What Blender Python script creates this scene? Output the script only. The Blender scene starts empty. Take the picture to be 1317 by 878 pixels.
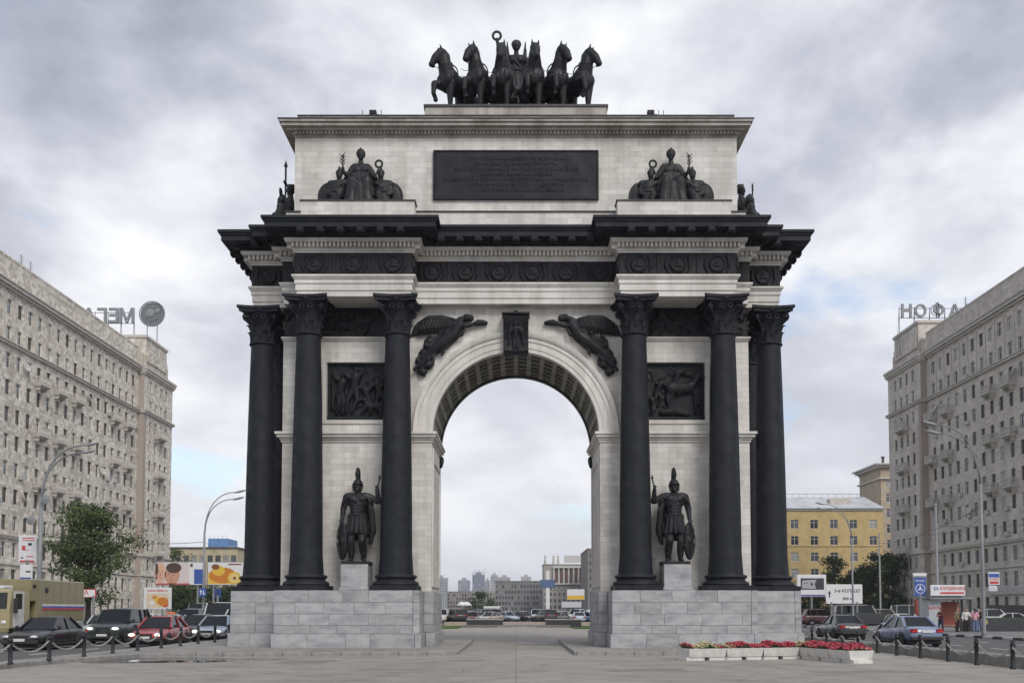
import bpy, math, random
from mathutils import Vector, Matrix
R = math.radians
PI = math.pi
random.seed(7)
scene = bpy.context.scene
C = scene.collection

# ------------------------------------------------------------------ camera
F_PX, PPX, PPY, PW, PH = 1264.0, 663.5, 717.0, 1317.0, 878.0
PITCH = R(3.0)
EYE = Vector((0, -40, 1.65))
cam_d = bpy.data.cameras.new('camera')
cam = bpy.data.objects.new('camera', cam_d); C.objects.link(cam)
cam.location = EYE
cam.rotation_euler = (R(90) + PITCH, 0, 0)
cam_d.sensor_width = 36
cam_d.lens = 36 * F_PX / PW
cam_d.shift_x = -(PPX - PW / 2) / PW
cam_d.shift_y = (PPY - PH / 2) / PW
cam_d.clip_start = 0.5
cam_d.clip_end = 6000
scene.camera = cam

# ------------------------------------------------------------------ sky
world = bpy.data.worlds.new('World'); scene.world = world; world.use_nodes = True
SUN_EL, SUN_AZ = 42.0, 154.0          # azimuth clockwise from +Y: behind the camera, to its right
SKY_OFF = (44.83, 29.96)
def build_sky():
    nt = world.node_tree; N = nt.nodes; L = nt.links; N.clear()
    out = N.new('ShaderNodeOutputWorld')
    sky = N.new('ShaderNodeTexSky'); sky.sky_type = 'NISHITA'; sky.sun_disc = False
    sky.sun_elevation = R(SUN_EL); sky.sun_rotation = R(SUN_AZ)
    sky.air_density = 1.0; sky.dust_density = 2.0
    b1 = N.new('ShaderNodeBackground'); b1.inputs[1].default_value = 0.15
    L.new(sky.outputs[0], b1.inputs[0])
    tc = N.new('ShaderNodeTexCoord')
    sep = N.new('ShaderNodeSeparateXYZ'); L.new(tc.outputs['Generated'], sep.inputs[0])
    zc = N.new('ShaderNodeMath'); zc.operation = 'MAXIMUM'; zc.inputs[1].default_value = 0.0
    L.new(sep.outputs[2], zc.inputs[0])
    za = N.new('ShaderNodeMath'); za.operation = 'ADD'; za.inputs[1].default_value = 0.30
    L.new(zc.outputs[0], za.inputs[0])
    comb = N.new('ShaderNodeCombineXYZ')
    for i in (0, 1):
        d = N.new('ShaderNodeMath'); d.operation = 'DIVIDE'
        L.new(sep.outputs[i], d.inputs[0]); L.new(za.outputs[0], d.inputs[1]); L.new(d.outputs[0], comb.inputs[i])
    def noise(scale, detail, rough, off, dist=0.0):
        mp = N.new('ShaderNodeMapping'); mp.inputs['Location'].default_value = off
        L.new(comb.outputs[0], mp.inputs[0])
        n = N.new('ShaderNodeTexNoise'); n.inputs['Scale'].default_value = scale
        n.inputs['Detail'].default_value = detail; n.inputs['Roughness'].default_value = rough
        n.inputs['Distortion'].default_value = dist
        L.new(mp.outputs[0], n.inputs['Vector']); return n
    def ramp(src, stops):
        r = N.new('ShaderNodeValToRGB'); L.new(src, r.inputs[0]); e = r.color_ramp.elements
        while len(e) < len(stops): e.new(0.5)
        for k, (p, c) in enumerate(stops): e[k].position = p; e[k].color = (*c, 1)
        return r.outputs[0]
    def mixc(fac, a, b, mode='MIX'):
        m = N.new('ShaderNodeMixRGB'); m.blend_type = mode
        for k, q in ((0, fac), (1, a), (2, b)):
            if isinstance(q, float): m.inputs[k].default_value = q
            elif isinstance(q, tuple): m.inputs[k].default_value = (*q, 1)
            else: L.new(q, m.inputs[k])
        return m.outputs[0]
    OX, OY = SKY_OFF
    mass = noise(0.85, 4, 0.5, (OX, OY, 0), 0.25)              # heavy cloud masses
    puff = noise(3.0, 9, 0.56, (OX+4.1, OY+2.7, 3.0), 0.2)    # billows on them
    mixn = N.new('ShaderNodeMixRGB'); mixn.inputs[0].default_value = 0.45
    L.new(mass.outputs[0], mixn.inputs[1]); L.new(puff.outputs[0], mixn.inputs[2])
    body = ramp(mixn.outputs[0], [(0.40, (0.25, 0.265, 0.325)), (0.475, (0.40, 0.415, 0.48)), (0.525, (0.57, 0.585, 0.63)), (0.59, (0.76, 0.765, 0.78))])
    hz = N.new('ShaderNodeMapRange'); hz.inputs[1].default_value = 0.0; hz.inputs[2].default_value = 0.42
    hz.inputs[3].default_value = 0.85; hz.inputs[4].default_value = 0.0
    L.new(zc.outputs[0], hz.inputs[0])
    cloud = mixc(hz.outputs[0], body, (0.69, 0.70, 0.735))      # thin cloud seen edge-on is paler
    b2 = N.new('ShaderNodeBackground'); L.new(cloud, b2.inputs[0]); b2.inputs[1].default_value = 1.0
    gap = noise(1.7, 8, 0.55, (OX+9.3, OY+5.2, 7.0), 0.3)     # breaks in the cover
    cov = N.new('ShaderNodeMapRange'); L.new(gap.outputs[0], cov.inputs[0])
    cov.inputs[1].default_value = 0.37; cov.inputs[2].default_value = 0.44; cov.inputs[3].default_value = 0.38
    low = N.new('ShaderNodeMapRange'); low.inputs[1].default_value = 0.05; low.inputs[2].default_value = 0.14; low.inputs[3].default_value = 1.0; low.inputs[4].default_value = 0.0
    L.new(zc.outputs[0], low.inputs[0])
    mxm = N.new('ShaderNodeMath'); mxm.operation = 'MAXIMUM'; L.new(cov.outputs[0], mxm.inputs[0]); L.new(low.outputs[0], mxm.inputs[1])
    mix = N.new('ShaderNodeMixShader'); L.new(mxm.outputs[0], mix.inputs[0])
    L.new(b1.outputs[0], mix.inputs[1]); L.new(b2.outputs[0], mix.inputs[2])
    L.new(mix.outputs[0], out.inputs[0])
build_sky()
sun_d = bpy.data.lights.new('sun', 'SUN'); sun_d.energy = 1.5; sun_d.angle = R(25); sun_d.color = (1.0, 0.96, 0.9)
sun = bpy.data.objects.new('sun', sun_d); C.objects.link(sun)
_sd = Vector((math.sin(R(SUN_AZ)) * math.cos(R(SUN_EL)), math.cos(R(SUN_AZ)) * math.cos(R(SUN_EL)), math.sin(R(SUN_EL))))
sun.rotation_euler = _sd.to_track_quat('Z', 'Y').to_euler(); sun.location = (40, -80, 90)
scene.render.engine = 'CYCLES'
vs = scene.view_settings
vs.view_transform = 'Standard'; vs.look = 'None'; vs.gamma = 1; vs.exposure = 0.50; vs.use_curve_mapping = False
scene.render.resolution_x, scene.render.resolution_y = 1024, 682

# ------------------------------------------------------------------ helpers
def ray(x, y):
    a = (x - PPX) / F_PX; b = (PPY - y) / F_PX
    return a, math.cos(PITCH) - b * math.sin(PITCH), math.sin(PITCH) + b * math.cos(PITCH)
def P(x, y, Y):                     # pixel of the photograph on the plane Y
    a, dy, dz = ray(x, y); t = (Y - EYE.y) / dy
    return Vector((a * t, Y, EYE.z + dz * t))
def X_at(x, Y):                     # ground position: pixel column at street level on the plane Y
    return (x - PPX) / F_PX * (Y + 40)

class MB:
    def __init__(s): s.v = []; s.f = []
    def add(s, vs_, fs_):
        n = len(s.v); s.v += [tuple(q) for q in vs_]; s.f += [tuple(i + n for i in q) for q in fs_]; return s
    def box(s, x0, x1, y0, y1, z0, z1):
        return s.add([(x0,y0,z0),(x1,y0,z0),(x1,y1,z0),(x0,y1,z0),(x0,y0,z1),(x1,y0,z1),(x1,y1,z1),(x0,y1,z1)],
            [(0,3,2,1),(4,5,6,7),(0,1,5,4),(1,2,6,5),(2,3,7,6),(3,0,4,7)])
    def cbox(s, x0, x1, y0, y1, z0, z1, b=0.02):     # box with chamfered edges
        v = []; f = []
        xs, ys, zs = (x0, x1), (y0, y1), (z0, z1); idx = {}
        for i in (0,1):
            for j in (0,1):
                for k in (0,1):
                    sx, sy, sz = (1,-1)[i], (1,-1)[j], (1,-1)[k]
                    for a in range(3):
                        p = [xs[i]+sx*b, ys[j]+sy*b, zs[k]+sz*b]; p[a] = (xs[i],ys[j],zs[k])[a]
                        idx[i,j,k,a] = len(v); v.append(p)
        I = lambda *q: idx[q]
        for k in (0,1): f.append([I(0,0,k,2),I(1,0,k,2),I(1,1,k,2),I(0,1,k,2)][::1 if k else -1])
        for j in (0,1): f.append([I(0,j,0,1),I(1,j,0,1),I(1,j,1,1),I(0,j,1,1)][::-1 if j else 1])
        for i in (0,1): f.append([I(i,0,0,0),I(i,1,0,0),I(i,1,1,0),I(i,0,1,0)][::1 if i else -1])
        for i in (0,1):
            for j in (0,1): f.append([I(i,j,0,0),I(i,j,0,1),I(i,j,1,1),I(i,j,1,0)][::1 if (i==j) else -1])
        for i in (0,1):
            for k in (0,1): f.append([I(i,0,k,0),I(i,1,k,0),I(i,1,k,2),I(i,0,k,2)][::1 if (i!=k) else -1])
        for j in (0,1):
            for k in (0,1): f.append([I(0,j,k,1),I(1,j,k,1),I(1,j,k,2),I(0,j,k,2)][::1 if (j==k) else -1])
        for i in (0,1):
            for j in (0,1):
                for k in (0,1): f.append([I(i,j,k,0),I(i,j,k,1),I(i,j,k,2)][::1 if (i+j+k)%2==1 else -1])
        return s.add(v, f)
    def prism(s, poly, z0, z1):       # poly counter-clockwise in XY
        n = len(poly)
        return s.add([(x,y,z0) for x,y in poly]+[(x,y,z1) for x,y in poly],
            [tuple(range(n-1,-1,-1)), tuple(range(n,2*n))]+[(i,(i+1)%n,(i+1)%n+n,i+n) for i in range(n)])
    def prism_y(s, poly, y0, y1):     # poly of (x, z), counter-clockwise seen from -Y
        n = len(poly)
        return s.add([(x,y0,z) for x,z in poly]+[(x,y1,z) for x,z in poly],
            [tuple(range(n)), tuple(range(2*n-1,n-1,-1))]+[(i,i+n,(i+1)%n+n,(i+1)%n) for i in range(n)])
    def lathe(s, prof, n=24, c=(0,0,0), caps=True):
        v = []; f = []; m = len(prof)
        for i in range(n):
            a = 2*PI*i/n
            for r, z in prof: v.append((c[0]+r*math.cos(a), c[1]+r*math.sin(a), c[2]+z))
        for i in range(n):
            j = (i+1) % n
            for k in range(m-1): f.append((i*m+k, j*m+k, j*m+k+1, i*m+k+1))
        if caps:
            f.append(tuple(i*m for i in range(n-1,-1,-1))); f.append(tuple(i*m+m-1 for i in range(n)))
        return s.add(v, f)
    def tube(s, pts, r, n=6, caps=True):
        pts = [Vector(p) for p in pts]; m = len(pts); v = []; f = []
        rs = r if isinstance(r, (list, tuple)) else [r]*m
        for i, p in enumerate(pts):
            d = (pts[min(i+1,m-1)] - pts[max(i-1,0)]).normalized()
            a = d.cross(Vector((0,0,1)))
            if a.length < 1e-3: a = d.cross(Vector((1,0,0)))
            a.normalize(); b = a.cross(d)
            for k in range(n):
                t = 2*PI*k/n; v.append(p + a*(rs[i]*math.cos(t)) + b*(rs[i]*math.sin(t)))
        for i in range(m-1):
            for k in range(n):
                f.append((i*n+k, i*n+(k+1)%n, (i+1)*n+(k+1)%n, (i+1)*n+k))
        if caps: f.append(tuple(range(n-1,-1,-1))); f.append(tuple((m-1)*n+k for k in range(n)))
        return s.add(v, f)
    def cap(s, p0, r0, p1, r1, n=10, sx=1.0):   # tapered capsule
        p0, p1 = Vector(p0), Vector(p1); d = p1 - p0; L = d.length
        q = d.to_track_quat('Z', 'Y') if L > 1e-6 else Matrix.Identity(3).to_quaternion()
        v = []; f = []; rows = []
        for i in range(0, 4): a = PI/2*(1 - i/3.0); rows.append((r0*math.cos(a), -r0*math.sin(a)))
        for i in range(0, 4): a = PI/2*i/3.0; rows.append((r1*math.cos(a), L + r1*math.sin(a)))
        for k, (r, z) in enumerate(rows):
            r = max(r, 1e-4)
            for i in range(n):
                t = 2*PI*i/n; v.append(p0 + q @ Vector((r*math.cos(t)*sx, r*math.sin(t), z)))
        for k in range(len(rows)-1):
            for i in range(n): f.append((k*n+i, k*n+(i+1)%n, (k+1)*n+(i+1)%n, (k+1)*n+i))
        f.append(tuple(range(n-1,-1,-1))); f.append(tuple((len(rows)-1)*n+i for i in range(n)))
        return s.add(v, f)
    def chain(s, pts, rs, n=10):
        for a, b, r0, r1 in zip(pts, pts[1:], rs, rs[1:]): s.cap(a, r0, b, r1, n)
        return s
    def ell(s, c, r, rot=(0,0,0), n=12, m=8):
        from mathutils import Euler
        q = Euler(rot).to_matrix(); c = Vector(c); v = []; f = []
        for k in range(m+1):
            a = -PI/2 + PI*k/m
            for i in range(n):
                t = 2*PI*i/n; cr = max(math.cos(a), 1e-3)
                v.append(c + q @ Vector((r[0]*cr*math.cos(t), r[1]*cr*math.sin(t), r[2]*math.sin(a))))
        for k in range(m):
            for i in range(n): f.append((k*n+i, k*n+(i+1)%n, (k+1)*n+(i+1)%n, (k+1)*n+i))
        f.append(tuple(range(n-1,-1,-1))); f.append(tuple(m*n+i for i in range(n)))
        return s.add(v, f)
    def torus(s, c, R0, r0, axis='Y', n=24, m=8, sc=(1,1)):
        v = []; f = []; c = Vector(c)
        for i in range(n):
            a = 2*PI*i/n
            for k in range(m):
                b = 2*PI*k/m; rr = R0 + r0*math.cos(b); h = r0*math.sin(b)
                x, y = rr*math.cos(a)*sc[0], rr*math.sin(a)*sc[1]
                v.append(c + (Vector((x,h,y)) if axis=='Y' else Vector((h,x,y)) if axis=='X' else Vector((x,y,h))))
        for i in range(n):
            for k in range(m):
                q = (i*m+k, ((i+1)%n)*m+k, ((i+1)%n)*m+(k+1)%m, i*m+(k+1)%m)
                f.append(q[::-1] if axis=='Y' else q)
        return s.add(v, f)
    def merge(s, o, M=None):
        vs_ = [M @ Vector(p) for p in o.v] if M else o.v
        return s.add(vs_, o.f)
    def mesh(s, name, mat, smooth=False):
        me = bpy.data.meshes.new(name); me.from_pydata(s.v, [], s.f)
        if mat: me.materials.append(mat)
        if smooth: me.polygons.foreach_set('use_smooth', [True]*len(me.polygons))
        me.update(); return me
    def build(s, name, mat, parent=None, smooth=False):
        return link(name, s.mesh(name, mat, smooth), parent)

def link(name, data, parent=None, loc=None, rot=None, scale=None):
    o = bpy.data.objects.new(name, data); C.objects.link(o)
    if parent: o.parent = parent
    if loc is not None: o.location = loc
    if rot is not None: o.rotation_euler = rot
    if scale is not None: o.scale = scale
    return o
def tag(o, label, cat, group=None):
    o['label'] = label; o['category'] = cat
    if group: o['group'] = group
    return o
def thing(name, label, cat, loc=(0,0,0), rz=0.0, group=None):
    o = link(name, None, None, loc, (0,0,rz)); o.empty_display_size = 0.3
    return tag(o, label, cat, group)
def struct(o): o['kind'] = 'structure'; return o
def stuff(o): o['kind'] = 'stuff'; return o
def copy_tree(o, parent=None):
    c = o.copy(); C.objects.link(c); c.parent = parent
    for ch in list(o.children): copy_tree(ch, c)
    return c
def offset_poly(poly, p):            # rectilinear polygon, counter-clockwise, outward by p
    n = len(poly); out = []
    for i in range(n):
        a, b, c = Vector(poly[i-1]), Vector(poly[i]), Vector(poly[(i+1)%n])
        d1, d2 = (b-a).normalized(), (c-b).normalized()
        n1, n2 = Vector((d1.y,-d1.x)), Vector((d2.y,-d2.x))
        if abs(d1.dot(d2)) > 0.999: out.append(tuple(b + n1*p)); continue
        out.append(tuple(b + n1*p + n2*p))
    return out
def sculpt(name, mb, mat, voxel=0.03, smooth=4, decimate=None):
    """fuse overlapping lumps into one continuous surface"""
    tmp = bpy.data.objects.new('tmp_sculpt', mb.mesh('tmp_sculpt', None)); C.objects.link(tmp)
    m = tmp.modifiers.new('r', 'REMESH'); m.mode = 'VOXEL'; m.voxel_size = voxel
    s = tmp.modifiers.new('s', 'SMOOTH'); s.iterations = smooth; s.factor = 0.5
    if decimate:
        d = tmp.modifiers.new('d', 'DECIMATE'); d.ratio = decimate
    dg = bpy.context.evaluated_depsgraph_get(); dg.update()
    me = bpy.data.meshes.new_from_object(tmp.evaluated_get(dg))
    old = tmp.data; bpy.data.objects.remove(tmp); bpy.data.meshes.remove(old)
    me.name = name; me.materials.clear(); me.materials.append(mat)
    me.polygons.foreach_set('use_smooth', [True]*len(me.polygons)); me.update()
    return me
def text_mesh(name, body, size, mat, depth=0.01, align='CENTER', spacing=1.0, shear=0.0, bold=0.0):
    cu = bpy.data.curves.new('tmp_text', 'FONT'); cu.body = body; cu.size = size; cu.extrude = depth
    cu.align_x = align; cu.align_y = 'CENTER'; cu.space_line = spacing; cu.shear = shear; cu.offset = bold; cu.resolution_u = 2
    tmp = bpy.data.objects.new('tmp_text', cu); C.objects.link(tmp)
    dg = bpy.context.evaluated_depsgraph_get(); dg.update()
    me = bpy.data.meshes.new_from_object(tmp.evaluated_get(dg))
    bpy.data.objects.remove(tmp); bpy.data.curves.remove(cu)
    me.name = name; me.materials.clear(); me.materials.append(mat); return me

# ------------------------------------------------------------------ materials
class MT:                             # small node helper
    def __init__(s, name, rough=0.8, metal=0.0, spec=0.5):
        s.m = bpy.data.materials.new(name); s.m.use_nodes = True
        s.nt = s.m.node_tree; s.N = s.nt.nodes; s.b = s.N['Principled BSDF']
        s.b.inputs['Roughness'].default_value = rough; s.b.inputs['Metallic'].default_value = metal
        s.b.inputs['Specular IOR Level'].default_value = spec
        s.tc = s.N.new('ShaderNodeTexCoord')
    def L(s, a, b): s.nt.links.new(a, b)
    def noise(s, scale, detail=4, rough=0.55, vec=None, stretch=None):
        n = s.N.new('ShaderNodeTexNoise'); n.inputs['Scale'].default_value = scale
        n.inputs['Detail'].default_value = detail; n.inputs['Roughness'].default_value = rough
        v = vec or s.tc.outputs['Object']
        if stretch:
            mp = s.N.new('ShaderNodeMapping'); mp.inputs['Scale'].default_value = stretch
            s.L(v, mp.inputs[0]); v = mp.outputs[0]
        s.L(v, n.inputs['Vector']); return n.outputs[0]
    def ramp(s, fac, stops):
        r = s.N.new('ShaderNodeValToRGB'); s.L(fac, r.inputs[0]); e = r.color_ramp.elements
        while len(e) < len(stops): e.new(0.5)
        for k, (p, c) in enumerate(stops):
            e[k].position = p; e[k].color = (c[0], c[1], c[2], 1) if isinstance(c, tuple) else (c, c, c, 1)
        return r.outputs[0]
    def mul(s, a, b, fac=1.0, mode='MULTIPLY'):
        m = s.N.new('ShaderNodeMixRGB'); m.blend_type = mode
        if isinstance(fac, float): m.inputs[0].default_value = fac
        else: s.L(fac, m.inputs[0])
        for k, q in ((1, a), (2, b)):
            if isinstance(q, tuple): m.inputs[k].default_value = (q[0], q[1], q[2], 1)
            else: s.L(q, m.inputs[k])
        return m.outputs[0]
    def color(s, c):
        if isinstance(c, tuple): s.b.inputs['Base Color'].default_value = (c[0], c[1], c[2], 1)
        else: s.L(c, s.b.inputs['Base Color'])
        return s
    def bump(s, h, strength=0.3, dist=0.02):
        b = s.N.new('ShaderNodeBump'); b.inputs['Strength'].default_value = strength; b.inputs['Distance'].default_value = dist
        s.L(h, b.inputs['Height']); s.L(b.outputs[0], s.b.inputs['Normal']); return s
    def objrand(s):
        return s.N.new('ShaderNodeObjectInfo').outputs['Random']
    def wallvec(s):                   # (x+y, z): runs along any axis-aligned wall
        sp = s.N.new('ShaderNodeSeparateXYZ'); s.L(s.tc.outputs['Object'], sp.inputs[0])
        a = s.N.new('ShaderNodeMath'); a.operation = 'ADD'; s.L(sp.outputs[0], a.inputs[0]); s.L(sp.outputs[1], a.inputs[1])
        c = s.N.new('ShaderNodeCombineXYZ'); s.L(a.outputs[0], c.inputs[0]); s.L(sp.outputs[2], c.inputs[1]); return c.outputs[0]
    def brick(s, vec, c1, c2, mortar, w, h, ms=0.012, bias=0.0):
        b = s.N.new('ShaderNodeTexBrick'); s.L(vec, b.inputs['Vector'])
        b.inputs['Color1'].default_value = (*c1, 1); b.inputs['Color2'].default_value = (*c2, 1); b.inputs['Mortar'].default_value = (*mortar, 1)
        b.inputs['Scale'].default_value = 1.0; b.inputs['Brick Width'].default_value = w; b.inputs['Row Height'].default_value = h
        b.inputs['Mortar Size'].default_value = ms; b.inputs['Bias'].default_value = bias; b.inputs['Mortar Smooth'].default_value = 0.3
        return b

def simple(name, c, rough=0.7, metal=0.0, var=0.12, scale=3.0, spec=0.5):
    m = MT(name, rough, metal, spec)
    n = m.noise(scale, 3)
    lo = tuple(q*(1-var) for q in c); hi = tuple(min(1, q*(1+var)) for q in c)
    m.color(m.ramp(n, [(0.3, lo), (0.7, hi)])); return m.m
def stone_mat(name, c, w, h, streak=0.35, ms=0.008):
    m = MT(name, 0.85, 0, 0.3)
    wv = m.wallvec()
    b = m.brick(wv, tuple(q*1.08 for q in c), tuple(q*0.88 for q in c), tuple(q*0.74 for q in c), w, h, ms)
    st = m.ramp(m.noise(1.0, 5, 0.6, None, (1.4, 1.4, 0.16)), [(0.36, (0.50, 0.48, 0.44)), (0.56, (1.0, 1.0, 1.0))])
    pat = m.ramp(m.noise(0.7, 8, 0.66), [(0.3, (0.74, 0.72, 0.68)), (0.62, (1.04, 1.04, 1.04))])
    sp2 = m.ramp(m.noise(7.0, 6, 0.7), [(0.30, (0.72, 0.71, 0.68)), (0.46, (1, 1, 1))])
    c1 = m.mul(b.outputs[0], st, streak); c2 = m.mul(m.mul(c1, pat, 0.55), sp2, 0.4)
    m.color(c2); m.bump(b.outputs['Fac'], -0.35, 0.01); return m.m
def block_mat(name, c):               # grey marble blocks, each with its own tone
    m = MT(name, 0.6, 0, 0.4)
    rn = m.ramp(m.objrand(), [(0.0, tuple(q*0.90 for q in c)), (1.0, tuple(q*1.12 for q in c))])
    add = m.N.new('ShaderNodeVectorMath'); add.operation = 'ADD'; m.L(m.tc.outputs['Object'], add.inputs[0])
    cmb = m.N.new('ShaderNodeCombineXYZ'); mm = m.N.new('ShaderNodeMath'); mm.operation = 'MULTIPLY'; mm.inputs[1].default_value = 60
    m.L(m.objrand(), mm.inputs[0]); m.L(mm.outputs[0], cmb.inputs[0]); m.L(cmb.outputs[0], add.inputs[1])
    vein = m.ramp(m.noise(1.1, 8, 0.68, add.outputs[0], (1, 1, 2.6)), [(0.30, (0.60, 0.61, 0.64)), (0.48, (1, 1, 1)), (0.62, (1.25, 1.25, 1.23)), (0.72, (0.90, 0.90, 0.91))])
    m.color(m.mul(rn, vein)); m.bump(m.noise(30, 3), 0.12, 0.004); return m.m
def iron_mat(name, c, rough=0.5):
    m = MT(name, rough, 0.0, 0.24)
    v = m.ramp(m.noise(2.2, 6, 0.6), [(0.3, tuple(q*0.78 for q in c)), (0.7, tuple(q*1.3 for q in c))])
    st = m.ramp(m.noise(2.0, 5, 0.6, None, (3, 3, 0.25)), [(0.42, (1.0, 1.0, 1.0)), (0.75, (1.35, 1.35, 1.32))])
    dust = m.ramp(m.noise(0.8, 8, 0.7), [(0.52, (1, 1, 1)), (0.72, (1.55, 1.5, 1.42))])
    m.color(m.mul(m.mul(v, st), dust)); m.bump(m.noise(14, 5), 0.22, 0.01)
    rr = m.N.new('ShaderNodeMapRange'); rr.inputs[1].default_value = 0.3; rr.inputs[2].default_value = 0.7; rr.inputs[3].default_value = rough-.18; rr.inputs[4].default_value = rough+.18
    m.L(m.noise(1.7, 6, 0.65), rr.inputs[0]); m.L(rr.outputs[0], m.b.inputs['Roughness'])
    return m.m
def plain(name, c, rough=0.6, metal=0.0, spec=0.5):
    m = MT(name, rough, metal, spec); m.color(tuple(c)); return m.m
def emit_like(name, c): return plain(name, c, 0.5)

M = {}
M['stone'] = stone_mat('white limestone slabs', (0.68, 0.662, 0.63), 0.62, 0.235, 0.38)
M['stone_plain'] = stone_mat('white limestone mouldings', (0.67, 0.652, 0.62), 1.9, 50.0, 0.4, 0.006)
M['stone_weather'] = stone_mat('weathered limestone parapet', (0.47, 0.45, 0.41), 1.4, 0.6, 0.8)
M['marble'] = block_mat('grey marble blocks', (0.315, 0.32, 0.328))
M['joint'] = simple('stone joint', (0.25, 0.245, 0.24), 0.9)
M['iron'] = iron_mat('black cast iron', (0.013, 0.0145, 0.019), 0.6)
M['bronze'] = iron_mat('dark cast statue metal', (0.016, 0.017, 0.019), 0.5)
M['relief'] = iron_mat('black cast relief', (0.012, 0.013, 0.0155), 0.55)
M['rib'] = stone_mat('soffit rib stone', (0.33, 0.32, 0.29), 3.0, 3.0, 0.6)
M['roofcap'] = simple('dark sheet metal capping', (0.03, 0.03, 0.032), 0.5)
# ------------------------------------------------------------------ ground
def ground_mat(name, c, slab=None, var=0.2, rough=0.85):
    m = MT(name, rough, 0, 0.3)
    big = m.ramp(m.noise(0.10, 6, 0.6), [(0.3, tuple(q*(1-var) for q in c)), (0.7, tuple(q*(1+var*0.7) for q in c))])
    blot = m.ramp(m.noise(0.9, 8, 0.7), [(0.36, (0.62, 0.61, 0.60)), (0.5, (0.95, 0.95, 0.95)), (0.66, (1.12, 1.12, 1.11))])
    fine = m.ramp(m.noise(18, 8, 0.8), [(0.3, (0.68, 0.68, 0.68)), (0.7, (1.2, 1.2, 1.2))])
    col = m.mul(m.mul(big, blot, 0.7), fine, 0.8)
    if slab:
        b = m.brick(m.tc.outputs['Object'], (1, 1, 1), (0.93, 0.93, 0.93), (0.6, 0.59, 0.58), slab[0], slab[1], slab[2])
        b.offset = 0.0
        col = m.mul(col, b.outputs[0], 0.8)
    m.color(col); m.bump(m.noise(40, 6, 0.7), 0.35, 0.01); return m.m
M['asphalt'] = ground_mat('road asphalt', (0.115, 0.113, 0.112), None, 0.12)
M['paving'] = ground_mat('worn plaza concrete', (0.335, 0.31, 0.278), (7.4, 6.1, 0.02), 0.16)
M['platform'] = ground_mat('platform concrete', (0.31, 0.295, 0.275), (2.6, 2.2, 0.015), 0.15)
M['kerb'] = simple('kerb stone', (0.24, 0.235, 0.225), 0.85, 0, 0.2, 4)
M['walkway'] = ground_mat('footway asphalt', (0.20, 0.195, 0.19), None, 0.15)
M['grass'] = MT('mown grass', 0.95, 0, 0.1)
_g = M['grass']; _g.color(_g.ramp(_g.noise(1.2, 8, 0.75), [(0.3, (0.045, 0.075, 0.02)), (0.7, (0.10, 0.15, 0.04))])); _g.bump(_g.noise(20, 5), 0.8, 0.05); M['grass'] = _g.m
M['paint'] = simple('road paint', (0.62, 0.62, 0.6), 0.7, 0, 0.2, 6)

ZR = -0.10                            # road level; the plaza is 0
struct(MB().prism([(-3000,-400),(3000,-400),(3000,5000),(-3000,5000)], ZR-0.5, ZR).build('ground', M['asphalt']))
struct(MB().prism([(-14.6,-90),(14.1,-90),(14.1,47),(12,50),(-12,50),(-14.6,47)], ZR-0.3, 0.0).build('plaza_pavement', M['paving']))
plat = [(-2.2,-4.3),(-2.2,8.2),(-2.2,11.2),(-14.45,11.2),(-14.45,47),(-15.05,47),(-15.05,-60),(-14.35,-60),(-14.35,-12),(-14.0,-9.5),(-13.0,-6.0),(-12.2,-5.2),(-10.3,-5.3)]
pl = MB().prism(plat[::-1], -0.2, 0.13).build('platform_west', M['platform']); struct(pl)
pr = MB().prism([(2.2,-4.3),(12.6,-4.6),(12.9,-4.2),(12.9,11.2),(2.2,11.2)], -0.2, 0.13).build('platform_east', M['platform']); struct(pr)
# kerb stones along the platform edges, one by one
def kerb_run(parent, pts, z1, w=0.17, step=1.0, mat='kerb'):
    for (ax, ay), (bx, by) in zip(pts, pts[1:]):
        a, b = Vector((ax, ay)), Vector((bx, by)); d = b - a; L = d.length; n = max(1, round(L/step)); d.normalize()
        ang = math.atan2(d.y, d.x); me = MB().cbox(0.008, L/n-0.008, -w/2, w/2, -0.2, z1, 0.018).mesh('kerb_stone', M[mat])
        for i in range(n):
            p = a + d*(L/n*i); link('kerb_stone', me, parent, (p.x, p.y, random.uniform(-0.006, 0.006)), (0, 0, ang))
kerb_run(pl, [(-2.2,8),(-2.2,-4.3),(-10.3,-5.3),(-12.2,-5.2),(-13.0,-6.0),(-14.0,-9.5),(-14.35,-12),(-14.35,-18)], 0.14)
kerb_run(pr, [(2.2,8),(2.2,-4.3),(12.6,-4.6)], 0.14)

# ------------------------------------------------------------------ the arch
arch = thing('triumphal_arch', 'monumental white stone triumphal arch with black cast iron columns', 'arch', (0, 0, 0))
YM = 3.3                              # middle of its depth; the back mirrors the front
ZP0, ZP1 = 0.12, 2.41
SPR, RI, RO = 9.0, 3.5, 4.32
ZA = 14.42                            # architrave underside

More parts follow.
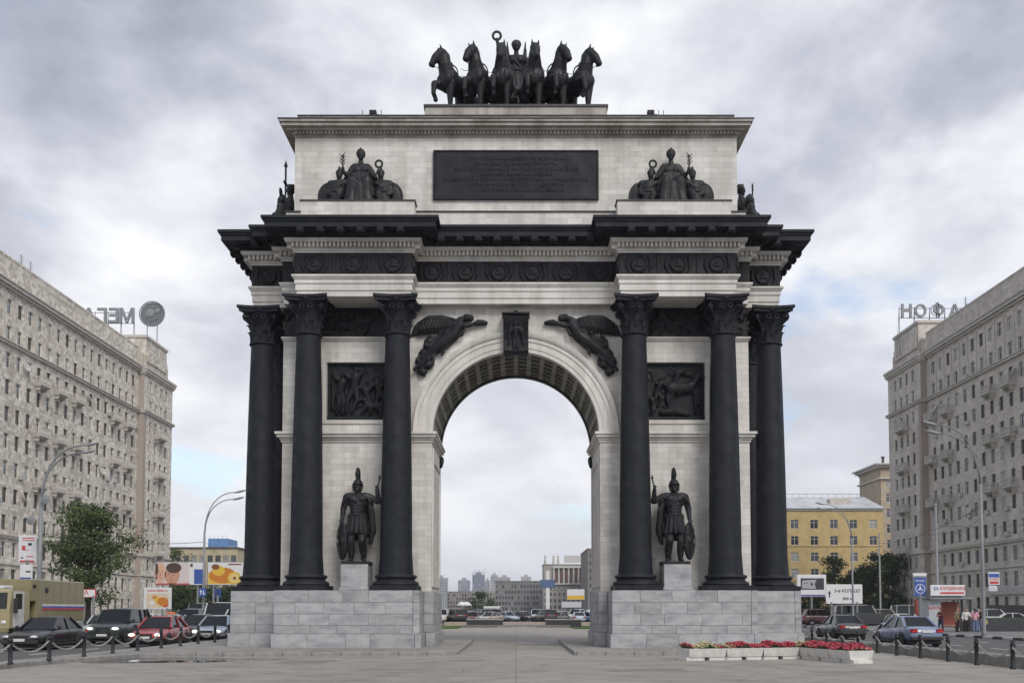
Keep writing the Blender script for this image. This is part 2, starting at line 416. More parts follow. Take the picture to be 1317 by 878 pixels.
# pedestals with their stone blocks
half = [(3.82,-1),(9.6,-1),(9.6,.5),(11.75,.5),(11.75,6.1),(9.6,6.1),(9.6,7.6),(3.82,7.6),(3.82,5.75),(3.43,5.75),(3.43,.85),(3.82,.85)]
mirror = lambda poly: [(-x, y) for x, y in poly][::-1]
courses = [(0.12,0.69,0.085),(0.69,1.02,0.0),(1.02,1.47,0.0),(1.47,1.93,0.0),(1.93,2.41,0.0)]
for poly in (half, mirror(half)):
    core = MB().prism(offset_poly(poly, -0.05), ZP0-0.05, ZP1-0.012).build('pedestal', M['joint'], arch)
    for ci, (z0, z1, off) in enumerate(courses):
        op = offset_poly(poly, off)
        n = len(op)
        for i in range(n):
            a, b = Vector(op[i]), Vector(op[(i+1) % n]); d = b - a; L = d.length; d.normalize()
            prev = (a - Vector(op[i-1])).normalized(); nxt = (Vector(op[(i+2) % n]) - b).normalized()
            conv0 = prev.x*d.y - prev.y*d.x > 0; conv1 = d.x*nxt.y - d.y*nxt.x > 0
            s = 0.0 if conv0 else 0.004; e = L - (0.27 if conv1 else 0.004)     # blocks butt at the corners
            if s > 0 and not conv0: s = 0.0 + 0.004
            dep = 0.26
            if L < 0.6: s, e, dep = 0.004, L - 0.004, 0.05
            cuts = [s]
            while e - cuts[-1] > 1.9: cuts.append(cuts[-1] + random.uniform(0.85, 1.6))
            cuts.append(e)
            ang = math.atan2(d.y, d.x)
            for u0, u1 in zip(cuts, cuts[1:]):
                pr_ = random.uniform(-0.006, 0.006)
                me = MB().cbox(u0+0.004, u1-0.004, pr_, dep, z0+0.004, z1-0.004, 0.009).mesh('stone_block', M['marble'])
                link('stone_block', me, core, (a.x, a.y, 0), (0, 0, ang))

# columns
def column_meshes():
    H0, H1 = ZP1, 14.42
    base = MB().box(-.94,.94,-.94,.94,0,.20)
    base.lathe([(.0,.2),(.92,.2),(.945,.26),(.92,.33),(.86,.36),(.80,.39),(.77,.45),(.80,.49),(.84,.51),(.86,.56),(.83,.62),(.72,.645),(.70,.70),(0,.70)], 32, caps=False)
    sh = []
    zb, zt = .70, 12.98 - H0
    for k in range(13):
        t = k/12; r = .655 - .165*(t**1.7)
        sh.append((r, zb + (zt-zb)*t))
    shaft = MB().lathe([(0, zb-.02)] + [(sh[0][0]+.05, zb-.02), (sh[0][0]+.05, zb+.05)] + sh[1:] + [(0, zt)], 40, caps=False)
    cz0, cz1 = 12.86 - H0, H1 - H0
    cap = MB()
    cap.lathe([(0,cz0),(.545,cz0),(.575,cz0+.045),(.545,cz0+.10),(.475,cz0+.12),(.49,cz0+.55),(.53,cz0+.95),(.64,cz0+1.22),(.74,cz0+1.33),(0,cz0+1.33)], 32, caps=False)
    def leaf(ang, z0, h, r0, w, out):
        v = []; f = []; n = 7
        for k in range(n):
            t = k/(n-1)
            z = z0 + h*min(1, t*1.12) - (0.10*h if t > 0.95 else 0); rr = r0 + 0.03 + out*max(0, t-0.35)**1.6*2.1
            ww = w*(0.75 + 0.45*math.sin(PI*min(1, t*1.05)))*(1 if t < 0.85 else 0.7)
            for sgn, lift in ((-1, -0.035), (-0.45, 0.012), (0, 0.045), (0.45, 0.012), (1, -0.035)):
                v.append((rr+lift, sgn*ww/2, z))
        for k in range(n-1):
            for j in range(4): f.append((k*5+j, k*5+j+1, (k+1)*5+j+1, (k+1)*5+j))
        m = len(v); v += [(x-0.05, y, z-0.01) for x, y, z in v]; f += [tuple(q+m for q in g[::-1]) for g in f]
        c, s_ = math.cos(ang), math.sin(ang)
        cap.add([(x*c-y*s_, x*s_+y*c, z) for x, y, z in v], f)
    for k in range(8): leaf(2*PI*(k+.5)/8, cz0+.12, .46, .47, .30, .13)
    for k in range(8): leaf(2*PI*k/8, cz0+.34, .62, .48, .28, .20)
    for k in range(4):
        a = PI/4 + k*PI/2; c, s_ = math.cos(a), math.sin(a)
        sp = MB()
        pts = []
        for j in range(15):
            t = j/14; ph = -PI/2 + t*2.4*PI; rr = 0.17*(1 - t*0.75)
            pts.append((.80 + rr*math.cos(ph), 0, cz0 + 1.13 + rr*math.sin(ph)))
        pts = [(.54, 0, cz0+.62), (.60, 0, cz0+.82)] + pts
        for (x0, _, z0), (x1, _, z1) in zip(pts, pts[1:]): sp.cap((x0, 0, z0), .05, (x1, 0, z1), .05, 6)
        sp.ell((.80, 0, cz0+1.13), (.06, .1, .06), n=8, m=5)
        cap.merge(sp, Matrix.Rotation(a, 4, 'Z'))
    for k in range(4):                # small inner scrolls and the flower on the abacus
        q = Matrix.Rotation(k*PI/2, 4, 'Z'); sp = MB()
        for sg in (-1, 1): sp.torus((.66, sg*.17, cz0+1.12), .085, .035, 'X', 12, 5)
        sp.ell((.70, 0, cz0+1.40), (.08, .13, .11), n=8, m=5)
        cap.merge(sp, q)
    for z0, z1, hw, dip in ((cz0+1.32, cz0+1.44, .86, .17), (cz0+1.44, cz1-.004, .93, .17)):
        poly = []
        for k in range(4):
            a = k*PI/2; c, s_ = math.cos(a), math.sin(a)
            for t in (-1, -.93, -.6, -.3, 0, .3, .6, .93):
                x = hw - dip*(1 - abs(t)**2) if abs(t) < .95 else hw*.93; y = t*hw
                if t == -1: x, y = hw*.955, -hw*.955
                poly.append((x*c - y*s_, x*s_ + y*c))
        poly2 = [p for p in poly]
        cap.prism(poly2, z0, z1)
    return (base.mesh('base', M['iron'], True), shaft.mesh('column', M['iron'], True), cap.mesh('capital', M['iron'], True))
me_base, me_shaft, me_cap = column_meshes()
for me in (me_base, me_shaft, me_cap):
    try: me.set_sharp_from_angle(angle=R(40))
    except Exception: pass
col_spots = []
for s in (-1, 1):
    for y in (0.0, 2*YM): col_spots += [(s*4.88, y), (s*8.54, y)]
    for y in (1.52, 2*YM-1.52): col_spots.append((s*10.82, y))
for x, y in col_spots:
    c = link('column', me_shaft, arch, (x, y, ZP1))
    link('base', me_base, c); link('capital', me_cap, c)

# piers and walls (panel recess left open)
PX0, PX1, WY0, WY1 = 3.53, 9.82, 1.0, 2*YM-1.0
for s in (-1, 1):
    def bx(m, x0, x1, y0, y1, z0, z1):
        a, b = sorted((s*x0, s*x1)); m.box(a, b, y0, y1, z0, z1)
    lo = MB(); bx(lo, PX0, PX1, WY0, WY1, ZP1-.01, 8.66); lo.build('pier', M['stone'], arch)
    up = MB()
    bx(up, RO+.02, PX1, WY0+.30, WY1, 9.08, 13.05)       # behind the recess
    bx(up, 8.02, PX1, WY0, WY0+.30, 9.08, 13.05); bx(up, RO+.02, 5.38, WY0, WY0+.30, 9.08, 13.05)
    bx(up, 5.38, 8.02, WY0, WY0+.30, 9.08, 9.56); bx(up, 5.38, 8.02, WY0, WY0+.30, 12.06, 13.05)
    up.build('upper_wall', M['stone'], arch)
    # pale frame around the recess
    fr = MB()
    bx(fr, 7.98, 8.14, WY0-.05, WY0+.27, 9.44, 12.06); bx(fr, 5.26, 5.40, WY0-.05, WY0+.27, 9.44, 12.06); bx(fr, 5.401, 7.979, WY0-.05, WY0+.27, 9.44, 9.60)
    fr.build('panel_frame', M['stone_plain'], arch)
    im = MB()                         # impost cornice wrapping the pier
    for z0, z1, p in ((8.66,8.76,.05),(8.76,8.86,.10),(8.86,8.98,.20),(8.98,9.08,.27)):
        bx(im, PX0-p*.8, PX1+p, WY0-p, WY1+p, z0, z1)
    im.build('impost_cornice', M['stone_plain'], arch)
    stc = MB(); bx(stc, RO+.12, PX1+.08, WY0-.12, WY1+.1, 13.05, 13.12); bx(stc, RO+.12, PX1+.04, WY0-.06, WY1+.06, 12.97, 13.05)
    stc.build('string_course', M['stone_plain'], arch)
    fb = MB(); bx(fb, RO+.2, PX1, WY0+.12, WY1-.12, 13.12, ZA); fb.build('frieze_backing', M['relief'], arch)
    # dark scroll bracket at the back of each jamb under the impost
    br = MB()
    for k in range(6):
        yy = WY1 - .35 - k*.12
        br.ell((s*(PX0-.10), yy, 8.52 - .05*k), (.10, .10, .20), n=8, m=6)
    br.build('bracket', M['relief'], arch, True)

# spandrel wall with the arched opening
def arc(r, n=48, a0=0.0, a1=PI): return [(r*math.cos(a0+(a1-a0)*i/n), SPR + r*math.sin(a0+(a1-a0)*i/n)) for i in range(n+1)]
sp = MB(); A = arc(RI+.35, 48)
XS = RO + .02
front = []
top_ = ZA
for (x0, z0), (x1, z1) in zip(A, A[1:]):                # right to left
    for y, flip in ((WY0, False), (WY1, True)):
        q = [(x1,y,z1),(x0,y,z0),(x0,y,top_),(x1,y,top_)]
        sp.add(q, [(3,2,1,0) if flip else (0,1,2,3)])
    sp.add([(x0,WY0,z0),(x1,WY0,z1),(x1,WY1,z1),(x0,WY1,z0)], [(0,1,2,3)])
for s in (-1, 1):
    a, b = sorted((s*(RI+.35), s*XS)); sp.box(a, b, WY0, WY1, SPR+.08, 13.05)
    a, b = sorted((s*(RI+.35), s*(RO+.2))); sp.box(a, b, WY0+.001, WY1-.001, 13.05, top_)
sp.build('spandrel_wall', M['stone'], arch)
def ring(prof, name, mat, n=64, a0=0.0, a1=PI, parent=arch):     # profile of (r, y) swept round the arch, closed
    m = MB(); k = len(prof); v = []; f = []
    for i in range(n+1):
        a = a0 + (a1-a0)*i/n
        for r, y in prof: v.append((r*math.cos(a), y, SPR + r*math.sin(a)))
    for i in range(n):
        for j in range(k): f.append((i*k+j, i*k+(j+1)%k, (i+1)*k+(j+1)%k, (i+1)*k+j))
    f.append(tuple(range(k-1,-1,-1))); f.append(tuple(n*k+j for j in range(k)))
    m.add(v, f); return m.build(name, M[mat], parent)
for yf, sgn in ((WY0, -1), (WY1, 1)):
    av = ring([(RI,yf-sgn*.30),(RI,yf+sgn*.05),(RI+.17,yf+sgn*.05),(RI+.18,yf+sgn*.08),(RI+.44,yf+sgn*.08),(RI+.45,yf+sgn*.12),(RI+.60,yf+sgn*.12),(RI+.61,yf+sgn*.15),(RI+.70,yf+sgn*.21),(RI+.82,yf+sgn*.24),(RI+.82,yf-sgn*.30)], 'archivolt', 'stone_plain')
    bd = MB()                         # bead row, too fine to pick apart
    nb = 110
    for i in range(nb):
        a = PI*(i+.5)/nb; r = RI + .655
        bd.ell((r*math.cos(a), yf+sgn*.17, SPR + r*math.sin(a)), (.045,.03,.045), n=6, m=4)
    stuff(bd.build('bead_course', M['stone_plain'], av, True))
# coffered soffit: dark field with stone ribs
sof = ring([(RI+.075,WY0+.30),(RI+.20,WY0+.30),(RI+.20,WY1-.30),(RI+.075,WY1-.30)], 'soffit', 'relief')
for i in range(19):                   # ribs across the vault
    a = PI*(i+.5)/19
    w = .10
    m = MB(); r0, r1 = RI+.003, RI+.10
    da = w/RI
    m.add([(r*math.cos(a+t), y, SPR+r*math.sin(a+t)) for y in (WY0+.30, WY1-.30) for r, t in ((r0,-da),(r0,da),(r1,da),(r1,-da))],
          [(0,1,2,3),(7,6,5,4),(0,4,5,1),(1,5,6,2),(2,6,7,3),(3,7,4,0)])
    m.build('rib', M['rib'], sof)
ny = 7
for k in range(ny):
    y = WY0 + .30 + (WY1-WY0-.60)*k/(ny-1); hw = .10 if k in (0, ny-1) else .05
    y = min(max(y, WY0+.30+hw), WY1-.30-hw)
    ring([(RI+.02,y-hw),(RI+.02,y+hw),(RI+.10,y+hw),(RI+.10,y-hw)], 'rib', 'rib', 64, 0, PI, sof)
ring([(RI-.05,WY1-.42),(RI+.05,WY1-.42),(RI+.05,WY1-.02),(RI-.05,WY1-.02)], 'rear_rim', 'relief', 64, R(4), R(176))
for s in (-1, 1):                     # reveal lining of the jambs with a sunk panel
    jm = MB()
    for y0, y1, z0, z1 in ((WY0+.35,WY0+.65,2.6,8.5),(WY1-.65,WY1-.35,2.6,8.5),(WY0+.65,WY1-.65,7.9,8.5),(WY0+.65,WY1-.65,2.6,3.1)):
        a, b = sorted((s*(PX0-.05), s*(PX0+.02))); jm.box(a, b, y0, y1, z0, z1)
    jm.build('jamb_frame', M['stone_plain'], arch)
# keystone console with relief
ks = MB()
prof = [(WY0-.02,12.34),(WY0-.42,12.30),(WY0-.50,12.42),(WY0-.44,12.62),(WY0-.40,12.9),(WY0-.46,13.3),(WY0-.60,13.62),(WY0-.66,13.82),(WY0-.60,13.93),(WY0-.02,13.96)]
def xprism(m, prof, x0, x1, t0=1.0):   # profile in (y, z) between x0 and x1
    n = len(prof)
    m.add([(x0,y,z) for y,z in prof]+[(x1,y,z) for y,z in prof], [tuple(range(n)), tuple(range(2*n-1,n-1,-1))]+[(i,i+n,(i+1)%n+n,(i+1)%n) for i in range(n)])
xprism(ks, prof, -.52, .52)
for x in (-.50, -.42, .42, .50): xprism(ks, [(y-.04, z) for y, z in prof], x-.025, x+.025)
ks.box(-.58,.58,WY0-.72,WY0+.02,13.93,14.0); ks.ell((0,WY0-.6,14.03),(.09,.09,.08))
k_o = ks.build('keystone', M['relief'], arch)
kf = MB()
kf.ell((0,WY0-.60,13.55),(.09,.08,.11)); kf.cap((0,WY0-.53,13.35),.13,(0,WY0-.46,12.95),.11); kf.cap((-.06,WY0-.48,12.9),.08,(-.08,WY0-.50,12.5),.06); kf.cap((.07,WY0-.48,12.9),.08,(.09,WY0-.50,12.5),.06)
for s in (-1,1): kf.chain([(s*.13,WY0-.54,13.38),(s*.25,WY0-.52,13.15),(s*.2,WY0-.55,13.6)],[.06,.05,.04]); kf.cap((s*.28,WY0-.50,13.3),.06,(s*.30,WY0-.46,12.7),.05)
link('figure_relief', sculpt('figure_relief', kf, M['relief'], .025, 2), k_o)

# relief panels: fighting figures
def mini_figure(m, x, z, h, y, lean, rng, mir=1):
    hd = h/7.0
    hip = Vector((x, y, z + h*.5)); ch = hip + Vector((lean*h*.22*mir, -.02, h*.28)); nk = ch + Vector((lean*h*.06*mir, -.01, h*.08))
    m.cap(hip, h*.085, ch, h*.11); m.ell(nk + Vector((lean*h*.03*mir, -.01, hd*.55)), (hd*.42, hd*.42, hd*.52), n=8, m=6)
    for sg in (-1, 1):
        kx = hip.x + sg*h*.11 + rng.uniform(-.05,.08)*h*mir; kz = z + h*.27
        m.chain([hip + Vector((sg*h*.05,0,0)), (kx, y-.05, kz), (kx + rng.uniform(-.12,.02)*h*mir, y, z+.03)], [h*.07, h*.055, h*.04], 8)
        ex = ch.x + sg*h*.15; ez = ch.z + rng.uniform(-.1,.12)*h
        m.chain([ch + Vector((sg*h*.09,0,h*.05)), (ex, y-.06, ez), (ex + sg*rng.uniform(-.03,.14)*h, y-.08, ez + rng.uniform(-.05,.17)*h)], [h*.05, h*.04, h*.032], 8)
def mini_horse(m, x, z, L, y, mir=1):
    b = Vector((x, y, z + L*.62))
    m.ell(b, (L*.42, L*.14, L*.19)); m.ell(b + Vector((mir*L*.3,0,L*.05)), (L*.2, L*.15, L*.2)); m.ell(b + Vector((-mir*L*.3,0,0)), (L*.2, L*.15, L*.2))
    m.chain([b + Vector((mir*L*.4,0,L*.1)), b + Vector((mir*L*.55,-.03,L*.4)), b + Vector((mir*L*.78,-.03,L*.3))], [L*.13, L*.09, L*.05])
    m.chain([b + Vector((mir*L*.38,0,-L*.1)), b + Vector((mir*L*.62,-.05,-L*.12)), b + Vector((mir*L*.6,-.05,-L*.34))], [L*.07, L*.05, L*.035])
    for dx in (-.38, -.28): m.chain([b + Vector((mir*L*dx,0,-L*.1)), b + Vector((mir*L*(dx-.05),-.03,-L*.38)), b + Vector((mir*L*(dx+.02),0,-L*.6))], [L*.08, L*.045, L*.035])
def relief_panel(x0, x1, z0, z1, yb, seed, horse):
    rng = random.Random(seed)
    bg = MB().box(x0, x1, yb, yb+.06, z0, z1)
    bg.box(x0, x1, yb-.10, yb, z0, z0+.18)
    o = bg.build('relief_panel', M['relief'], arch)
    m = MB().box(x0+.02, x1-.02, yb-.02, yb+.03, z0+.1, z1-.02); W, H = x1-x0, z1-z0
    if horse:
        mini_horse(m, x0+W*.60, z0+H*.22, H*.55, yb-.10, 1); mini_figure(m, x0+W*.52, z0+H*.42, H*.52, yb-.16, .3, rng)
        mini_figure(m, x0+W*.22, z0+H*.25, H*.5, yb-.10, .5, rng); mini_figure(m, x0+W*.16, z0+H*.08, H*.36, yb-.14, -.4, rng)
        m.chain([(x0+W*.3,yb-.12,z0+H*.14),(x0+W*.5,yb-.14,z0+H*.17),(x0+W*.72,yb-.10,z0+H*.10)],[.12,.15,.09])
        m.ell((x0+W*.72,yb-.08,z0+H*.82),(.35,.06,.12),(0,.2,0)); mini_figure(m, x0+W*.86, z0+H*.12, H*.5, yb-.06, -.2, rng)
    else:
        mini_figure(m, x0+W*.45, z0+H*.14, H*.78, yb-.14, .15, rng); mini_figure(m, x0+W*.22, z0+H*.12, H*.7, yb-.09, .25, rng)
        mini_figure(m, x0+W*.68, z0+H*.10, H*.55, yb-.13, -.45, rng); mini_figure(m, x0+W*.86, z0+H*.14, H*.66, yb-.07, -.3, rng)
        m.ell((x0+W*.74,yb-.10,z0+H*.62),(.30,.10,.14),(0,-.4,0)); mini_horse(m, x0+W*.78, z0+H*.05, H*.32, yb-.14, -1)
        m.chain([(x0+W*.1,yb-.09,z0+H*.2),(x0+W*.1,yb-.09,z0+H*.85)],[.07,.05])
    for _ in range(12):
        a = rng.uniform(0, PI); L = rng.uniform(.1,.35); cx, cz = rng.uniform(x0+.2,x1-.2), rng.uniform(z0+.25,z1-.25)
        m.cap((cx,yb-.03,cz), .05, (cx+L*math.cos(a),yb-.05,cz+L*math.sin(a)), .035, 6)
    link('battle_relief', sculpt('battle_relief', m, M['relief'], .035, 2), o)
relief_panel(-8.0, -5.40, 9.60, 12.05, WY0+.24, 3, False)
relief_panel(5.40, 8.0, 9.60, 12.05, WY0+.24, 5, True)
def trophy_relief(x0, x1, z0, z1, yb, seed):   # armour, shields and helmets in a heap
    rng = random.Random(seed); m = MB().box(x0, x1, yb-.01, yb+.05, z0, z1)
    n = int((x1-x0)*(z1-z0)*9)
    for i in range(n):
        x, z = rng.uniform(x0+.12, x1-.12), rng.uniform(z0+.12, z1-.12); k = rng.random()
        if k < .3: m.ell((x,yb-.04,z),(rng.uniform(.12,.24),.08,rng.uniform(.15,.28)),(0,rng.uniform(-.8,.8),0))
        elif k < .55: m.ell((x,yb-.06,z),(.10,.10,.12)); m.cap((x-.05,yb-.06,z+.10),.035,(x+.08,yb-.06,z+.14),.03,6)
        elif k < .8:
            a = rng.uniform(.3, 2.8); L = rng.uniform(.2,.45); m.cap((x,yb-.04,z),.03,(x+L*math.cos(a),yb-.05,z+min(L*math.sin(a), z1-z-.04)),.025,6)
        else: m.torus((x,yb-.05,z),.13,.035,'Y',12,6)
    return sculpt('trophy_relief', m, M['relief'], .035, 1)
for s in (-1, 1):
    a, b = sorted((s*(RO+.25), s*(PX1-.02)))
    o = link('trophy_relief', trophy_relief(a, b, 13.16, 14.36, WY0+.10, 11+s), arch)

# entablature
halfE = [(4.22,.5),(4.22,-.5),(9.03,-.5),(9.03,.5),(9.78,.5),(9.78,1.0),(11.2,1.0)]
fr_ = halfE
bk_ = [(x, 2*YM-y) for x, y in halfE][::-1]
right_side = fr_ + bk_
ENT = right_side + [(-x, y) for x, y in right_side][::-1]
def slab(name, z0, z1, p, mat, parent=arch): return MB().prism(offset_poly(ENT, p), z0, z1).build(name, M[mat], parent)
ar = MB()
for z0, z1, p in ((14.42,14.66,-.06),(14.66,14.94,-.02),(14.94,15.13,.02),(15.13,15.20,.07),(15.20,15.28,.12)): ar.prism(offset_poly(ENT, p), z0, z1)
ar.build('architrave', M['stone_plain'], arch)
frz = slab('frieze', 15.28, 16.19, 0.0, 'relief')
bed = MB()
for z0, z1, p in ((16.19,16.27,.06),(16.27,16.34,.11),(16.34,16.56,.12),(16.56,16.60,.34),(16.60,16.70,.38)): bed.prism(offset_poly(ENT, p), z0, z1)
bed = bed.build('bed_moulding', M['stone_plain'], arch)
edges = []
for i in range(len(ENT)):
    a, b = Vector(ENT[i]), Vector(ENT[(i+1) % len(ENT)]); d = b - a; L = d.length; d.normalize(); edges.append((a, b, d, Vector((d.y, -d.x)), L))
den = MB()
ENTd = offset_poly(ENT, .12)
for i in range(len(ENTd)):
    a, b = Vector(ENTd[i]), Vector(ENTd[(i+1) % len(ENTd)]); d = b - a; L = d.length; d.normalize(); nn = Vector((d.y, -d.x))
    n = max(1, int(L/.165))
    for k in range(n):
        c = a + d*(L*(k+.5)/n)
        q = [c - d*.046 , c + d*.046 , c + d*.046 + nn*.20, c - d*.046 + nn*.20]
        den.prism([tuple(t) for t in (q[0], q[3], q[2], q[1])], 16.36, 16.54)
stuff(den.build('dentil_course', M['stone_plain'], bed))
cor = MB()
for z0, z1, p in ((16.70,16.78,.42),(16.90,17.10,1.02),(17.10,17.14,1.05),(17.14,17.22,1.08),(17.22,17.33,1.14)): cor.prism(offset_poly(ENT, p), z0, z1)
cor.prism(offset_poly(ENT, .52), 16.78, 16.90)
cor = cor.build('cornice', M['iron'], arch)
gut = MB().prism(offset_poly(ENT, 1.0), 17.33, 17.345); gut = gut.build('cornice_roofing', M['roofcap'], arch)
mod_me = MB()
mod_me.prism([(-.12,0),(.12,0),(.12,.50),(-.12,.50)][::1], -.12, 0)
mod_me.cap((-.12,.42,-.13),.07,(.12,.42,-.13),.07,8); mod_me.cap((-.12,.10,-.10),.09,(.12,.10,-.10),.09,8)
mod_me = mod_me.mesh('modillion', M['iron'])
for a, b, d, nn, L in edges:
    i = edges.index((a, b, d, nn, L))
    a2 = a + nn*.52; n = max(1, round(L/.76))
    if L < .8: continue
    for k in range(n):
        c = a2 + d*(L*(k+.5)/n)
        link('modillion', mod_me, cor, (c.x, c.y, 16.90), (0, 0, math.atan2(nn.y, nn.x) - PI/2))
# medallion panels on the frieze
md = MB(); md.torus((0,-.04,0),.30,.055,'Y',28,8); md.torus((0,-.04,0),.21,.02,'Y',24,6); md.ell((0,-.02,0),(.27,.05,.27)); md.ell((0,-.06,.03),(.10,.05,.13)); md.cap((-.12,-.05,-.08),.05,(.12,-.05,-.08),.05,8)
for k in range(20): md.ell((.30*math.cos(k*PI/10),-.085,.30*math.sin(k*PI/10)),(.045,.03,.045), n=6, m=4)
md.cap((-.05,-.03,-.33),.035,(-.24,-.03,-.40),.025,6); md.cap((.05,-.03,-.33),.035,(.24,-.03,-.40),.025,6)
for s in (-1,1): md.chain([(s*.38,-.02,-.36),(s*.50,-.03,-.1),(s*.47,-.03,.2),(s*.36,-.02,.36)],[.03,.07,.07,.03],6)
md_me = sculpt('medallion', md, M['relief'], .02, 1)
bar_me = MB().cbox(-.05,.05,-.05,.0,-.45,.45,.012).mesh('divider', M['relief'])
for a, b, d, nn, L in edges:
    if L < .9: continue
    front_ = L > 8
    n = 6 if front_ else 3 if L > 4.5 else max(1, round(L/1.4))
    rot = (0, 0, math.atan2(d.y, d.x))
    for k in range(n):
        c = a + d*(L*(k+.5)/n) + nn*.004; link('medallion', md_me, frz, (c.x, c.y, 15.735), rot)
        if k: c = a + d*(L*k/n) + nn*.003; link('divider', bar_me, frz, (c.x, c.y, 15.735), rot)

# attic
AX, AY0, AY1 = 9.43, 1.0, 2*YM-1.0
at = MB().box(-AX, AX, AY0, AY1, 18.40, 21.76).build('attic', M['stone'], arch)
ab = MB().prism([(-9.7,.62),(9.7,.62),(9.7,2*YM-.62),(-9.7,2*YM-.62)], 17.30, 18.36); ab.build('attic_plinth', M['stone'], arch)
MB().box(-9.75,9.75,.56,2*YM-.56,18.36,18.40).build('plinth_capping', M['roofcap'], arch)
ac = MB()
AT = [(-AX,AY0),(AX,AY0),(AX,AY1),(-AX,AY1)]
for z0, z1, p in ((21.76,21.84,.05),(21.84,21.96,.12),(21.96,22.06,.30),(22.06,22.20,.50),(22.20,22.30,.58)): ac.prism(offset_poly(AT, p), z0, z1)
aco = ac.build('attic_cornice', M['stone_weather'], arch)
ad = MB()
for k in range(120):
    x = -AX + 2*AX*(k+.5)/120; ad.box(x-.045, x+.045, AY0-.22, AY0-.121, 21.85, 21.95)
stuff(ad.build('dentil_course', M['stone_weather'], aco))
MB().prism(offset_poly(AT, .62), 22.30, 22.335).build('cornice_capping', M['roofcap'], arch)
MB().prism(offset_poly(AT, -.10), 22.335, 22.76).build('parapet', M['stone_weather'], arch)
MB().prism(offset_poly(AT, -.06), 22.76, 22.80).build('parapet_capping', M['roofcap'], arch)
MB().box(-3.95,3.95,1.75,5.6,22.80,23.50).build('podium', M['stone_weather'], arch)
MB().box(-4.02,4.02,1.70,5.65,23.50,23.60).build('podium_capping', M['roofcap'], arch)
ZPOD = 23.60
# plaque with its inscription
pq = MB().cbox(-3.45, 3.45, AY0-.10, AY0+.02, 19.10, 21.10, .02)
pq = pq.build('inscription_plaque', M['iron'], arch)
pf = MB()
for x0, x1, z0, z1 in ((-3.52,3.52,21.10,21.16),(-3.52,3.52,19.03,19.10),(-3.52,-3.45,19.10,21.10),(3.45,3.52,19.10,21.10)): pf.box(x0,x1,AY0-.13,AY0+.02,z0,z1)
pf.build('frame', M['iron'], pq)
ins = ['СИИ ТРИУМФАЛЬНЫЕ ВОРОТА ЗАЛОЖЕНЫ', 'В ЗНАК ВОСПОМИНАНИЯ ТОРЖЕСТВА', 'РОССИЙСКИХ ВОИНОВ В 1814 ГОДУ И ВОЗОБНОВЛЕНИЯ', 'СООРУЖЕНИЕМ ВЕЛИКОЛЕПНЫХ', 'ПАМЯТНИКОВ И ЗДАНИЙ ПЕРВОПРЕСТОЛЬНОГО ГРАДА МОСКВЫ', 'РАЗРУШЕННОГО В 1812 ГОДУ НАШЕСТВИЕМ', 'ГАЛЛОВ И С НИМИ ДВУНАДЕСЯТИ ЯЗЫКОВ']
tm = text_mesh('lettering', '\n'.join(ins), .185, M['iron'], .014, 'CENTER', 1.22)
zc_ = (max(v.co.y for v in tm.vertices)+min(v.co.y for v in tm.vertices))/2
link('lettering', tm, pq, (0, AY0-.105, 20.10-zc_), (PI/2, 0, 0))
# seats for the sculpture groups and pedestals for the warriors
for s in (-1, 1):
    a, b = sorted((s*4.2, s*8.9)); MB().box(a, b, -.15, .60, 17.36, 18.52).build('group_plinth', M['stone'], arch)
    MB().box(a-.05, b+.05, -.20, .55, 18.52, 18.56).build('plinth_capping', M['roofcap'], arch)
    MB().box(*sorted((s*9.75, s*10.5)), 1.6, 5.0, 17.36, 18.1).build('group_plinth', M['stone'], arch)
    a, b = sorted((s*5.95, s*7.05))
    w = MB().cbox(a, b, -.55, .75, ZP1+.005, 3.46, .02); w.cbox(a-.05, b+.05, -.60, .80, ZP1, 2.53, .02)
    w.build('statue_pedestal', M['marble'], arch)
# ------------------------------------------------------------------ sculpture
def face(b, c, w, h, hair=True):      # brow, eyes, nose, lips, chin on the -Y side of a head; c = centre, w = half width, h = half height
    x, y, z = c; f = y - w*1.02
    b.cap((x-w*.55,f+.03,z+h*.22),w*.16,(x+w*.55,f+.03,z+h*.22),w*.16,6)
    for sg in (-1,1): b.ell((x+sg*w*.42,f+.035,z+h*.04),(w*.17,w*.12,h*.10),n=8,m=5); b.ell((x+sg*w*.55,f+w*.35,z-h*.2),(w*.25,w*.2,h*.22),n=8,m=5); b.ell((x+sg*w*1.0,y+.01,z),(w*.12,w*.22,h*.24),n=6,m=5)
    b.cap((x,f+.02,z+h*.18),w*.10,(x,f-w*.16,z-h*.18),w*.16,6)
    b.cap((x-w*.26,f+.02,z-h*.46),w*.11,(x+w*.26,f+.02,z-h*.46),w*.11,6); b.ell((x,f+.04,z-h*.80),(w*.34,w*.25,h*.2),n=8,m=5)
    if hair:
        for k in range(9):
            a = PI*(k/8); b.ell((x+w*1.02*math.cos(a),y+w*.05,z+h*.25+h*.75*math.sin(a)),(w*.26,w*.42,w*.26),n=7,m=5)
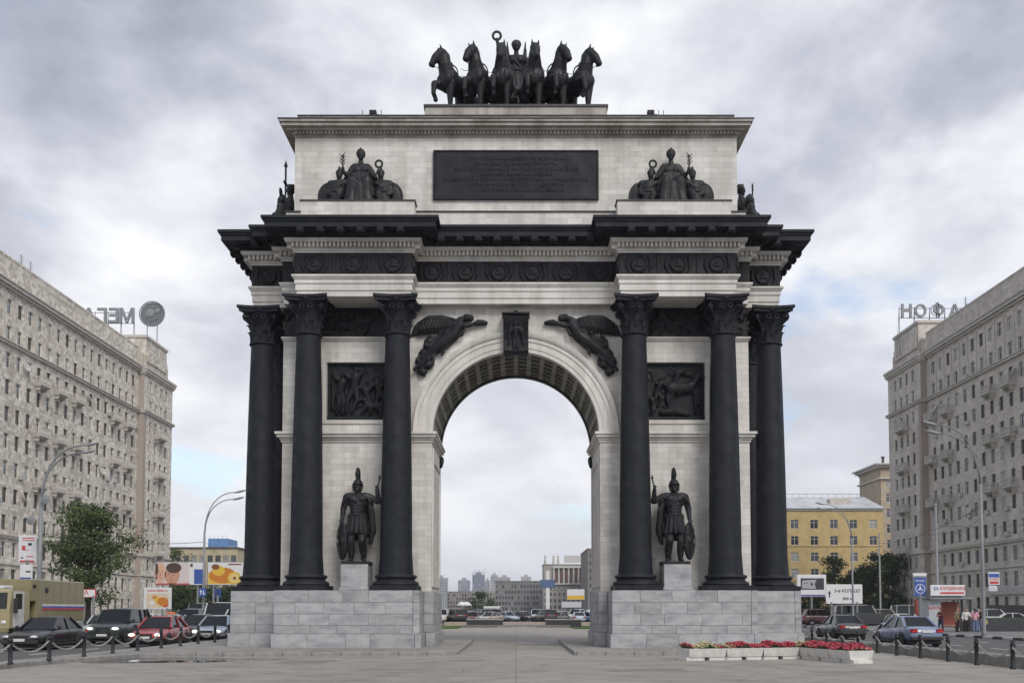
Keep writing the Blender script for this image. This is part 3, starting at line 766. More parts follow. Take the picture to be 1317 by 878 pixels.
def warrior_meshes():
    b = MB()
    b.ell((0,-.03,3.02),(.165,.19,.22)); b.ell((0,-.20,2.98),(.035,.04,.06),n=8,m=5); b.ell((0,-.16,2.86),(.10,.09,.10))   # head, nose, beard
    b.cap((0,0,2.86),.12,(0,.01,2.68),.15); face(b,(0,-.03,3.0),.165,.22,False)
    b.ell((0,.0,2.42),(.42,.26,.38)); b.ell((-.17,-.14,2.50),(.18,.13,.15)); b.ell((.17,-.14,2.50),(.18,.13,.15))
    b.cap((0,0,2.2),.30,(0,0,1.92),.30,12); b.ell((0,-.1,2.05),(.22,.18,.22)); b.torus((0,0,1.86),.30,.05,'Z',20,6)
    b.cap((-.33,0,2.62),.16,(.33,0,2.62),.16)
    for k in range(3):
        for sg in (-1,1): b.ell((sg*.10,-.255,2.24-.12*k),(.085,.06,.055),n=8,m=5)
    b.torus((0,-.02,2.64),.20,.03,'Z',18,6); b.chain([(-.30,-.2,2.58),(0,-.30,2.36),(.25,-.22,2.0)],[.035,.035,.03],6)
    for sg in (-1,1):
        for k in range(5): b.cap((sg*(.40+.06*math.sin(k)),-.14+.07*k,2.56),.05,(sg*.56,-.15+.075*k,2.34),.04,6)
    for k in range(15):
        a = 2*PI*k/15; b.ell((.36*math.cos(a),.28*math.sin(a),1.80),(.05,.05,.07),n=6,m=4)
    for sg in (-1,1): b.torus((sg*.24,-.04,.62),.135,.025,'Z',14,5); b.torus((sg*.24,.0,.30),.115,.022,'Z',14,5)
    for k in range(13):                # pleated kilt
        a = PI + PI*1.0*(k-6)/6*1.0 + PI/2
        c, s = math.cos(a), math.sin(a); b.cap((c*.27,s*.22,1.85),.10,(c*.41,s*.32,1.15),.09,7)
    b.cap((0,0,1.8),.29,(0,0,1.35),.30)
    b.chain([(-.19,-.02,1.35),(-.24,-.12,.80),(-.24,.0,.42),(-.24,.03,.12)],[.22,.16,.155,.10]); b.cap((-.24,.05,.06),.085,(-.27,-.28,.04),.07)
    b.chain([(.18,-.02,1.35),(.22,-.20,.82),(.24,.02,.44),(.25,.10,.12)],[.22,.16,.155,.10]); b.cap((.25,.10,.06),.085,(.34,-.18,.04),.07)
    b.chain([(-.43,.02,2.60),(-.58,.05,2.12),(-.60,-.08,1.70)],[.16,.125,.085]); b.ell((-.61,-.13,1.62),(.08,.10,.07))
    for k in range(4): b.cap((-.67+.035*k,-.19,1.64),.028,(-.68+.035*k,-.24,1.54),.024,6)
    b.cap((-.55,-.14,1.66),.03,(-.53,-.22,1.62),.025,6)
    b.chain([(.43,.02,2.60),(.82,.0,2.42),(.80,-.12,2.86)],[.16,.125,.085]); b.ell((.80,-.15,2.95),(.07,.08,.10))
    for k in range(4): b.cap((.76,-.21,2.90+.04*k),.026,(.86,-.22,2.90+.04*k),.024,6)
    b.cap((.74,-.14,2.98),.03,(.80,-.22,3.04),.024,6)
    body = sculpt('figure', b, M['bronze'], .018, 1)
    h = MB(); h.ell((0,.0,3.12),(.20,.225,.20)); h.cap((-.17,-.02,3.02),.06,(-.15,-.10,2.84),.05); h.cap((.17,-.02,3.02),.06,(.15,-.10,2.84),.05); h.cap((0,.16,3.0),.12,(0,.2,2.82),.09)
    h.torus((0,-.02,3.10),.20,.03,'Z',20,6,(1,1.12))
    h.chain([(0,-.10,3.32),(0,-.10,3.52),(0,.02,3.72),(0,.16,3.66),(0,.24,3.4),(0,.26,3.1)],[.07,.10,.075,.08,.08,.06])
    helm = sculpt('helmet', h, M['bronze'], .018, 1)
    s = MB(); s.ell((-.58,-.10,.82),(.27,.10,.76),(0,0,R(-40))); s.torus((-.58,-.10,.82),.73,.045,'Y',32,6,(.32,1.0)); s.ell((-.58,-.21,.82),(.10,.07,.16),(0,0,R(-25)))
    sh = sculpt('shield', s, M['bronze'], .03, 2)
    sp = MB().tube([(.90,-.20,3.30),(.20,-.36,.06)],.028,8).lathe([(.0,0),(.055,.03),(.0,.22)],8,(.90,-.20,3.28),False).mesh('spear', M['bronze'], True)
    c = MB(); c.cap((-.30,.18,2.66),.13,(.42,.18,2.62),.16)
    for k in range(7):
        t = k/6; c.chain([(-.28+.72*t,.22,2.6),(-.22+.80*t,.30,1.7),(-.10+.74*t,.26+.05*(k%2),.9-.35*math.sin(PI*t)*0+.25*t)],[.11,.10,.08],8)
    c.chain([(.44,.06,2.6),(.56,.02,1.9),(.62,.05,1.25),(.50,.12,.75)],[.14,.13,.13,.09])
    cl = sculpt('cloak', c, M['bronze'], .035, 2)
    pl_ = MB().cbox(-.56,.56,-.45,.45,-.14,.0,.015).mesh('plinth', M['bronze'])
    return [('figure', body), ('helmet', helm), ('shield', sh), ('spear', sp), ('cloak', cl), ('plinth', pl_)]
wm = warrior_meshes()
for s, nm in ((-1, 'left'), (1, 'right')):
    lab = 'black helmeted warrior statue leaning on a shield, nearest the army truck' if s < 0 else 'black helmeted warrior statue resting on a shield, above the white flower boxes'
    
    w = thing('warrior_statue', lab, 'statue', (s*6.48, .08, 3.60), 0, 'warrior statues')
    w.scale = (-s*1.02, 1.02, 1.02)
    for n, me in wm: link(n, me, w)

# seated allegory groups on the cornice
def seated_group():
    parts = []
    b = MB()
    b.ell((0,-.06,2.02),(.155,.18,.20)); b.ell((0,-.22,1.99),(.03,.04,.05),n=8,m=5); b.ell((0,.04,2.08),(.19,.19,.19)); b.cap((-.10,-.12,2.20),.03,(.10,-.12,2.20),.03,6); b.ell((0,-.12,2.23),(.06,.04,.07),n=8,m=5)
    face(b,(0,-.06,2.02),.155,.20); b.cap((0,0,1.84),.09,(0,0,1.66),.12); b.cap((-.27,0,1.55),.15,(.27,0,1.55),.15)
    b.ell((0,-.02,1.36),(.36,.26,.34)); b.ell((-.15,-.2,1.40),(.15,.12,.13)); b.ell((.15,-.2,1.40),(.15,.12,.13)); b.cap((0,0,1.2),.30,(0,-.05,.85),.36)
    for s in (-1, 1):
        b.cap((s*.20,-.12,.86),.26,(s*.28,-.62,.84),.22); b.chain([(s*.28,-.64,.82),(s*.30,-.62,.40),(s*.36,-.66,.04)],[.22,.22,.25])
    b.cap((0,-.60,.62),.24,(0,-.60,.05),.30)
    for k in range(9): x = -.42 + .84*k/8; b.cap((x*.7,-.66-.05*(k%2),.80),.06,(x,-.80-.05*(k%2),.03),.06,7)
    b.chain([(-.32,0,1.52),(-.52,-.08,1.20),(-.66,-.28,1.28)],[.14,.11,.075]); b.ell((-.68,-.31,1.36),(.07,.07,.09))
    for k in range(4): b.cap((-.74+.035*k,-.36,1.36),.024,(-.72+.03*k,-.39,1.45),.02,6)
    b.chain([(.32,0,1.52),(.54,-.06,1.18),(.62,-.34,1.05)],[.14,.11,.075]); b.ell((.64,-.40,1.04),(.08,.09,.06))
    b.cap((0,.25,.5),.45,(0,.25,1.0),.35)
    for s in (-1, 1):
        for k in range(4): b.chain([(s*(.28+.05*k),.08,1.56-.05*k),(s*(.42+.10*k),.02,1.05-.06*k),(s*(.50+.12*k),-.10,.45)],[.12,.11,.12],8)
        for k in range(5): b.cap((s*(.06+.07*k),-.27,1.25),.035,(s*(.04+.05*k),-.34,.95),.03,6)
    parts.append(('seated_woman', sculpt('seated_woman', b, M['bronze'], .019, 1)))
    br = MB(); br.tube([(-.68,-.34,1.30),(-.70,-.36,1.62),(-.66,-.36,1.92)],.022,6)
    for k in range(7):
        z = 1.50 + .065*k; sg = (-1)**k; br.cap((-.70,-.36,z),.03,(-.70+sg*.13,-.36,z+.16),.008,6)
    parts.append(('branch', br.mesh('branch', M['bronze'], True)))
    for s in (-1, 1):
        g = MB()
        g.ell((s*.92,-.20,.58),(.33,.28,.42)); g.cap((s*.66,-.18,.88),.15,(s*1.20,-.16,.84),.16); g.torus((s*.92,-.2,.5),.30,.04,'Z',16,6); g.chain([(s*.7,-.42,.8),(s*.95,-.48,.62),(s*1.1,-.42,.45)],[.05,.05,.04],6); g.cap((s*.92,-.2,.35),.30,(s*.95,-.25,.05),.33)
        g.cap((s*.86,-.22,.9),.09,(s*.85,-.22,1.05),.09); g.ell((s*.84,-.26,1.17),(.13,.15,.17))
        g.chain([(s*1.18,-.15,.8),(s*1.28,-.25,.48),(s*1.10,-.42,.36)],[.13,.10,.07])
        g.chain([(s*.75,-.35,.30),(s*.80,-.70,.30),(s*.86,-.70,.04)],[.17,.14,.10])
        parts.append(('crouching_soldier', sculpt('crouching_soldier', g, M['bronze'], .024, 1)))
        h = MB(); h.ell((s*.84,-.22,1.26),(.155,.18,.15)); h.chain([(s*.84,-.28,1.40),(s*.84,-.20,1.48),(s*.84,-.04,1.38),(s*.84,.02,1.18)],[.05,.055,.055,.04])
        parts.append(('helmet', sculpt('helmet', h, M['bronze'], .025, 1)))
        d = MB(); d.ell((s*1.26,.0,.38),(.46,.13,.56),(0,s*R(8),0)); d.torus((s*1.26,-.05,.38),.47,.04,'Y',28,6,(.95,1.14))
        parts.append(('shield', sculpt('shield', d, M['bronze'], .03, 1)))
        a = MB(); a.ell((s*1.66,-.1,.12),(.17,.16,.15)); a.cap((s*1.5,-.1,.08),.08,(s*1.84,-.1,.05),.06)
        parts.append(('fallen_helmet', sculpt('fallen_helmet', a, M['bronze'], .03, 1)))
    w = MB().torus((.76,-.26,1.60),.135,.036,'Y',24,8)
    for k in range(14): w.ell((.76+.135*math.cos(k*PI/7),-.28,1.60+.135*math.sin(k*PI/7)),(.05,.035,.05),n=6,m=4)
    w.chain([(.64,-.40,1.06),(.70,-.32,1.30),(.76,-.26,1.46)],[.035,.03,.03],6)
    parts.append(('wreath', w.mesh('wreath', M['bronze'], True)))
    return parts
sg = seated_group()
for s in (-1, 1):
    lab = 'dark seated woman with soldiers, on the attic ledge nearest the army truck' if s < 0 else 'dark seated woman with soldiers, on the ledge above the white flower boxes'
    g = thing('sculpture_group', lab, 'statue', (s*6.55, .60, 18.57), 0, 'seated sculpture groups on the ledges')
    g.scale = (-s*1.04, .74, 1.10)
    for n, me in sg: link(n, me, g)
# the groups at the two ends of the attic, seen edge-on
for s in (-1, 1):
    g = thing('sculpture_group', ('dark sculpture group with upright spear at the attic end nearest the ' + ('army truck' if s < 0 else 'yellow building')), 'statue', (s*10.0, 2.9, 17.95), s*PI/2, 'sculpture groups at the attic ends')
    g.scale = (1.2, .95, 1.15)
    for n, me in sg: link(n, me, g)
    link('spear', MB().tube([(1.1,.05,0),(1.1,.05,2.45)],.045,8).lathe([(0,0),(.09,.05),(0,.3)],8,(1.1,.05,2.4),False).box(.90,1.30,.0,.1,1.75,1.83).mesh('spear', M['bronze'], True), g)

# flying victories beside the arch (relief on the wall), traced at the wall's own depth
def flying():
    Y = WY0 - .02
    q = lambda x, y, d=0.0: tuple(P(x, y, Y) + Vector((0, -d, 0)))
    m = MB()
    m.ell(q(601,410,.14),(.20,.16,.17)); m.ell(q(606,411,.2),(.13,.12,.15)); m.cap(q(594,412,.12),.15,q(586,416,.12),.13)      # head
    m.cap(q(592,418,.12),.20,q(583,432,.12),.26); m.cap(q(583,432,.10),.27,q(570,442,.10),.30); m.cap(q(570,442,.1),.30,q(556,452,.1),.25)
    m.chain([q(592,420,.16),q(602,421,.18),q(612,417,.15)],[.10,.085,.07]); m.cap(q(612,417,.14),.11,q(625,416,.1),.09); m.cap(q(615,414,.14),.07,q(622,414,.12),.05)
    m.chain([q(585,422,.1),q(575,424,.12),q(566,430,.12)],[.11,.09,.08])
    for dy in (0, 5, 10):             # wings: rows of feathers
        m.chain([q(585,413+dy*.4,.06),q(570,411+dy*.9,.08),q(552,411+dy*1.3,.06),q(538,417+dy*1.2,.04)],[.10,.17,.16,.08])
    for k in range(6): m.cap(q(560-5*k,414+1.2*k,.07),.07,q(548-3.5*k,428+.6*k,.04),.07,8)
    m.chain([q(556,452,.1),q(546,462,.1),q(541,470,.08),q(543,478,.06)],[.24,.19,.17,.13]); m.chain([q(560,440,.1),q(553,437,.1),q(552,446,.1)],[.16,.15,.13])
    m.chain([q(553,456,.1),q(545,466,.1),q(550,473,.1),q(556,469,.1),q(557,464,.1)],[.15,.14,.11,.10,.08])
    m.chain([q(541,472,.08),q(540,478,.08),q(545,482,.05)],[.13,.13,.09])
    for k in range(5): m.cap(q(574-5*k,440+4*k,.22),.07,q(564-5*k,452+4*k,.16),.06,7)
    rng = random.Random(4)
    spine = [(592,420),(583,432),(570,442),(556,452),(547,462)]
    for i, (x, y) in enumerate(spine):
        for k in range(7):
            ox, oy = rng.uniform(-7,7), rng.uniform(-7,7)
            m.chain([q(x+ox,y+oy,.20),q(x+ox-5+rng.uniform(-3,3),y+oy+6+rng.uniform(-2,3),.25),q(x+ox-8+rng.uniform(-4,4),y+oy+11,.18)],[.05,.06,.04],6)
    for k in range(9): m.chain([q(582-4.6*k,411+.5*k,.20),q(578-4.6*k,420+.7*k,.24),q(571-4.3*k,429+.5*k,.14)],[.045,.06,.035],6)
    m.chain([q(560,446,.2),q(548,447,.25),q(549,440,.2),q(557,437,.2)],[.10,.11,.10,.08],8)
    m.cap(q(566,436,.15),.13,q(553,441,.15),.15); m.ell(q(552,441,.18),(.2,.16,.16)); m.ell(q(544,479,.12),(.20,.13,.16)); m.ell(q(553,470,.15),(.16,.13,.15))
    return sculpt('flying_victory', m, M['relief'], .024, 1)
fv = flying()
link('flying_victory', fv, arch); link('flying_victory', fv, arch, None, None, (-1, 1, 1))

# ------------------------------------------------------------------ the six-horse chariot
def horse_meshes(head_yaw, lift=1, neck_side=0.0, tag_=''):
    b = MB()
    b.ell((0,-.60,1.46),(.50,.48,.56)); b.ell((0,-.82,1.40),(.44,.30,.48)); b.ell((-.18,-.92,1.38),(.23,.20,.30)); b.ell((.18,-.92,1.38),(.23,.20,.30))
    b.ell((0,.05,1.46),(.45,.80,.47)); b.ell((0,.78,1.52),(.47,.50,.50)); b.ell((0,-.35,1.86),(.17,.40,.17))
    hy = head_yaw; d = Vector((math.sin(hy), -math.cos(hy), 0))
    n0 = Vector((0,-.66,1.62)); n1 = Vector((neck_side*.4,-.90,2.02)); n2 = Vector((neck_side,-.98,2.36)); n3 = n2 + Vector((0,-.03,.16)) + d*.10
    b.chain([n0,n1,n2,n3],[.42,.31,.24,.20],12); b.cap(n0+Vector((0,.25,.05)),.27,n1+Vector((0,.16,0)),.20); b.cap(n1+Vector((0,.14,0)),.18,n2+Vector((0,.12,.06)),.15)
    poll = n3; mid = poll + d*.25 + Vector((0,0,-.24)); muz = poll + d*.44 + Vector((0,0,-.58))
    b.chain([poll,mid,muz],[.235,.195,.135]); b.ell(poll - d*.06 + Vector((0,.04,.0)),(.22,.24,.21)); b.cap(n1+Vector((0,.22,.08)),.17,n2+Vector((0,.20,.12)),.18); b.cap(n2+Vector((0,.20,.12)),.18,poll+Vector((0,.10,.08)),.15); b.ell(poll + d*.12 + Vector((0,0,-.26)),(.17,.17,.23)); b.ell(muz + d*.03,(.115,.115,.10)); b.ell(muz - d*.08 + Vector((0,0,-.07)),(.085,.085,.07))
    b.cap(poll + d*.1 + Vector((0,0,.06)),.10,mid + d*.06 + Vector((0,0,.06)),.07)
    side = Vector((-d.y, d.x, 0))
    for s in (-1, 1):
        e = poll + side*(s*.14) + d*.05 + Vector((0,0,.17)); b.cap(e,.055,e + Vector((0,0,.13)) + d*.05,.025,7)
        b.ell(mid + side*(s*.13) + Vector((0,0,.09)) - d*.10,(.05,.05,.05),n=8,m=5)
        b.ell(muz + side*(s*.07) + d*.07 + Vector((0,0,.03)),(.035,.035,.03),n=8,m=5)
    # legs
    lx = lift
    b.chain([(lx*.27,-.74,1.28),(lx*.34,-1.22,1.16),(lx*.34,-1.30,.72),(lx*.34,-1.16,.58)],[.24,.155,.10,.10]); b.ell((lx*.34,-1.13,.49),(.105,.12,.11))
    b.chain([(-lx*.22,-.72,1.25),(-lx*.20,-.76,.68),(-lx*.20,-.74,.20),(-lx*.20,-.80,.10)],[.25,.15,.10,.105]); b.lathe([(0,0),(.125,0),(.095,.13),(0,.13)],10,(-lx*.20,-.81,0),False)
    for s, dy in ((-1, .0), (1, .22)):
        b.chain([(s*.22,.72,1.42),(s*.27,.55+dy*.4,1.02),(s*.24,.98+dy,.64),(s*.24,.90+dy,.20),(s*.24,.84+dy,.10)],[.36,.24,.125,.09,.095]); b.lathe([(0,0),(.12,0),(.09,.13),(0,.13)],10,(s*.24,.82+dy,0),False)
    body = sculpt('horse_body', b, M['bronze'], .023, 1)
    mn = MB()
    for k in range(9):
        t = k/8; base = n0.lerp(n3, t) + Vector((0,.30*(1-t)+.15,.14)) - d*.06
        mn.cap(base,.10,base + Vector((.12*math.sin(k*2.1),.12,-.10)),.07,8)
    mn.cap(poll + Vector((0,0,.14)),.06,poll + d*.16 + Vector((0,0,.02)),.045)
    mane = sculpt('mane', mn, M['bronze'], .03, 1)
    tl = MB().chain([(0,1.15,1.80),(0,1.38,1.72),(0,1.55,1.30),(.05,1.52,.75),(.02,1.45,.35)],[.09,.11,.14,.13,.05])
    tail = sculpt('tail', tl, M['bronze'], .035, 2)
    hs = MB(); hs.torus((0,-.55,1.62),.50,.03,'Y',24,6,(.95,1.1)); hs.torus(tuple(mid + Vector((0,0,.02))),.155,.02,'Z',16,5)
    hs.tube([tuple(muz + side*.1), tuple(n1 + side*.30 + Vector((0,.1,0))), (.30,-.1,1.95), (.1,1.2,1.95)],.014,5)
    har = hs.mesh('harness', M['bronze'], True)
    return [('horse_body', body), ('mane', mane), ('tail', tail), ('harness', har)]
h_out = horse_meshes(R(34), 1, .02); h_mid = horse_meshes(R(20), 1, .0); h_in = horse_meshes(R(3), 1, 0)
h_out2 = horse_meshes(R(30), -1, .02); h_mid2 = horse_meshes(R(18), -1, .0); h_in2 = horse_meshes(R(3), -1, 0)
team = [(-2.66, 2.95, -34, h_out, -1, 'horse statue of the chariot team at the end beneath the lowest foreleg, nearest the disc sign building'),
        (-1.48, 2.80, -22, h_mid, -1, ''), (-.52, 2.75, -6, h_in, -1, ''), (.72, 2.75, 6, h_in2, 1, ''), (1.62, 2.80, 22, h_mid2, 1, ''), (2.66, 2.95, 32, h_out2, 1, '')]
labs = ['outermost dark horse statue of the chariot team, on the wreath side',
        'dark horse statue second from the outside on the wreath side of the chariot',
        'dark horse statue right beside the figure\'s raised wreath, head facing straight ahead',
        'dark horse statue beside the figure\'s lowered arm, head facing straight ahead',
        'dark horse statue second from the outside on the side away from the wreath',
        'outermost dark horse statue of the chariot team, on the side away from the wreath']
for (x, y, yaw, ms, mir, _), lab in zip(team, labs):
    h = thing('horse_statue', lab, 'horse statue', (x, y, ZPOD), R(yaw) , 'six horses of the chariot')
    h.scale = (mir*1.0, .95, 1.0)
    for n, me in ms: link(n, me, h)
for (x0, z0), (x1, z1) in (((-2.45,25.55),(-1.72,25.85)),((-1.3,25.45),(-.70,25.8)),((.90,25.9),(1.50,25.5)),((1.85,25.8),(2.68,25.35)),((-2.4,25.25),(-1.4,25.1)),((1.6,25.15),(2.6,25.25))):
    pts = []
    for k in range(11):
        t = k/10; pts.append((x0+(x1-x0)*t, 2.35, z0+(z1-z0)*t - .22*(1-(2*t-1)**2)))
    tag(MB().tube(pts, .012, 5).build('rein', M['bronze']), 'thin sagging metal rein strung between two horse statues on the podium', 'rein', 'reins between the horses')
ch = thing('chariot', 'dark cast two-wheeled chariot standing behind the six horse statues', 'chariot', (.02, 5.0, ZPOD))
cb = MB(); n = 16
for k in range(n):
    a0, a1 = PI + PI*k/n, PI + PI*(k+1)/n
    for r0, r1 in ((.70,.76),):
        z0, z1 = .75, 2.0
        cb.prism([(r0*math.cos(a0),r0*math.sin(a0)),(r1*math.cos(a0),r1*math.sin(a0)),(r1*math.cos(a1),r1*math.sin(a1)),(r0*math.cos(a1),r0*math.sin(a1))], z0, z1)
cb.torus((0,0,2.0),.74,.05,'Z',24,6); cb.box(-.74,.74,-.5,.8,.70,1.05)
for k in range(7): cb.ell((-.6+.2*k,-.74*math.sqrt(max(0,1-((-.6+.2*k)/.76)**2)),1.25),(.07,.05,.28),n=8,m=6)
cb.build('chariot_body', M['bronze'], ch, True)
for s in (-1, 1):
    w = MB().torus((s*.95,.2,.72),.64,.06,'X',28,8); w.tube([(s*.80,.2,.72),(s*1.08,.2,.72)],.11,10)
    for k in range(8): a = k*PI/4; w.tube([(s*.95,.2,.72),(s*.95,.2+.62*math.cos(a),.72+.62*math.sin(a))],.04,6)
    w.build('wheel', M['bronze'], ch, True)
MB().tube([(0,-.6,.7),(0,-2.2,.9)],.06,8).tube([(-1.0,.2,.72),(1.0,.2,.72)],.06,8).build('axle_and_pole', M['bronze'], ch)
# charioteer
v = MB()
face(v,(0,-.04,2.46),.145,.185)
v.ell((0,-.04,2.46),(.145,.165,.185)); v.ell((0,-.19,2.44),(.03,.035,.05),n=8,m=5); v.ell((0,.03,2.51),(.165,.165,.16)); v.cap((0,0,2.30),.08,(0,0,2.14),.10)
v.cap((-.25,0,2.05),.12,(.25,0,2.05),.12); v.ell((0,0,1.88),(.30,.2,.27)); v.ell((-.13,-.15,1.92),(.12,.1,.11)); v.ell((.13,-.15,1.92),(.12,.1,.11)); v.cap((0,0,1.75),.22,(0,0,1.45),.26)
for k in range(16): a = 2*PI*k/16; v.chain([(.21*math.cos(a),.19*math.sin(a),1.52),(.27*math.cos(a+.06),.25*math.sin(a+.06),.9),(.40*math.cos(a),.36*math.sin(a),.05)],[.05,.06,.075],7)
v.torus((0,0,1.55),.25,.035,'Z',20,6); v.chain([(-.22,-.16,2.05),(0,-.25,1.8),(.20,-.2,1.58)],[.035,.04,.035],6)
v.cap((0,0,1.5),.24,(0,0,.1),.34)
v.chain([(-.28,0,2.06),(-.50,-.1,2.18),(-.66,-.14,2.46)],[.12,.095,.065]); v.ell((-.67,-.15,2.54),(.06,.06,.08))
for k in range(4): v.cap((-.72+.03*k,-.19,2.54),.02,(-.71+.03*k,-.2,2.64),.018,6)
v.chain([(.28,0,2.06),(.46,-.1,1.75),(.62,-.25,1.40)],[.12,.095,.065]); v.ell((.64,-.28,1.34),(.06,.07,.07))
for k in range(4): v.cap((.60+.03*k,-.32,1.32),.02,(.62+.03*k,-.36,1.25),.018,6)
vt = thing('charioteer_statue', 'dark winged charioteer statue holding up a wreath, standing in the chariot', 'statue', (.02, 4.85, ZPOD+.98))
vt.scale = (1.32, 1.3, 1.40)
link('figure', sculpt('figure', v, M['bronze'], .017, 1), vt)
wr = MB().torus((-.69,-.15,2.74),.14,.035,'Y',24,8)
for k in range(14): wr.ell((-.69+.14*math.cos(k*PI/7),-.17,2.74+.14*math.sin(k*PI/7)),(.05,.03,.05),n=6,m=4)
wr.tube([(-.67,-.15,2.45),(-.66,-.15,2.62)],.03,6)
wr.build('wreath', M['bronze'], vt, True)
for s in (-1, 1):
    wg = MB()
    for k in range(7):
        t = k/6; wg.chain([(s*.10,.15,1.95-.10*k),(s*(.30+.02*k),.40,2.35-.16*k),(s*(.33+.03*k),.55,2.95-.30*k)],[.07,.075,.02],7)
    link('wing', sculpt('wing', wg, M['bronze'], .025, 1), vt)
# floodlights on the attic parapet
for x in (-6.1, 5.85):
    fl = thing('floodlight', 'small dark floodlight on the arch parapet, ' + ('on the wreath side of the podium' if x < 0 else 'on the side away from the wreath'), 'floodlight', (x, 1.25, 22.80), 0, 'floodlights on the parapet')
    MB().box(-.22,.22,-.14,.14,0,.05).build('base', M['bronze'], fl); MB().cbox(-.2,.1,-.12,.14,.08,.26,.02).build('lamp_head', M['bronze'], fl); MB().tube([(.3,0,0),(.3,0,.3)],.015,5).tube([(-.5 if x<0 else .5,0,0),(-.5 if x<0 else .5,0,.28)],.015,5).build('rod', M['bronze'], fl)
# ------------------------------------------------------------------ buildings
def facade_mat(name, base, light, dark):
    m = MT(name, 0.9, 0, 0.2)
    wv = m.wallvec()
    b = m.brick(wv, light, dark, tuple(q*.85 for q in dark), .56, .40, .012, -.12)
    b2 = m.brick(wv, base, tuple(q*.82 for q in base), base, 1.12, .8, .0)
    c = m.mul(b.outputs[0], b2.outputs[0], .30, 'MIX')
    st = m.ramp(m.noise(0.35, 6, 0.6, None, (1, 1, .3)), [(0.3, (0.78, 0.77, 0.76)), (0.65, (1.05, 1.05, 1.05))])
    m.color(m.mul(c, st, 0.8)); return m.m
M['facade_w'] = facade_mat('speckled ceramic facade', (0.55, 0.50, 0.435), (0.86, 0.82, 0.74), (0.38, 0.335, 0.285))
M['facade_e'] = facade_mat('grey brown ceramic facade', (0.54, 0.495, 0.45), (0.69, 0.64, 0.585), (0.45, 0.41, 0.37))
M['trim'] = simple('grey facade trim', (0.50, 0.47, 0.43), 0.85, 0, 0.15, 1.5)
M['winframe'] = simple('white window frame', (0.62, 0.62, 0.60), 0.6)
M['winframe_d'] = simple('brown window frame', (0.13, 0.10, 0.08), 0.6)
def glass_mat(name, c):
    m = MT(name, 0.08, 0, 0.6)
    m.color(m.ramp(m.objrand(), [(0.0, tuple(q*.5 for q in c)), (0.6, c), (1.0, tuple(min(1, q*3.2) for q in c))])); return m.m
M['glass'] = glass_mat('window glass', (0.035, 0.038, 0.043))
M['curtain'] = simple('curtained window pane', (0.30,0.30,0.28), .25, 0, .3, 1.5)
M['carglass'] = plain('car glass', (0.006, 0.008, 0.010), 0.03, 0, 0.5)
M['ac'] = simple('air conditioner casing', (0.42, 0.42, 0.40), 0.6)
M['letters'] = simple('sign back metal', (0.22, 0.23, 0.25), 0.6)
M['brick_dark'] = simple('brown brick pier', (0.36, 0.30, 0.265), 0.9)

def window_meshes(w, h, frame, name):
    f = MB(); t = .07
    f.box(-w/2,-w/2+t,0,.06,0,h); f.box(w/2-t,w/2,0,.06,0,h); f.box(-w/2+t,w/2-t,0,.06,0,t); f.box(-w/2+t,w/2-t,0,.06,h-t,h); f.box(-.03,.03,.005,.055,t,h-t); f.box(-w/2+t,-.03,.005,.055,h*.68,h*.68+.05); f.box(.03,w/2-t,.005,.055,h*.68,h*.68+.05)
    return f.mesh(name, M[frame]), MB().box(-w/2+.03,w/2-.03,.03,.045,.03,h-.03).mesh('pane', M['glass'])
def facade(parent, origin, ang, cols, rows, U0, U1, Z0, Z1, matn, frames, depth=.22, wname='wall', rng=random.Random(1), frame_pick=None):
    """wall from u=U0..U1 along direction ang with window holes: cols [(u, w)], rows [(z, h)]. Faces local -Y."""
    holder = link(wname, None, parent, origin, (0, 0, ang))
    m = MB()
    us = [U0]; zs = [Z0]
    for u, w in cols: us += [u-w/2, u+w/2]
    for z, h in rows: zs += [z-h/2, z+h/2]
    us.append(U1); zs.append(Z1)
    for i in range(len(us)-1):
        for j in range(len(zs)-1):
            a, b, c, d = us[i], us[i+1], zs[j], zs[j+1]
            if i % 2 == 1 and j % 2 == 1:
                m.add([(a,0,c),(b,0,c),(b,depth,c),(a,depth,c)],[(0,1,2,3)]); m.add([(a,0,d),(b,0,d),(b,depth,d),(a,depth,d)],[(3,2,1,0)])
                m.add([(a,0,c),(a,depth,c),(a,depth,d),(a,0,d)],[(0,1,2,3)]); m.add([(b,0,c),(b,depth,c),(b,depth,d),(b,0,d)],[(3,2,1,0)])
            else: m.add([(a,0,c),(b,0,c),(b,0,d),(a,0,d)],[(0,1,2,3)])
    m.add([(U0,depth+.1,Z0),(U1,depth+.1,Z0),(U1,depth+.1,Z1),(U0,depth+.1,Z1)],[(0,1,2,3)])
    me = m.mesh(wname, M[matn]); C.objects.unlink(holder); bpy.data.objects.remove(holder)
    wall = link(wname, me, parent, origin, (0, 0, ang))
    cache = {}
    for u, w in cols:
        for j, (z, h) in enumerate(rows):
            fr = frame_pick(u, j, rng) if frame_pick else frames[0]
            key = (round(w, 3), round(h, 3), fr)
            if key not in cache: cache[key] = window_meshes(w, h, fr, 'window')
            wo = link('window', cache[key][0], wall, (u, depth-.09, z-h/2))
            if rng.random() < .22:
                kk = ('c', key)
                if kk not in cache: cm_ = cache[key][1].copy(); cm_.materials.clear(); cm_.materials.append(M['curtain']); cache[kk] = cm_
                link('pane', cache[kk], wo)
            else: link('pane', cache[key][1], wo)
    return wall

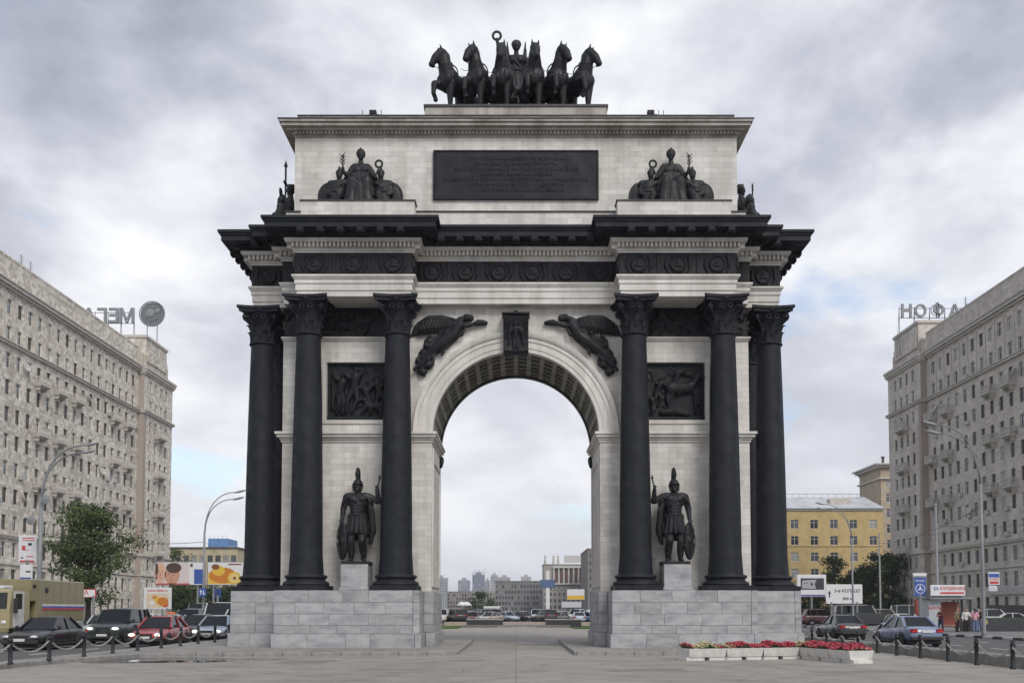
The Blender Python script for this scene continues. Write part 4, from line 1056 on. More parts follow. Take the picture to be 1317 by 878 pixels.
bal_me = {}
def balcony(parent, loc, ang, w=2.3, mat='trim'):
    key = (w, mat)
    if key not in bal_me:
        b = MB(); b.box(-w/2,w/2,-1.0,0,-.14,0); b.box(-w/2+.1,w/2-.1,-.75,0,-.30,-.14)
        for s in (-1,1): b.prism([(s*w*.36-.1,-.6),(s*w*.36+.1,-.6),(s*w*.36+.1,0),(s*w*.36-.1,0)],-.65,-.30)
        b.box(-w/2,w/2,-1.0,-.93,.0,.12); b.box(-w/2,w/2,-1.02,-.91,.92,1.02)
        for s in (-1,1): b.box(s*w/2-.06,s*w/2+.06,-1.02,-.90,0,1.0); b.box(*sorted((s*w/2,s*(w/2-.07))),-.9,0,.92,1.0)
        n = int(w/.22)
        for k in range(n): x = -w/2+.1+(w-.2)*k/(n-1); b.lathe([(.04,.12),(.075,.35),(.04,.6),(.05,.92)],6,(x,-.965,0),False)
        for s in (-1,1):
            for k in range(4): b.lathe([(.04,.0),(.075,.35),(.04,.6),(.05,.92)],6,(s*(w/2-.05),-.75+.2*k,0),False)
        bal_me[key] = b.mesh('balcony', M[mat])
    return link('balcony', bal_me[key], parent, loc, (0, 0, ang))
ac_me = MB().cbox(-.42,.42,-.34,0,0,.55,.03).lathe([(.0,0),(.2,0),(.2,.02),(0,.02)],14,(0,0,0),False).mesh('air_conditioner', M['ac'])
dish_me = MB().lathe([(.0,0),(.3,.04),(.55,.16),(.52,.17),(.3,.07),(0,.03)],18,(0,0,0),False).mesh('satellite_dish', M['ac'], True)

FLOOR = 3.12
def apartment_block(side, X, matn, label, d_far, d_tow, d_near, bal_cols, seed, u_first):
    """long avenue block: street facade faces the avenue, far end carries a projecting tower"""
    rng = random.Random(seed)
    yf, yt, yn = d_far-40, d_tow-40, d_near-40
    t = thing('apartment_building', label, 'building', (side*X, yt, ZR))
    # local frame of the facade: u runs to the right seen from the avenue
    ang = PI/2 if side < 0 else -PI/2
    # u for a world distance: side<0 -> facing +X: right = +Y ; side>0 -> facing -X: right = -Y
    sgn = 1 if side < 0 else -1
    H = 42.5
    rows = [(2.4+FLOOR*k, 1.75 if k < 10 else 1.7) for k in range(12)]
    rows[0] = (2.2, 2.3)
    L = yt - yn
    us = sorted(u_first + 2.46*i*(-sgn if True else 1) for i in range(40))
    us = [u for u in us if (-L+1.2 < u < -1.0 if sgn > 0 else 1.0 < u < L-1.2)]
    cols = [(u, 1.05) for u in us]
    pick = lambda u, j, r: 'winframe' if (j >= 10 and r.random() < .75) or r.random() < .35 else 'winframe_d'
    U0, U1 = (-L, 0) if sgn > 0 else (0, L)
    wall = facade(t, (0,0,0), ang, cols, rows, U0, U1, 0, 40.0, matn, ['winframe'], .25, 'wall', rng, pick)
    fwd = Vector((-side, 0, 0))
    def band(z0, z1, p, u0, u1, name='cornice', off=0.0):
        m = MB().box(u0, u1, -p-off, .0-off if not off else -off, z0, z1); return m.build(name, M['trim'], wall)
    for z0, z1, p in ((32.2,32.5,.35),(32.5,32.62,.5),(9.95,10.2,.30),(10.2,10.3,.4),(6.9,7.05,.18),(38.6,38.9,.3),(38.9,39.3,.6),(39.3,39.45,.75)): band(z0,z1,p,U0+.01,U1-.01)
    m = MB().box(U0,U1,.0,.5,40.0,H-.25); m.box(U0,U1,-.05,.55,H-.25,H); m.build('parapet', M[matn], wall)
    for u in us:                       # little balls and hoods above the top windows
        MB().box(u-.65,u+.65,-.16,0,38.35,38.5).build('window_hood', M['trim'], wall)
        MB().ell((u,-.3,39.72),(.22,.2,.3),n=8,m=5).build('ball_finial', M['trim'], wall)
    pil = MB()
    for u in us[::1]:
        pil.box(u-1.23-.09,u-1.23+.09,-.1,0,32.7,38.3)
    pil.build('pilaster_strip', M['trim'], wall)
    for u0i, ks in bal_cols:
        u = min(us, key=lambda q: abs(q-u0i))
        for k in ks: balcony(wall, (u, 0, 2.4+FLOOR*k-1.35), 0)
    for _ in range(26):
        u = rng.choice(us) + 1.23*0 + .9; k = rng.randrange(2, 11)
        o = link('air_conditioner', ac_me, wall, (u, -.02, 2.4+FLOOR*k-1.0))
    for _ in range(5):
        u = rng.choice(us) + 1.2; k = rng.randrange(4, 10); link('satellite_dish', dish_me, wall, (u, -.3, 2.4+FLOOR*k), (R(70), 0, rng.uniform(-.5,.5)))
    # tower at the far end, set forward
    TW = yf - yt; pj = .9
    trows = [(2.4+FLOOR*k, 1.75) for k in range(12)]; trows[0] = (2.2, 2.3)
    T0, T1 = (0, TW) if sgn > 0 else (-TW, 0)
    mid = (T0+T1)/2
    tw = facade(t, (-side*pj, 0, 0), ang, [(mid-3.4,.95),(mid-1.15,.95),(mid+1.15,.95),(mid+3.4,.95)], trows, T0, T1, 0, 39.4, matn, ['winframe'], .25, 'tower_wall', rng, pick)
    u_in = T0 if sgn > 0 else T1
    e = MB()
    for u, w in ((T0+.0, .0), ): pass
    q = MB(); a, b = (T0-.001, T0+.02) if sgn > 0 else (T1-.02, T1+.001); q.box(a, b, .0, pj, 0, 39.4); q.build('tower_side', M['brick_dark'], tw)
    for k in range(52):                # brick quoins up the tower's inner corner
        pass
    qq = MB(); a, b = (T0+.02, T0+.9) if sgn > 0 else (T1-.9, T1-.02); qq.box(a, b, -.06, 0, 10.4, 32.0); qq.build('quoin_strip', M['brick_dark'], tw)
    far_end = MB(); a, b = (T1-.02, T1) if sgn > 0 else (T0, T0+.02); far_end.box(a, b, .0, 14, 0, 39.4); far_end.build('end_wall', M[matn], tw)
    for z0, z1, p in ((32.2,32.5,.35),(32.5,32.62,.5),(9.95,10.2,.30),(6.9,7.05,.18),(38.3,38.6,.25),(38.6,39.0,.45),(39.0,39.4,.6)):
        MB().box(T0-.02-p*.5,T1+.02+p*.5,-p,.8,z0,z1).build('cornice', M['trim'], tw)
    tp = MB().box(T0+1.2,T1-2.2,.3,9,39.4,44.3) if sgn > 0 else MB().box(T0+2.2,T1-1.2,.3,9,39.4,44.3)
    tp.box(T0+.6,T1-.6,.6,8.5,39.4,41.9); tp.box(T0+1.6,T1-2.6,.0,.3,40.6,42.2) if sgn > 0 else tp.box(T0+2.6,T1-1.6,.0,.3,40.6,42.2)
    tp.build('tower_top', M[matn], tw)
    tc_ = MB().box(*( (T0+1.0,T1-2.0) if sgn > 0 else (T0+2.0,T1-1.0)), .1, 9.2, 44.3, 44.7).build('cornice', M['trim'], tw)
    for k in (9, 7, 5, 3): balcony(tw, (mid, 0, 2.4+FLOOR*k-1.35), 0, 3.3)
    # body behind the facades, roof
    body = MB().box(U0, U1, .36, 15, 0, 40.0); body.build('body', M[matn], wall)
    bt = MB().box(T0+.02, T1-.02, .36, 15, 0, 39.4); bt.build('body', M[matn], tw)
    for _ in range(3):
        u = rng.uniform(U0+4, U1-4); z = H
        an = MB().tube([(u,2,z-.5),(u,2,z+2.6)],.05,5)
        for k in range(4): an.tube([(u-.5,2,z+1.2+.4*k),(u+.5,2,z+1.2+.4*k)],.03,4)
        an.build('antenna', M['letters'], wall)
    return t, wall, tw, us
wb, wb_wall, wb_tow, wus = apartment_block(-1, 58.6, 'facade_w', 'tall speckled beige apartment block with balconies and a disc sign on its roof', 163.5, 151.0, 98.0,
    [(-31.7,(9,7,5)),(-26.8,(9,7,5)),(-21.9,(9,7,5)),(-9.5,(9,7,5)),(-4.5,(9,7,5))], 3, -2.0)
eb, eb_wall, eb_tow, eus = apartment_block(1, 60.5, 'facade_e', 'tall grey-brown apartment block with balconies above the bus stop kiosk', 155.8, 143.2, 100.0,
    [(2.2,(9,7,5)),(7.0,(9,7,5)),(19.0,(9,7,5)),(23.8,(9,7,5)),(31,(9,7,5))], 5, 2.2)
# shop front band on the east block
MB().box(18,44,-.25,0,3.6,4.5).build('shop_fascia', simple('pale shop fascia', (0.42,0.42,0.40)), eb_wall)
# roof signs, seen from behind so the lettering is mirrored
def letter_mesh(ch, h, mat, depth=.22):
    me = text_mesh('letter', ch, h*1.42, mat, depth, bold=h*.035)
    xs = [v.co.x for v in me.vertices]; ys = [v.co.y for v in me.vertices]; cx, cy = (min(xs)+max(xs))/2, min(ys)
    k = h/(max(ys)-cy) if ch != 'Ф' else h*1.12/(max(ys)-cy)
    for v in me.vertices: v.co.x = (v.co.x-cx)*k; v.co.y = (v.co.y-cy)*k
    return me
def roof_sign(label, d, letters, ybot, ytop, zfoot):
    Y = d - 40
    pts = [(P(x, ybot, Y).x, ch) for x, ch in letters]; z0 = P(0, ybot, Y).z; h = P(0, ytop, Y).z - z0
    t = thing('roof_sign', label, 'sign', (pts[0][0], Y, zfoot))
    for x, ch in pts:
        link('letter', letter_mesh(ch, h, M['letters'], .15), t, (x-pts[0][0], 0, z0-zfoot), (PI/2, 0, 0), (-1, 1, 1))
    xa, xb = min(p[0] for p in pts)-pts[0][0]-1, max(p[0] for p in pts)-pts[0][0]+1
    fr = MB().box(xa, xb, .3, .38, z0-zfoot-.05, z0-zfoot+.05).box(xa, xb, .3, .38, z0-zfoot+h*.7, z0-zfoot+h*.7+.08)
    n = 8
    for k in range(n): x = xa+(xb-xa)*k/(n-1); fr.tube([(x,.35,0),(x,.35,z0-zfoot+h*.8)],.06,5); fr.tube([(x,1.6,0),(x,.4,z0-zfoot+h*.6)],.04,5)
    fr.build('support_frame', M['letters'], t)
    return t, z0, h
sw, z0, h = roof_sign('mirrored grey roof lettering seen from behind, with a round disc at its end', 155, [(163,'М'),(146,'Е'),(131,'Г'),(114,'А'),(98,'Ф'),(80,'О'),(62,'Н')], 415, 396, 41.0)
dc = P(195.5, 403.5, 115); dx = dc.x - sw.location.x; dz = dc.z - 41.0
dk = MB().torus((dx,0,dz),2.0,.10,'Y',36,6).torus((dx,0,dz),1.05,.05,'Y',28,5)
for k in range(9):
    u = -1.6+.4*k; hh = math.sqrt(max(0, 4-u*u)); dk.box(dx+u-.03,dx+u+.03,.05,.11,dz-hh,dz+hh); dk.box(dx-hh,dx+hh,.12,.18,dz+u-.03,dz+u+.03)
dk.ell((dx,.25,dz),(1.95,.04,1.95),n=32,m=8); dk.ell((dx-.4,.1,dz+.2),(.75,.12,.75),n=16,m=8); dk.ell((dx+.75,.1,dz+.5),(.4,.12,.4)); dk.tube([(dx-.8,.2,3.4),(dx-.8,.2,dz-1.6)],.08,5); dk.tube([(dx+.8,.2,3.4),(dx+.8,.2,dz-1.6)],.08,5)
dk.build('disc_emblem', M['letters'], sw)
roof_sign('mirrored grey roof lettering seen from behind on the block above the bus stop', 150, [(1166,'Н'),(1184,'О'),(1206,'Ф'),(1228,'А'),(1248,'Г'),(1266,'Е'),(1287,'М')], 408, 391, 41.0)

# ---- generic front-facing building from photograph outline at a given distance
def box_building(label, x0, x1, ytop, d, depth, wall_c, cols, rows, win=(1.2,1.6), roof_c=(0.12,0.12,0.125), frames='winframe_d', name='building', parapet=.5, cat='building', group=None, foot=0.0):
    Y = d-40; a, b = X_at(x0, Y), X_at(x1, Y); H = P(0, ytop, Y).z - ZR
    t = thing(name, label, cat, ((a+b)/2, Y, ZR), 0, group); w = b-a
    mt = simple('wall '+label[:20], wall_c, .9, 0, .14, .6)
    M['_tmp'] = mt
    cs = [(-w/2+w*(i+.5)/cols, win[0]) for i in range(cols)] if cols else []
    fl = H/(rows+.6) if rows else 3
    rs = [(fl*(j+.75), win[1]) for j in range(rows)] if rows else []
    pick = lambda u, j, r: frames
    wall = facade(t, (0,0,0), 0, cs, rs, -w/2, w/2, 0, H, '_tmp', [frames], .2, 'wall', random.Random(1), pick)
    MB().box(-w/2,w/2,.31,depth,0,H-.01).build('body', mt, wall)
    MB().box(-w/2-.25,w/2+.25,-.25,depth+.2,H,H+.35).build('roof', simple('roof '+label[:20], roof_c, .8), t)
    return t, wall, H, w
# yellow house and its tower beyond the east block
yt_, yw, yH, yW = box_building('ochre yellow three-window-row house with pale metal roof', 985, 1137, 656, 190, 14, (0.48,0.36,0.17), 6, 6, (1.5,1.75), (0.42,0.43,0.44), 'winframe', 'house')
for z in (yH*.665, yH*.34): MB().box(-yW/2,yW/2,-.12,0,z,z+.2).build('string_course', simple('ochre trim', (0.42,0.29,0.12)), yw)
rf = MB(); rf.add([(-yW/2-.4,-.5,yH+.36),(yW/2+.4,-.5,yH+.36),(yW/2-1,7,yH+3.4),(-yW/2-.4,7,yH+3.4),(-yW/2-.4,14.5,yH+.36),(yW/2+.4,14.5,yH+.36)],[(0,1,2,3),(3,2,5,4),(1,5,2)])
rfo = rf.build('pitched_roof', simple('snow-grey sheet roof', (0.45,0.46,0.48), .45, 0, .2, .5), yt_)
MB().box(2,6,2.2,4.5,yH+1.0,yH+2.6).build('dormer', M['trim'], rfo)
for k in range(40): pass
rl = MB().tube([(-yW/2,6.9,yH+4.0),(yW/2-1,6.9,yH+4.0)],.05,4)
for k in range(16): rl.tube([(-yW/2+(yW-1)*k/15,6.9,yH+3.3),(-yW/2+(yW-1)*k/15,6.9,yH+4.0)],.04,4)
rl.build('roof_railing', M['letters'], rfo)
t2, w2, H2, W2 = box_building('beige tower with flat projecting cornice beside the yellow house', 1135, 1182, 603, 196, 12, (0.40,0.335,0.25), 2, 9, (1.5,1.8), (0.3,0.26,0.2), 'winframe', 'house')
for z0, z1, p in ((H2-2.0,H2-1.7,.4),(H2+.35,H2+.8,.7),(H2+.8,H2+1.1,1.2)): MB().box(-W2/2-p,W2/2+p,-p,12+p,z0,z1).build('cornice', M['trim'], w2)
for x, h, r in ((-1.2,1.9,.25),(1.3,2.4,.7),(3.2,2.0,.3)): MB().lathe([(r,0),(r,h),(r*1.5,h),(r*1.5,h+.3),(0,h+.3)],10,(x,5,H2+1.1)).build('chimney', simple('dark chimney', (0.06,0.06,0.065)), t2)
# ochre long house and netted tower behind the billboards on the west side
box_building('long pale ochre house with overhanging dark roof, behind the billboards', 214, 305, 705, 235, 14, (0.43,0.37,0.25), 9, 5, (1.3,1.7), (0.08,0.075,0.07), 'winframe_d', 'house')
tb, wbk, Hb, Wb = box_building('tower block under construction wrapped in blue netting', 268, 300, 703, 420, 14, (0.42,0.47,0.52), 6, 8, (1.2,1.6), (0.3,0.32,0.35), 'winframe')
bn = MB().box(-Wb/2-.3,Wb/2-2.5,-.3,14.2,Hb,Hb+3.6)
for k in range(5): bn.tube([(-Wb/2+.3+k*1.8,0,Hb+3.5),(-Wb/2+.3+k*1.8,0,Hb+5)],.08,5)
bn.build('blue_netting', simple('blue construction netting', (0.10,0.22,0.42), .9, 0, .25, .8), tb)
# skyline through the arch
TW = [('pale grey slab tower block at the far end of the skyline beside the arch pier', 556, 575, 743, 1300, (.33,.34,.37), 6, 12),
      ('square bluish tower block standing alone between two gaps of sky', 589, 604, 746, 1350, (.28,.31,.36), 5, 11),
      ('tallest blue-grey tower block with spikes on its roof', 607.5, 623, 739, 1400, (.19,.22,.29), 5, 13),
      ('narrow grey tower block beside the tallest spiked tower', 623.5, 630, 746.5, 1500, (.28,.29,.32), 2, 10),
      ('pale round-topped tower block above the long grey row', 631, 640, 739.5, 1550, (.36,.36,.38), 3, 12),
      ('pale stepped slab tower block rising over the dark grey row', 640.5, 656, 742, 1600, (.37,.37,.38), 5, 11),
      ('white slab tower block above the roof of the dark grey row', 670, 683, 741.5, 1500, (.42,.42,.42), 4, 10)]
for lab, x0, x1, yt0, d, c, nc, nr in TW:
    t, w, H, W = box_building(lab, x0, x1, yt0, d, 18, c, nc, nr, (W_ := (X_at(x1,d-40)-X_at(x0,d-40))/nc*.55, 2.0), (.25,.25,.27), 'winframe_d', 'tower_block', group='tower blocks of the skyline')
    MB().box(-W*.2,W*.2,4,12,H+.3,H+4).build('lift_house', simple('lift house', c), t)
    if 'spikes' in lab:
        for k in range(6): MB().tube([(-W*.45+W*.18*k,2,H),(-W*.45+W*.18*k,2,H+5+2*(k%2))],.5,5).build('spike', M['letters'], t)
box_building('low brown stone row behind the traffic, beneath the lone square tower', 575, 608, 761, 520, 14, (.26,.24,.22), 9, 5, (1.0,1.5), (.2,.2,.21), 'winframe_d')
box_building('low beige row with a grey metal roof beside the dark grey row', 606, 641, 760, 500, 14, (.33,.30,.26), 9, 5, (1.0,1.5), (.33,.33,.35), 'winframe_d')
box_building('long dark grey avenue block with rows of windows', 637, 701, 747.5, 460, 16, (.20,.20,.205), 16, 5, (.95,1.5), (.17,.165,.16), 'winframe_d')
box_building('dark stone block whose edge shows beside the arch pier', 756, 850, 706, 380, 40, (.19,.18,.17), 12, 8, (1.1,1.6), (.2,.13,.11), 'winframe_d')
cbt, cw, cH, cW = box_building('grey stone block with a white colonnade under its roof and crowning statues', 699, 758, 726, 430, 18, (.33,.31,.28), 0, 0, roof_c=(.3,.29,.27))
wh = simple('white colonnade stone', (.52,.51,.49)); dkr = simple('red brown loggia wall', (.15,.075,.06))
MB().box(-cW*.28,cW/2-.3,-.25,-.02,cH-7.8,cH-1.4).build('loggia_wall', dkr, cw)
for k in range(8): x = -cW*.28+ (cW*.78-.6)*k/7+.1; MB().lathe([(.55,0),(.42,.3),(.38,5.9),(.55,6.3),(.55,6.6)],10,(x,-.7,cH-8.0)).build('colonnade_column', wh, cw)
MB().box(-cW*.30,cW/2,-1.4,0,cH-1.4,cH-.6).build('cornice', wh, cw); MB().box(-cW*.30,cW/2,-1.3,0,cH-8.6,cH-8.0).build('ledge', wh, cw)
for k in range(9): x = -cW*.28+cW*.76*k/8; MB().torus((x,-.3,cH-10),.8,.15,'Y',12,5).build('garland', wh, cw)
wms = window_meshes(1.1, 1.6, 'winframe_d', 'window')
for j in range(4):
    for k in range(10):
        x = -cW/2+cW*(k+.5)/10; o = link('window', wms[0], cw, (x,-.07,2+j*2.8)); link('pane', wms[1], o)
for k in range(3): MB().lathe([(.5,0),(.5,2.2),(.25,2.6),(.5,3.2),(.3,3.9),(0,4.0)],8,((-cW/2+.8,-cW*.28,-cW*.18)[k],0,cH+.3)).build('roof_statue', M['trim'], cbt)
MB().box(-1,cW*.4,1,1.3,cH+1.0,cH+4.2).build('roof_sign_board', wh, cbt)

# ------------------------------------------------------------------ streets
struct(MB().prism([(28.4,-70),(40,-70),(40,58),(28.4,58)], ZR-.2, ZR+.13).build('footway_east', M['walkway']))
struct(MB().prism([(-58,-40),(-43,-40),(-43,140),(-58,140)], ZR-.2, ZR+.13).build('footway_west', M['walkway']))
struct(MB().prism([(54,-40),(60.2,-40),(60.2,140),(54,140)], ZR-.2, ZR+.13).build('footway_by_block', M['walkway']))
lwn = lambda poly, n='lawn': struct(MB().prism(poly, ZR-.2, ZR+.17).build(n, M['grass']))
lwn([(40.1,-30),(44.5,-30),(44.5,95),(40.1,95)]); lwn([(15,80),(58,80),(58,108),(15,108)][::1]); lwn([(-11.9,36),(-5.0,45.0),(-5.0,56.5),(-13.5,56.5),(-13.5,40)]); lwn([(5.0,45.0),(11.9,36),(13.5,40),(13.5,56.5),(5.0,56.5)])
# kerbs: the dark raised kerb behind the east posts, painted kerb by the bus stop
ke = MB().box(14.12,14.5,-80,47,-.3,.30).build('kerb_wall', M['kerb']); struct(ke)
kerb_run(ke, [(14.31,-24),(14.31,24)], .33, .42, 1.9)
kf = MB().box(28.22,28.4,-70,58,-.3,ZR+.02).build('kerb_line', M['kerb']); struct(kf)
M['kerb_black'] = simple('black painted kerb', (.05,.05,.05), .8); M['kerb_white'] = simple('white painted kerb', (.55,.55,.53), .8)
for k in range(40):
    me = None
for col_ in ('kerb_black', 'kerb_white'):
    me = MB().cbox(0.008,1.192,-.09,.09,-.2,ZR+.16,.015).mesh('kerb_stone', M[col_])
    for k in range(0, 32):
        y = -14 + 2.4*k + (1.2 if col_ == 'kerb_white' else 0); link('kerb_stone', me, kf, (28.31, y, 0), (0,0,PI/2))
kw = MB().box(-15.25,-15.05,-60,47,-.3,.10).build('kerb_line', M['kerb']); struct(kw)
lm = MB().box(-.06,.06,0,1.6,ZR,ZR+.006).mesh('lane_mark', M['paint'])
mk = struct(MB().box(21.30,21.42,-40,-38.4,ZR,ZR+.006).build('lane_markings', M['paint']))
for X in (18.0, 21.4, 24.9, -18.8, -22.4, -26.0, -29.6):
    for k in range(26): link('lane_mark', lm, mk, (X, -34+4.6*k, 0))
# steps and granite parapets at the end of the plaza
M['granite'] = simple('polished dark granite', (.045,.046,.05), .25, 0, .25, 8); M['granite_top'] = simple('grey granite coping', (.28,.27,.26), .6)
st = MB()
for k in range(2): st.box(-5.0+0*k,5.0,50.2+.4*k,56,0,.11*(k+1)) if k else st.box(-1.7,1.9,49.9,56,-.05,.09)
struct(st.build('steps', M['platform']))
for x0, x1, lab in ((-4.55,-1.2,'low black granite block with pale coping, on the side of the disc sign building'),(2.75,6.05,'low black granite block with pale coping, on the side of the colonnade block')):
    g = thing('granite_block', lab, 'block', ((x0+x1)/2, 51.5, 0), 0, 'granite blocks at the end of the plaza'); w = x1-x0
    MB().cbox(-w/2,w/2,-.5,.9,0,.66,.02).build('body', M['granite'], g); MB().cbox(-w/2-.06,w/2+.06,-.56,.96,.66,.76,.02).build('coping', M['granite_top'], g)
tag(MB().cbox(-7,9,56.3,56.7,-.1,.42,.03).build('plaza_wall', simple('pale pink stone wall', (.38,.30,.25))), 'low pinkish stone wall closing the end of the plaza', 'wall')
# puddle by the platform kerb
pm = MT('puddle water', .03, 0, .5); pm.color((.022,.021,.02)); M['puddle'] = pm.m
rngp = random.Random(2); pts = []
for k in range(36):
    a = 2*PI*k/36; r = 1 + .16*math.sin(3*a+1)+.12*math.sin(5*a)+rngp.uniform(-.05,.05); pts.append((-11.3+3.0*r*math.cos(a), -7.7+1.75*r*math.sin(a)))
struct(MB().prism(pts, -.05, .004).build('puddle', M['puddle']))

M['crack'] = simple('crack filled with dirt', (.17,.16,.15), .95); M['patch'] = ground_mat('repair patch', (.235,.225,.212), None, .12)
def crack(label, pts, w, seed):
    rng = random.Random(seed); P0 = [Vector(q) for q in pts]; q = []
    for a, b in zip(P0, P0[1:]):
        n = max(2, int((b-a).length/.25))
        for k in range(n): q.append(a.lerp(b, k/n) + Vector((rng.uniform(-.05,.05), rng.uniform(-.05,.05))))
    q.append(P0[-1]); v = []; f = []
    for i, c in enumerate(q):
        d = (q[min(i+1,len(q)-1)] - q[max(i-1,0)]).normalized(); nn = Vector((-d.y, d.x))*w*rng.uniform(.5,1.3)/2
        v += [(c.x+nn.x, c.y+nn.y, .0035), (c.x-nn.x, c.y-nn.y, .0035)]
    for i in range(len(q)-1): f.append((2*i, 2*i+1, 2*i+3, 2*i+2))
    struct(MB().add(v, f).build('pavement_crack', M['crack']))
crack('', [(-13,-10.5),(-8,-11.2),(-3,-10.8),(4,-11.4),(9,-11),(13.5,-11.6)], .018, 2)
crack('', [(-4,-18),(-3.1,-14.5),(-4.2,-12),(-3.4,-9)], .016, 3)
crack('', [(5.2,-17),(6.4,-14),(5.9,-11.5),(7.6,-9.8)], .018, 4)
crack('', [(-2.2,1.2),(2.2,1.6)], .018, 5); crack('', [(-8,-16),(-10,-13),(-9.4,-11)], .016, 6)
crack('', [(-13,-15.2),(-6,-15.6),(1,-15.1),(8,-15.7),(13.8,-15.3)], .018, 7)
for i, (x, y, w_, h_, a) in enumerate(((3.5,-13.2,2.2,1.2,.1),(-6.6,-9.0,1.6,2.0,-.05),(9.3,-13.9,3.0,1.0,.02),(-1.6,-8.2,1.2,.9,.2),(1.2,6.5,2.4,1.4,0))):
    rng_ = random.Random(i); pts = [( sx*w_/2+rng_.uniform(-.12,.12), sy*h_/2+rng_.uniform(-.1,.1)) for sx, sy in ((-1,-1),(-.3,-1.05),(.4,-.95),(1,-1),(1.03,.1),(1,1),(.2,1.04),(-.5,.97),(-1,1),(-1.02,0))]
    o = struct(MB().prism(pts, -.02, .003).build('pavement_patch', M['patch'])); o.location = (x, y, 0); o.rotation_euler = (0,0,a)
# ------------------------------------------------------------------ vehicles
def paint_mat(name, c, rough=.28):
    m = MT(name, rough, 0.0, 0.6); d = m.ramp(m.noise(1.6, 5, .6), [(0.35, tuple(q*.86 for q in c)), (0.7, c)]); m.color(d)
    m.b.inputs['Coat Weight'].default_value = .5; m.b.inputs['Coat Roughness'].default_value = .12; return m.m
M['tyre'] = plain('tyre rubber', (.018,.018,.019), .85); M['rim'] = plain('alloy rim', (.35,.36,.37), .35, .6)
M['blacktrim'] = plain('black plastic trim', (.022,.022,.024), .6); M['headlamp'] = plain('clear lamp glass', (.62,.63,.64), .12, .2)
M['taillamp'] = plain('red lamp glass', (.42,.02,.018), .2); M['plate'] = plain('number plate', (.6,.6,.58), .5); M['chrome'] = plain('chrome', (.55,.55,.56), .15, 1.0)
hl = MT('lit headlamp', .3); hl.b.inputs['Emission Color'].default_value = (1, .96, .88, 1); hl.b.inputs['Emission Strength'].default_value = 1.3; hl.color((.8,.8,.8)); M['headlamp_lit'] = hl.m
SPEC = {  # L, W, belt z list along the length, glass (front base, front top, rear top, rear base), roof z
 'sedan': dict(L=4.55, W=1.76, sec=[(-.5,.60,.78,.70),(-.475,.68,.90,.80),(-.36,.76,.97,.86),(-.19,.88,1,.88),(0,.92,1,.88),(.25,.95,1,.87),(.38,.96,.97,.86),(.47,.92,.92,.82),(.5,.72,.84,.74)], g=(-.20,-.045,.21,.365), zr=1.43, gw=(.80,.60), r=.31),
 'suv':   dict(L=4.70, W=1.86, sec=[(-.5,.80,.82,.75),(-.475,.92,.92,.85),(-.36,1.02,.98,.92),(-.20,1.10,1,.93),(0,1.12,1,.93),(.25,1.14,1,.93),(.40,1.15,.98,.92),(.485,1.12,.95,.9),(.5,.95,.88,.82)], g=(-.21,-.09,.40,.475), zr=1.80, gw=(.86,.70), r=.38),
 'hatch': dict(L=3.95, W=1.65, sec=[(-.5,.60,.80,.70),(-.47,.72,.92,.80),(-.33,.82,.98,.83),(-.18,.90,1,.84),(0,.93,1,.84),(.25,.95,1,.83),(.42,.95,.96,.82),(.49,.90,.92,.79),(.5,.75,.85,.74)], g=(-.20,-.06,.36,.465), zr=1.46, gw=(.76,.60), r=.29),
 'van':   dict(L=5.2, W=1.95, sec=[(-.5,.75,.86,.8),(-.48,.95,.94,.9),(-.40,1.10,.99,.96),(-.25,1.25,1,.97),(0,1.27,1,.97),(.3,1.28,1,.97),(.45,1.28,1,.97),(.495,1.27,.99,.96),(.5,1.1,.95,.92)], g=(-.36,-.26,.47,.495), zr=2.25, gw=(.94,.86), r=.36)}
_car = {}
def rounded(mb, lv=1):                # one round of subdivision, baked in
    tmp = bpy.data.objects.new('tmp_round', mb.mesh('tmp_round', None)); C.objects.link(tmp)
    m = tmp.modifiers.new('s', 'SUBSURF'); m.levels = lv; m.render_levels = lv
    dg = bpy.context.evaluated_depsgraph_get(); dg.update(); ev = tmp.evaluated_get(dg).to_mesh()
    o = MB(); o.v = [tuple(q.co) for q in ev.vertices]; o.f = [tuple(q.vertices) for q in ev.polygons]
    old = tmp.data; bpy.data.objects.remove(tmp); bpy.data.meshes.remove(old); return o
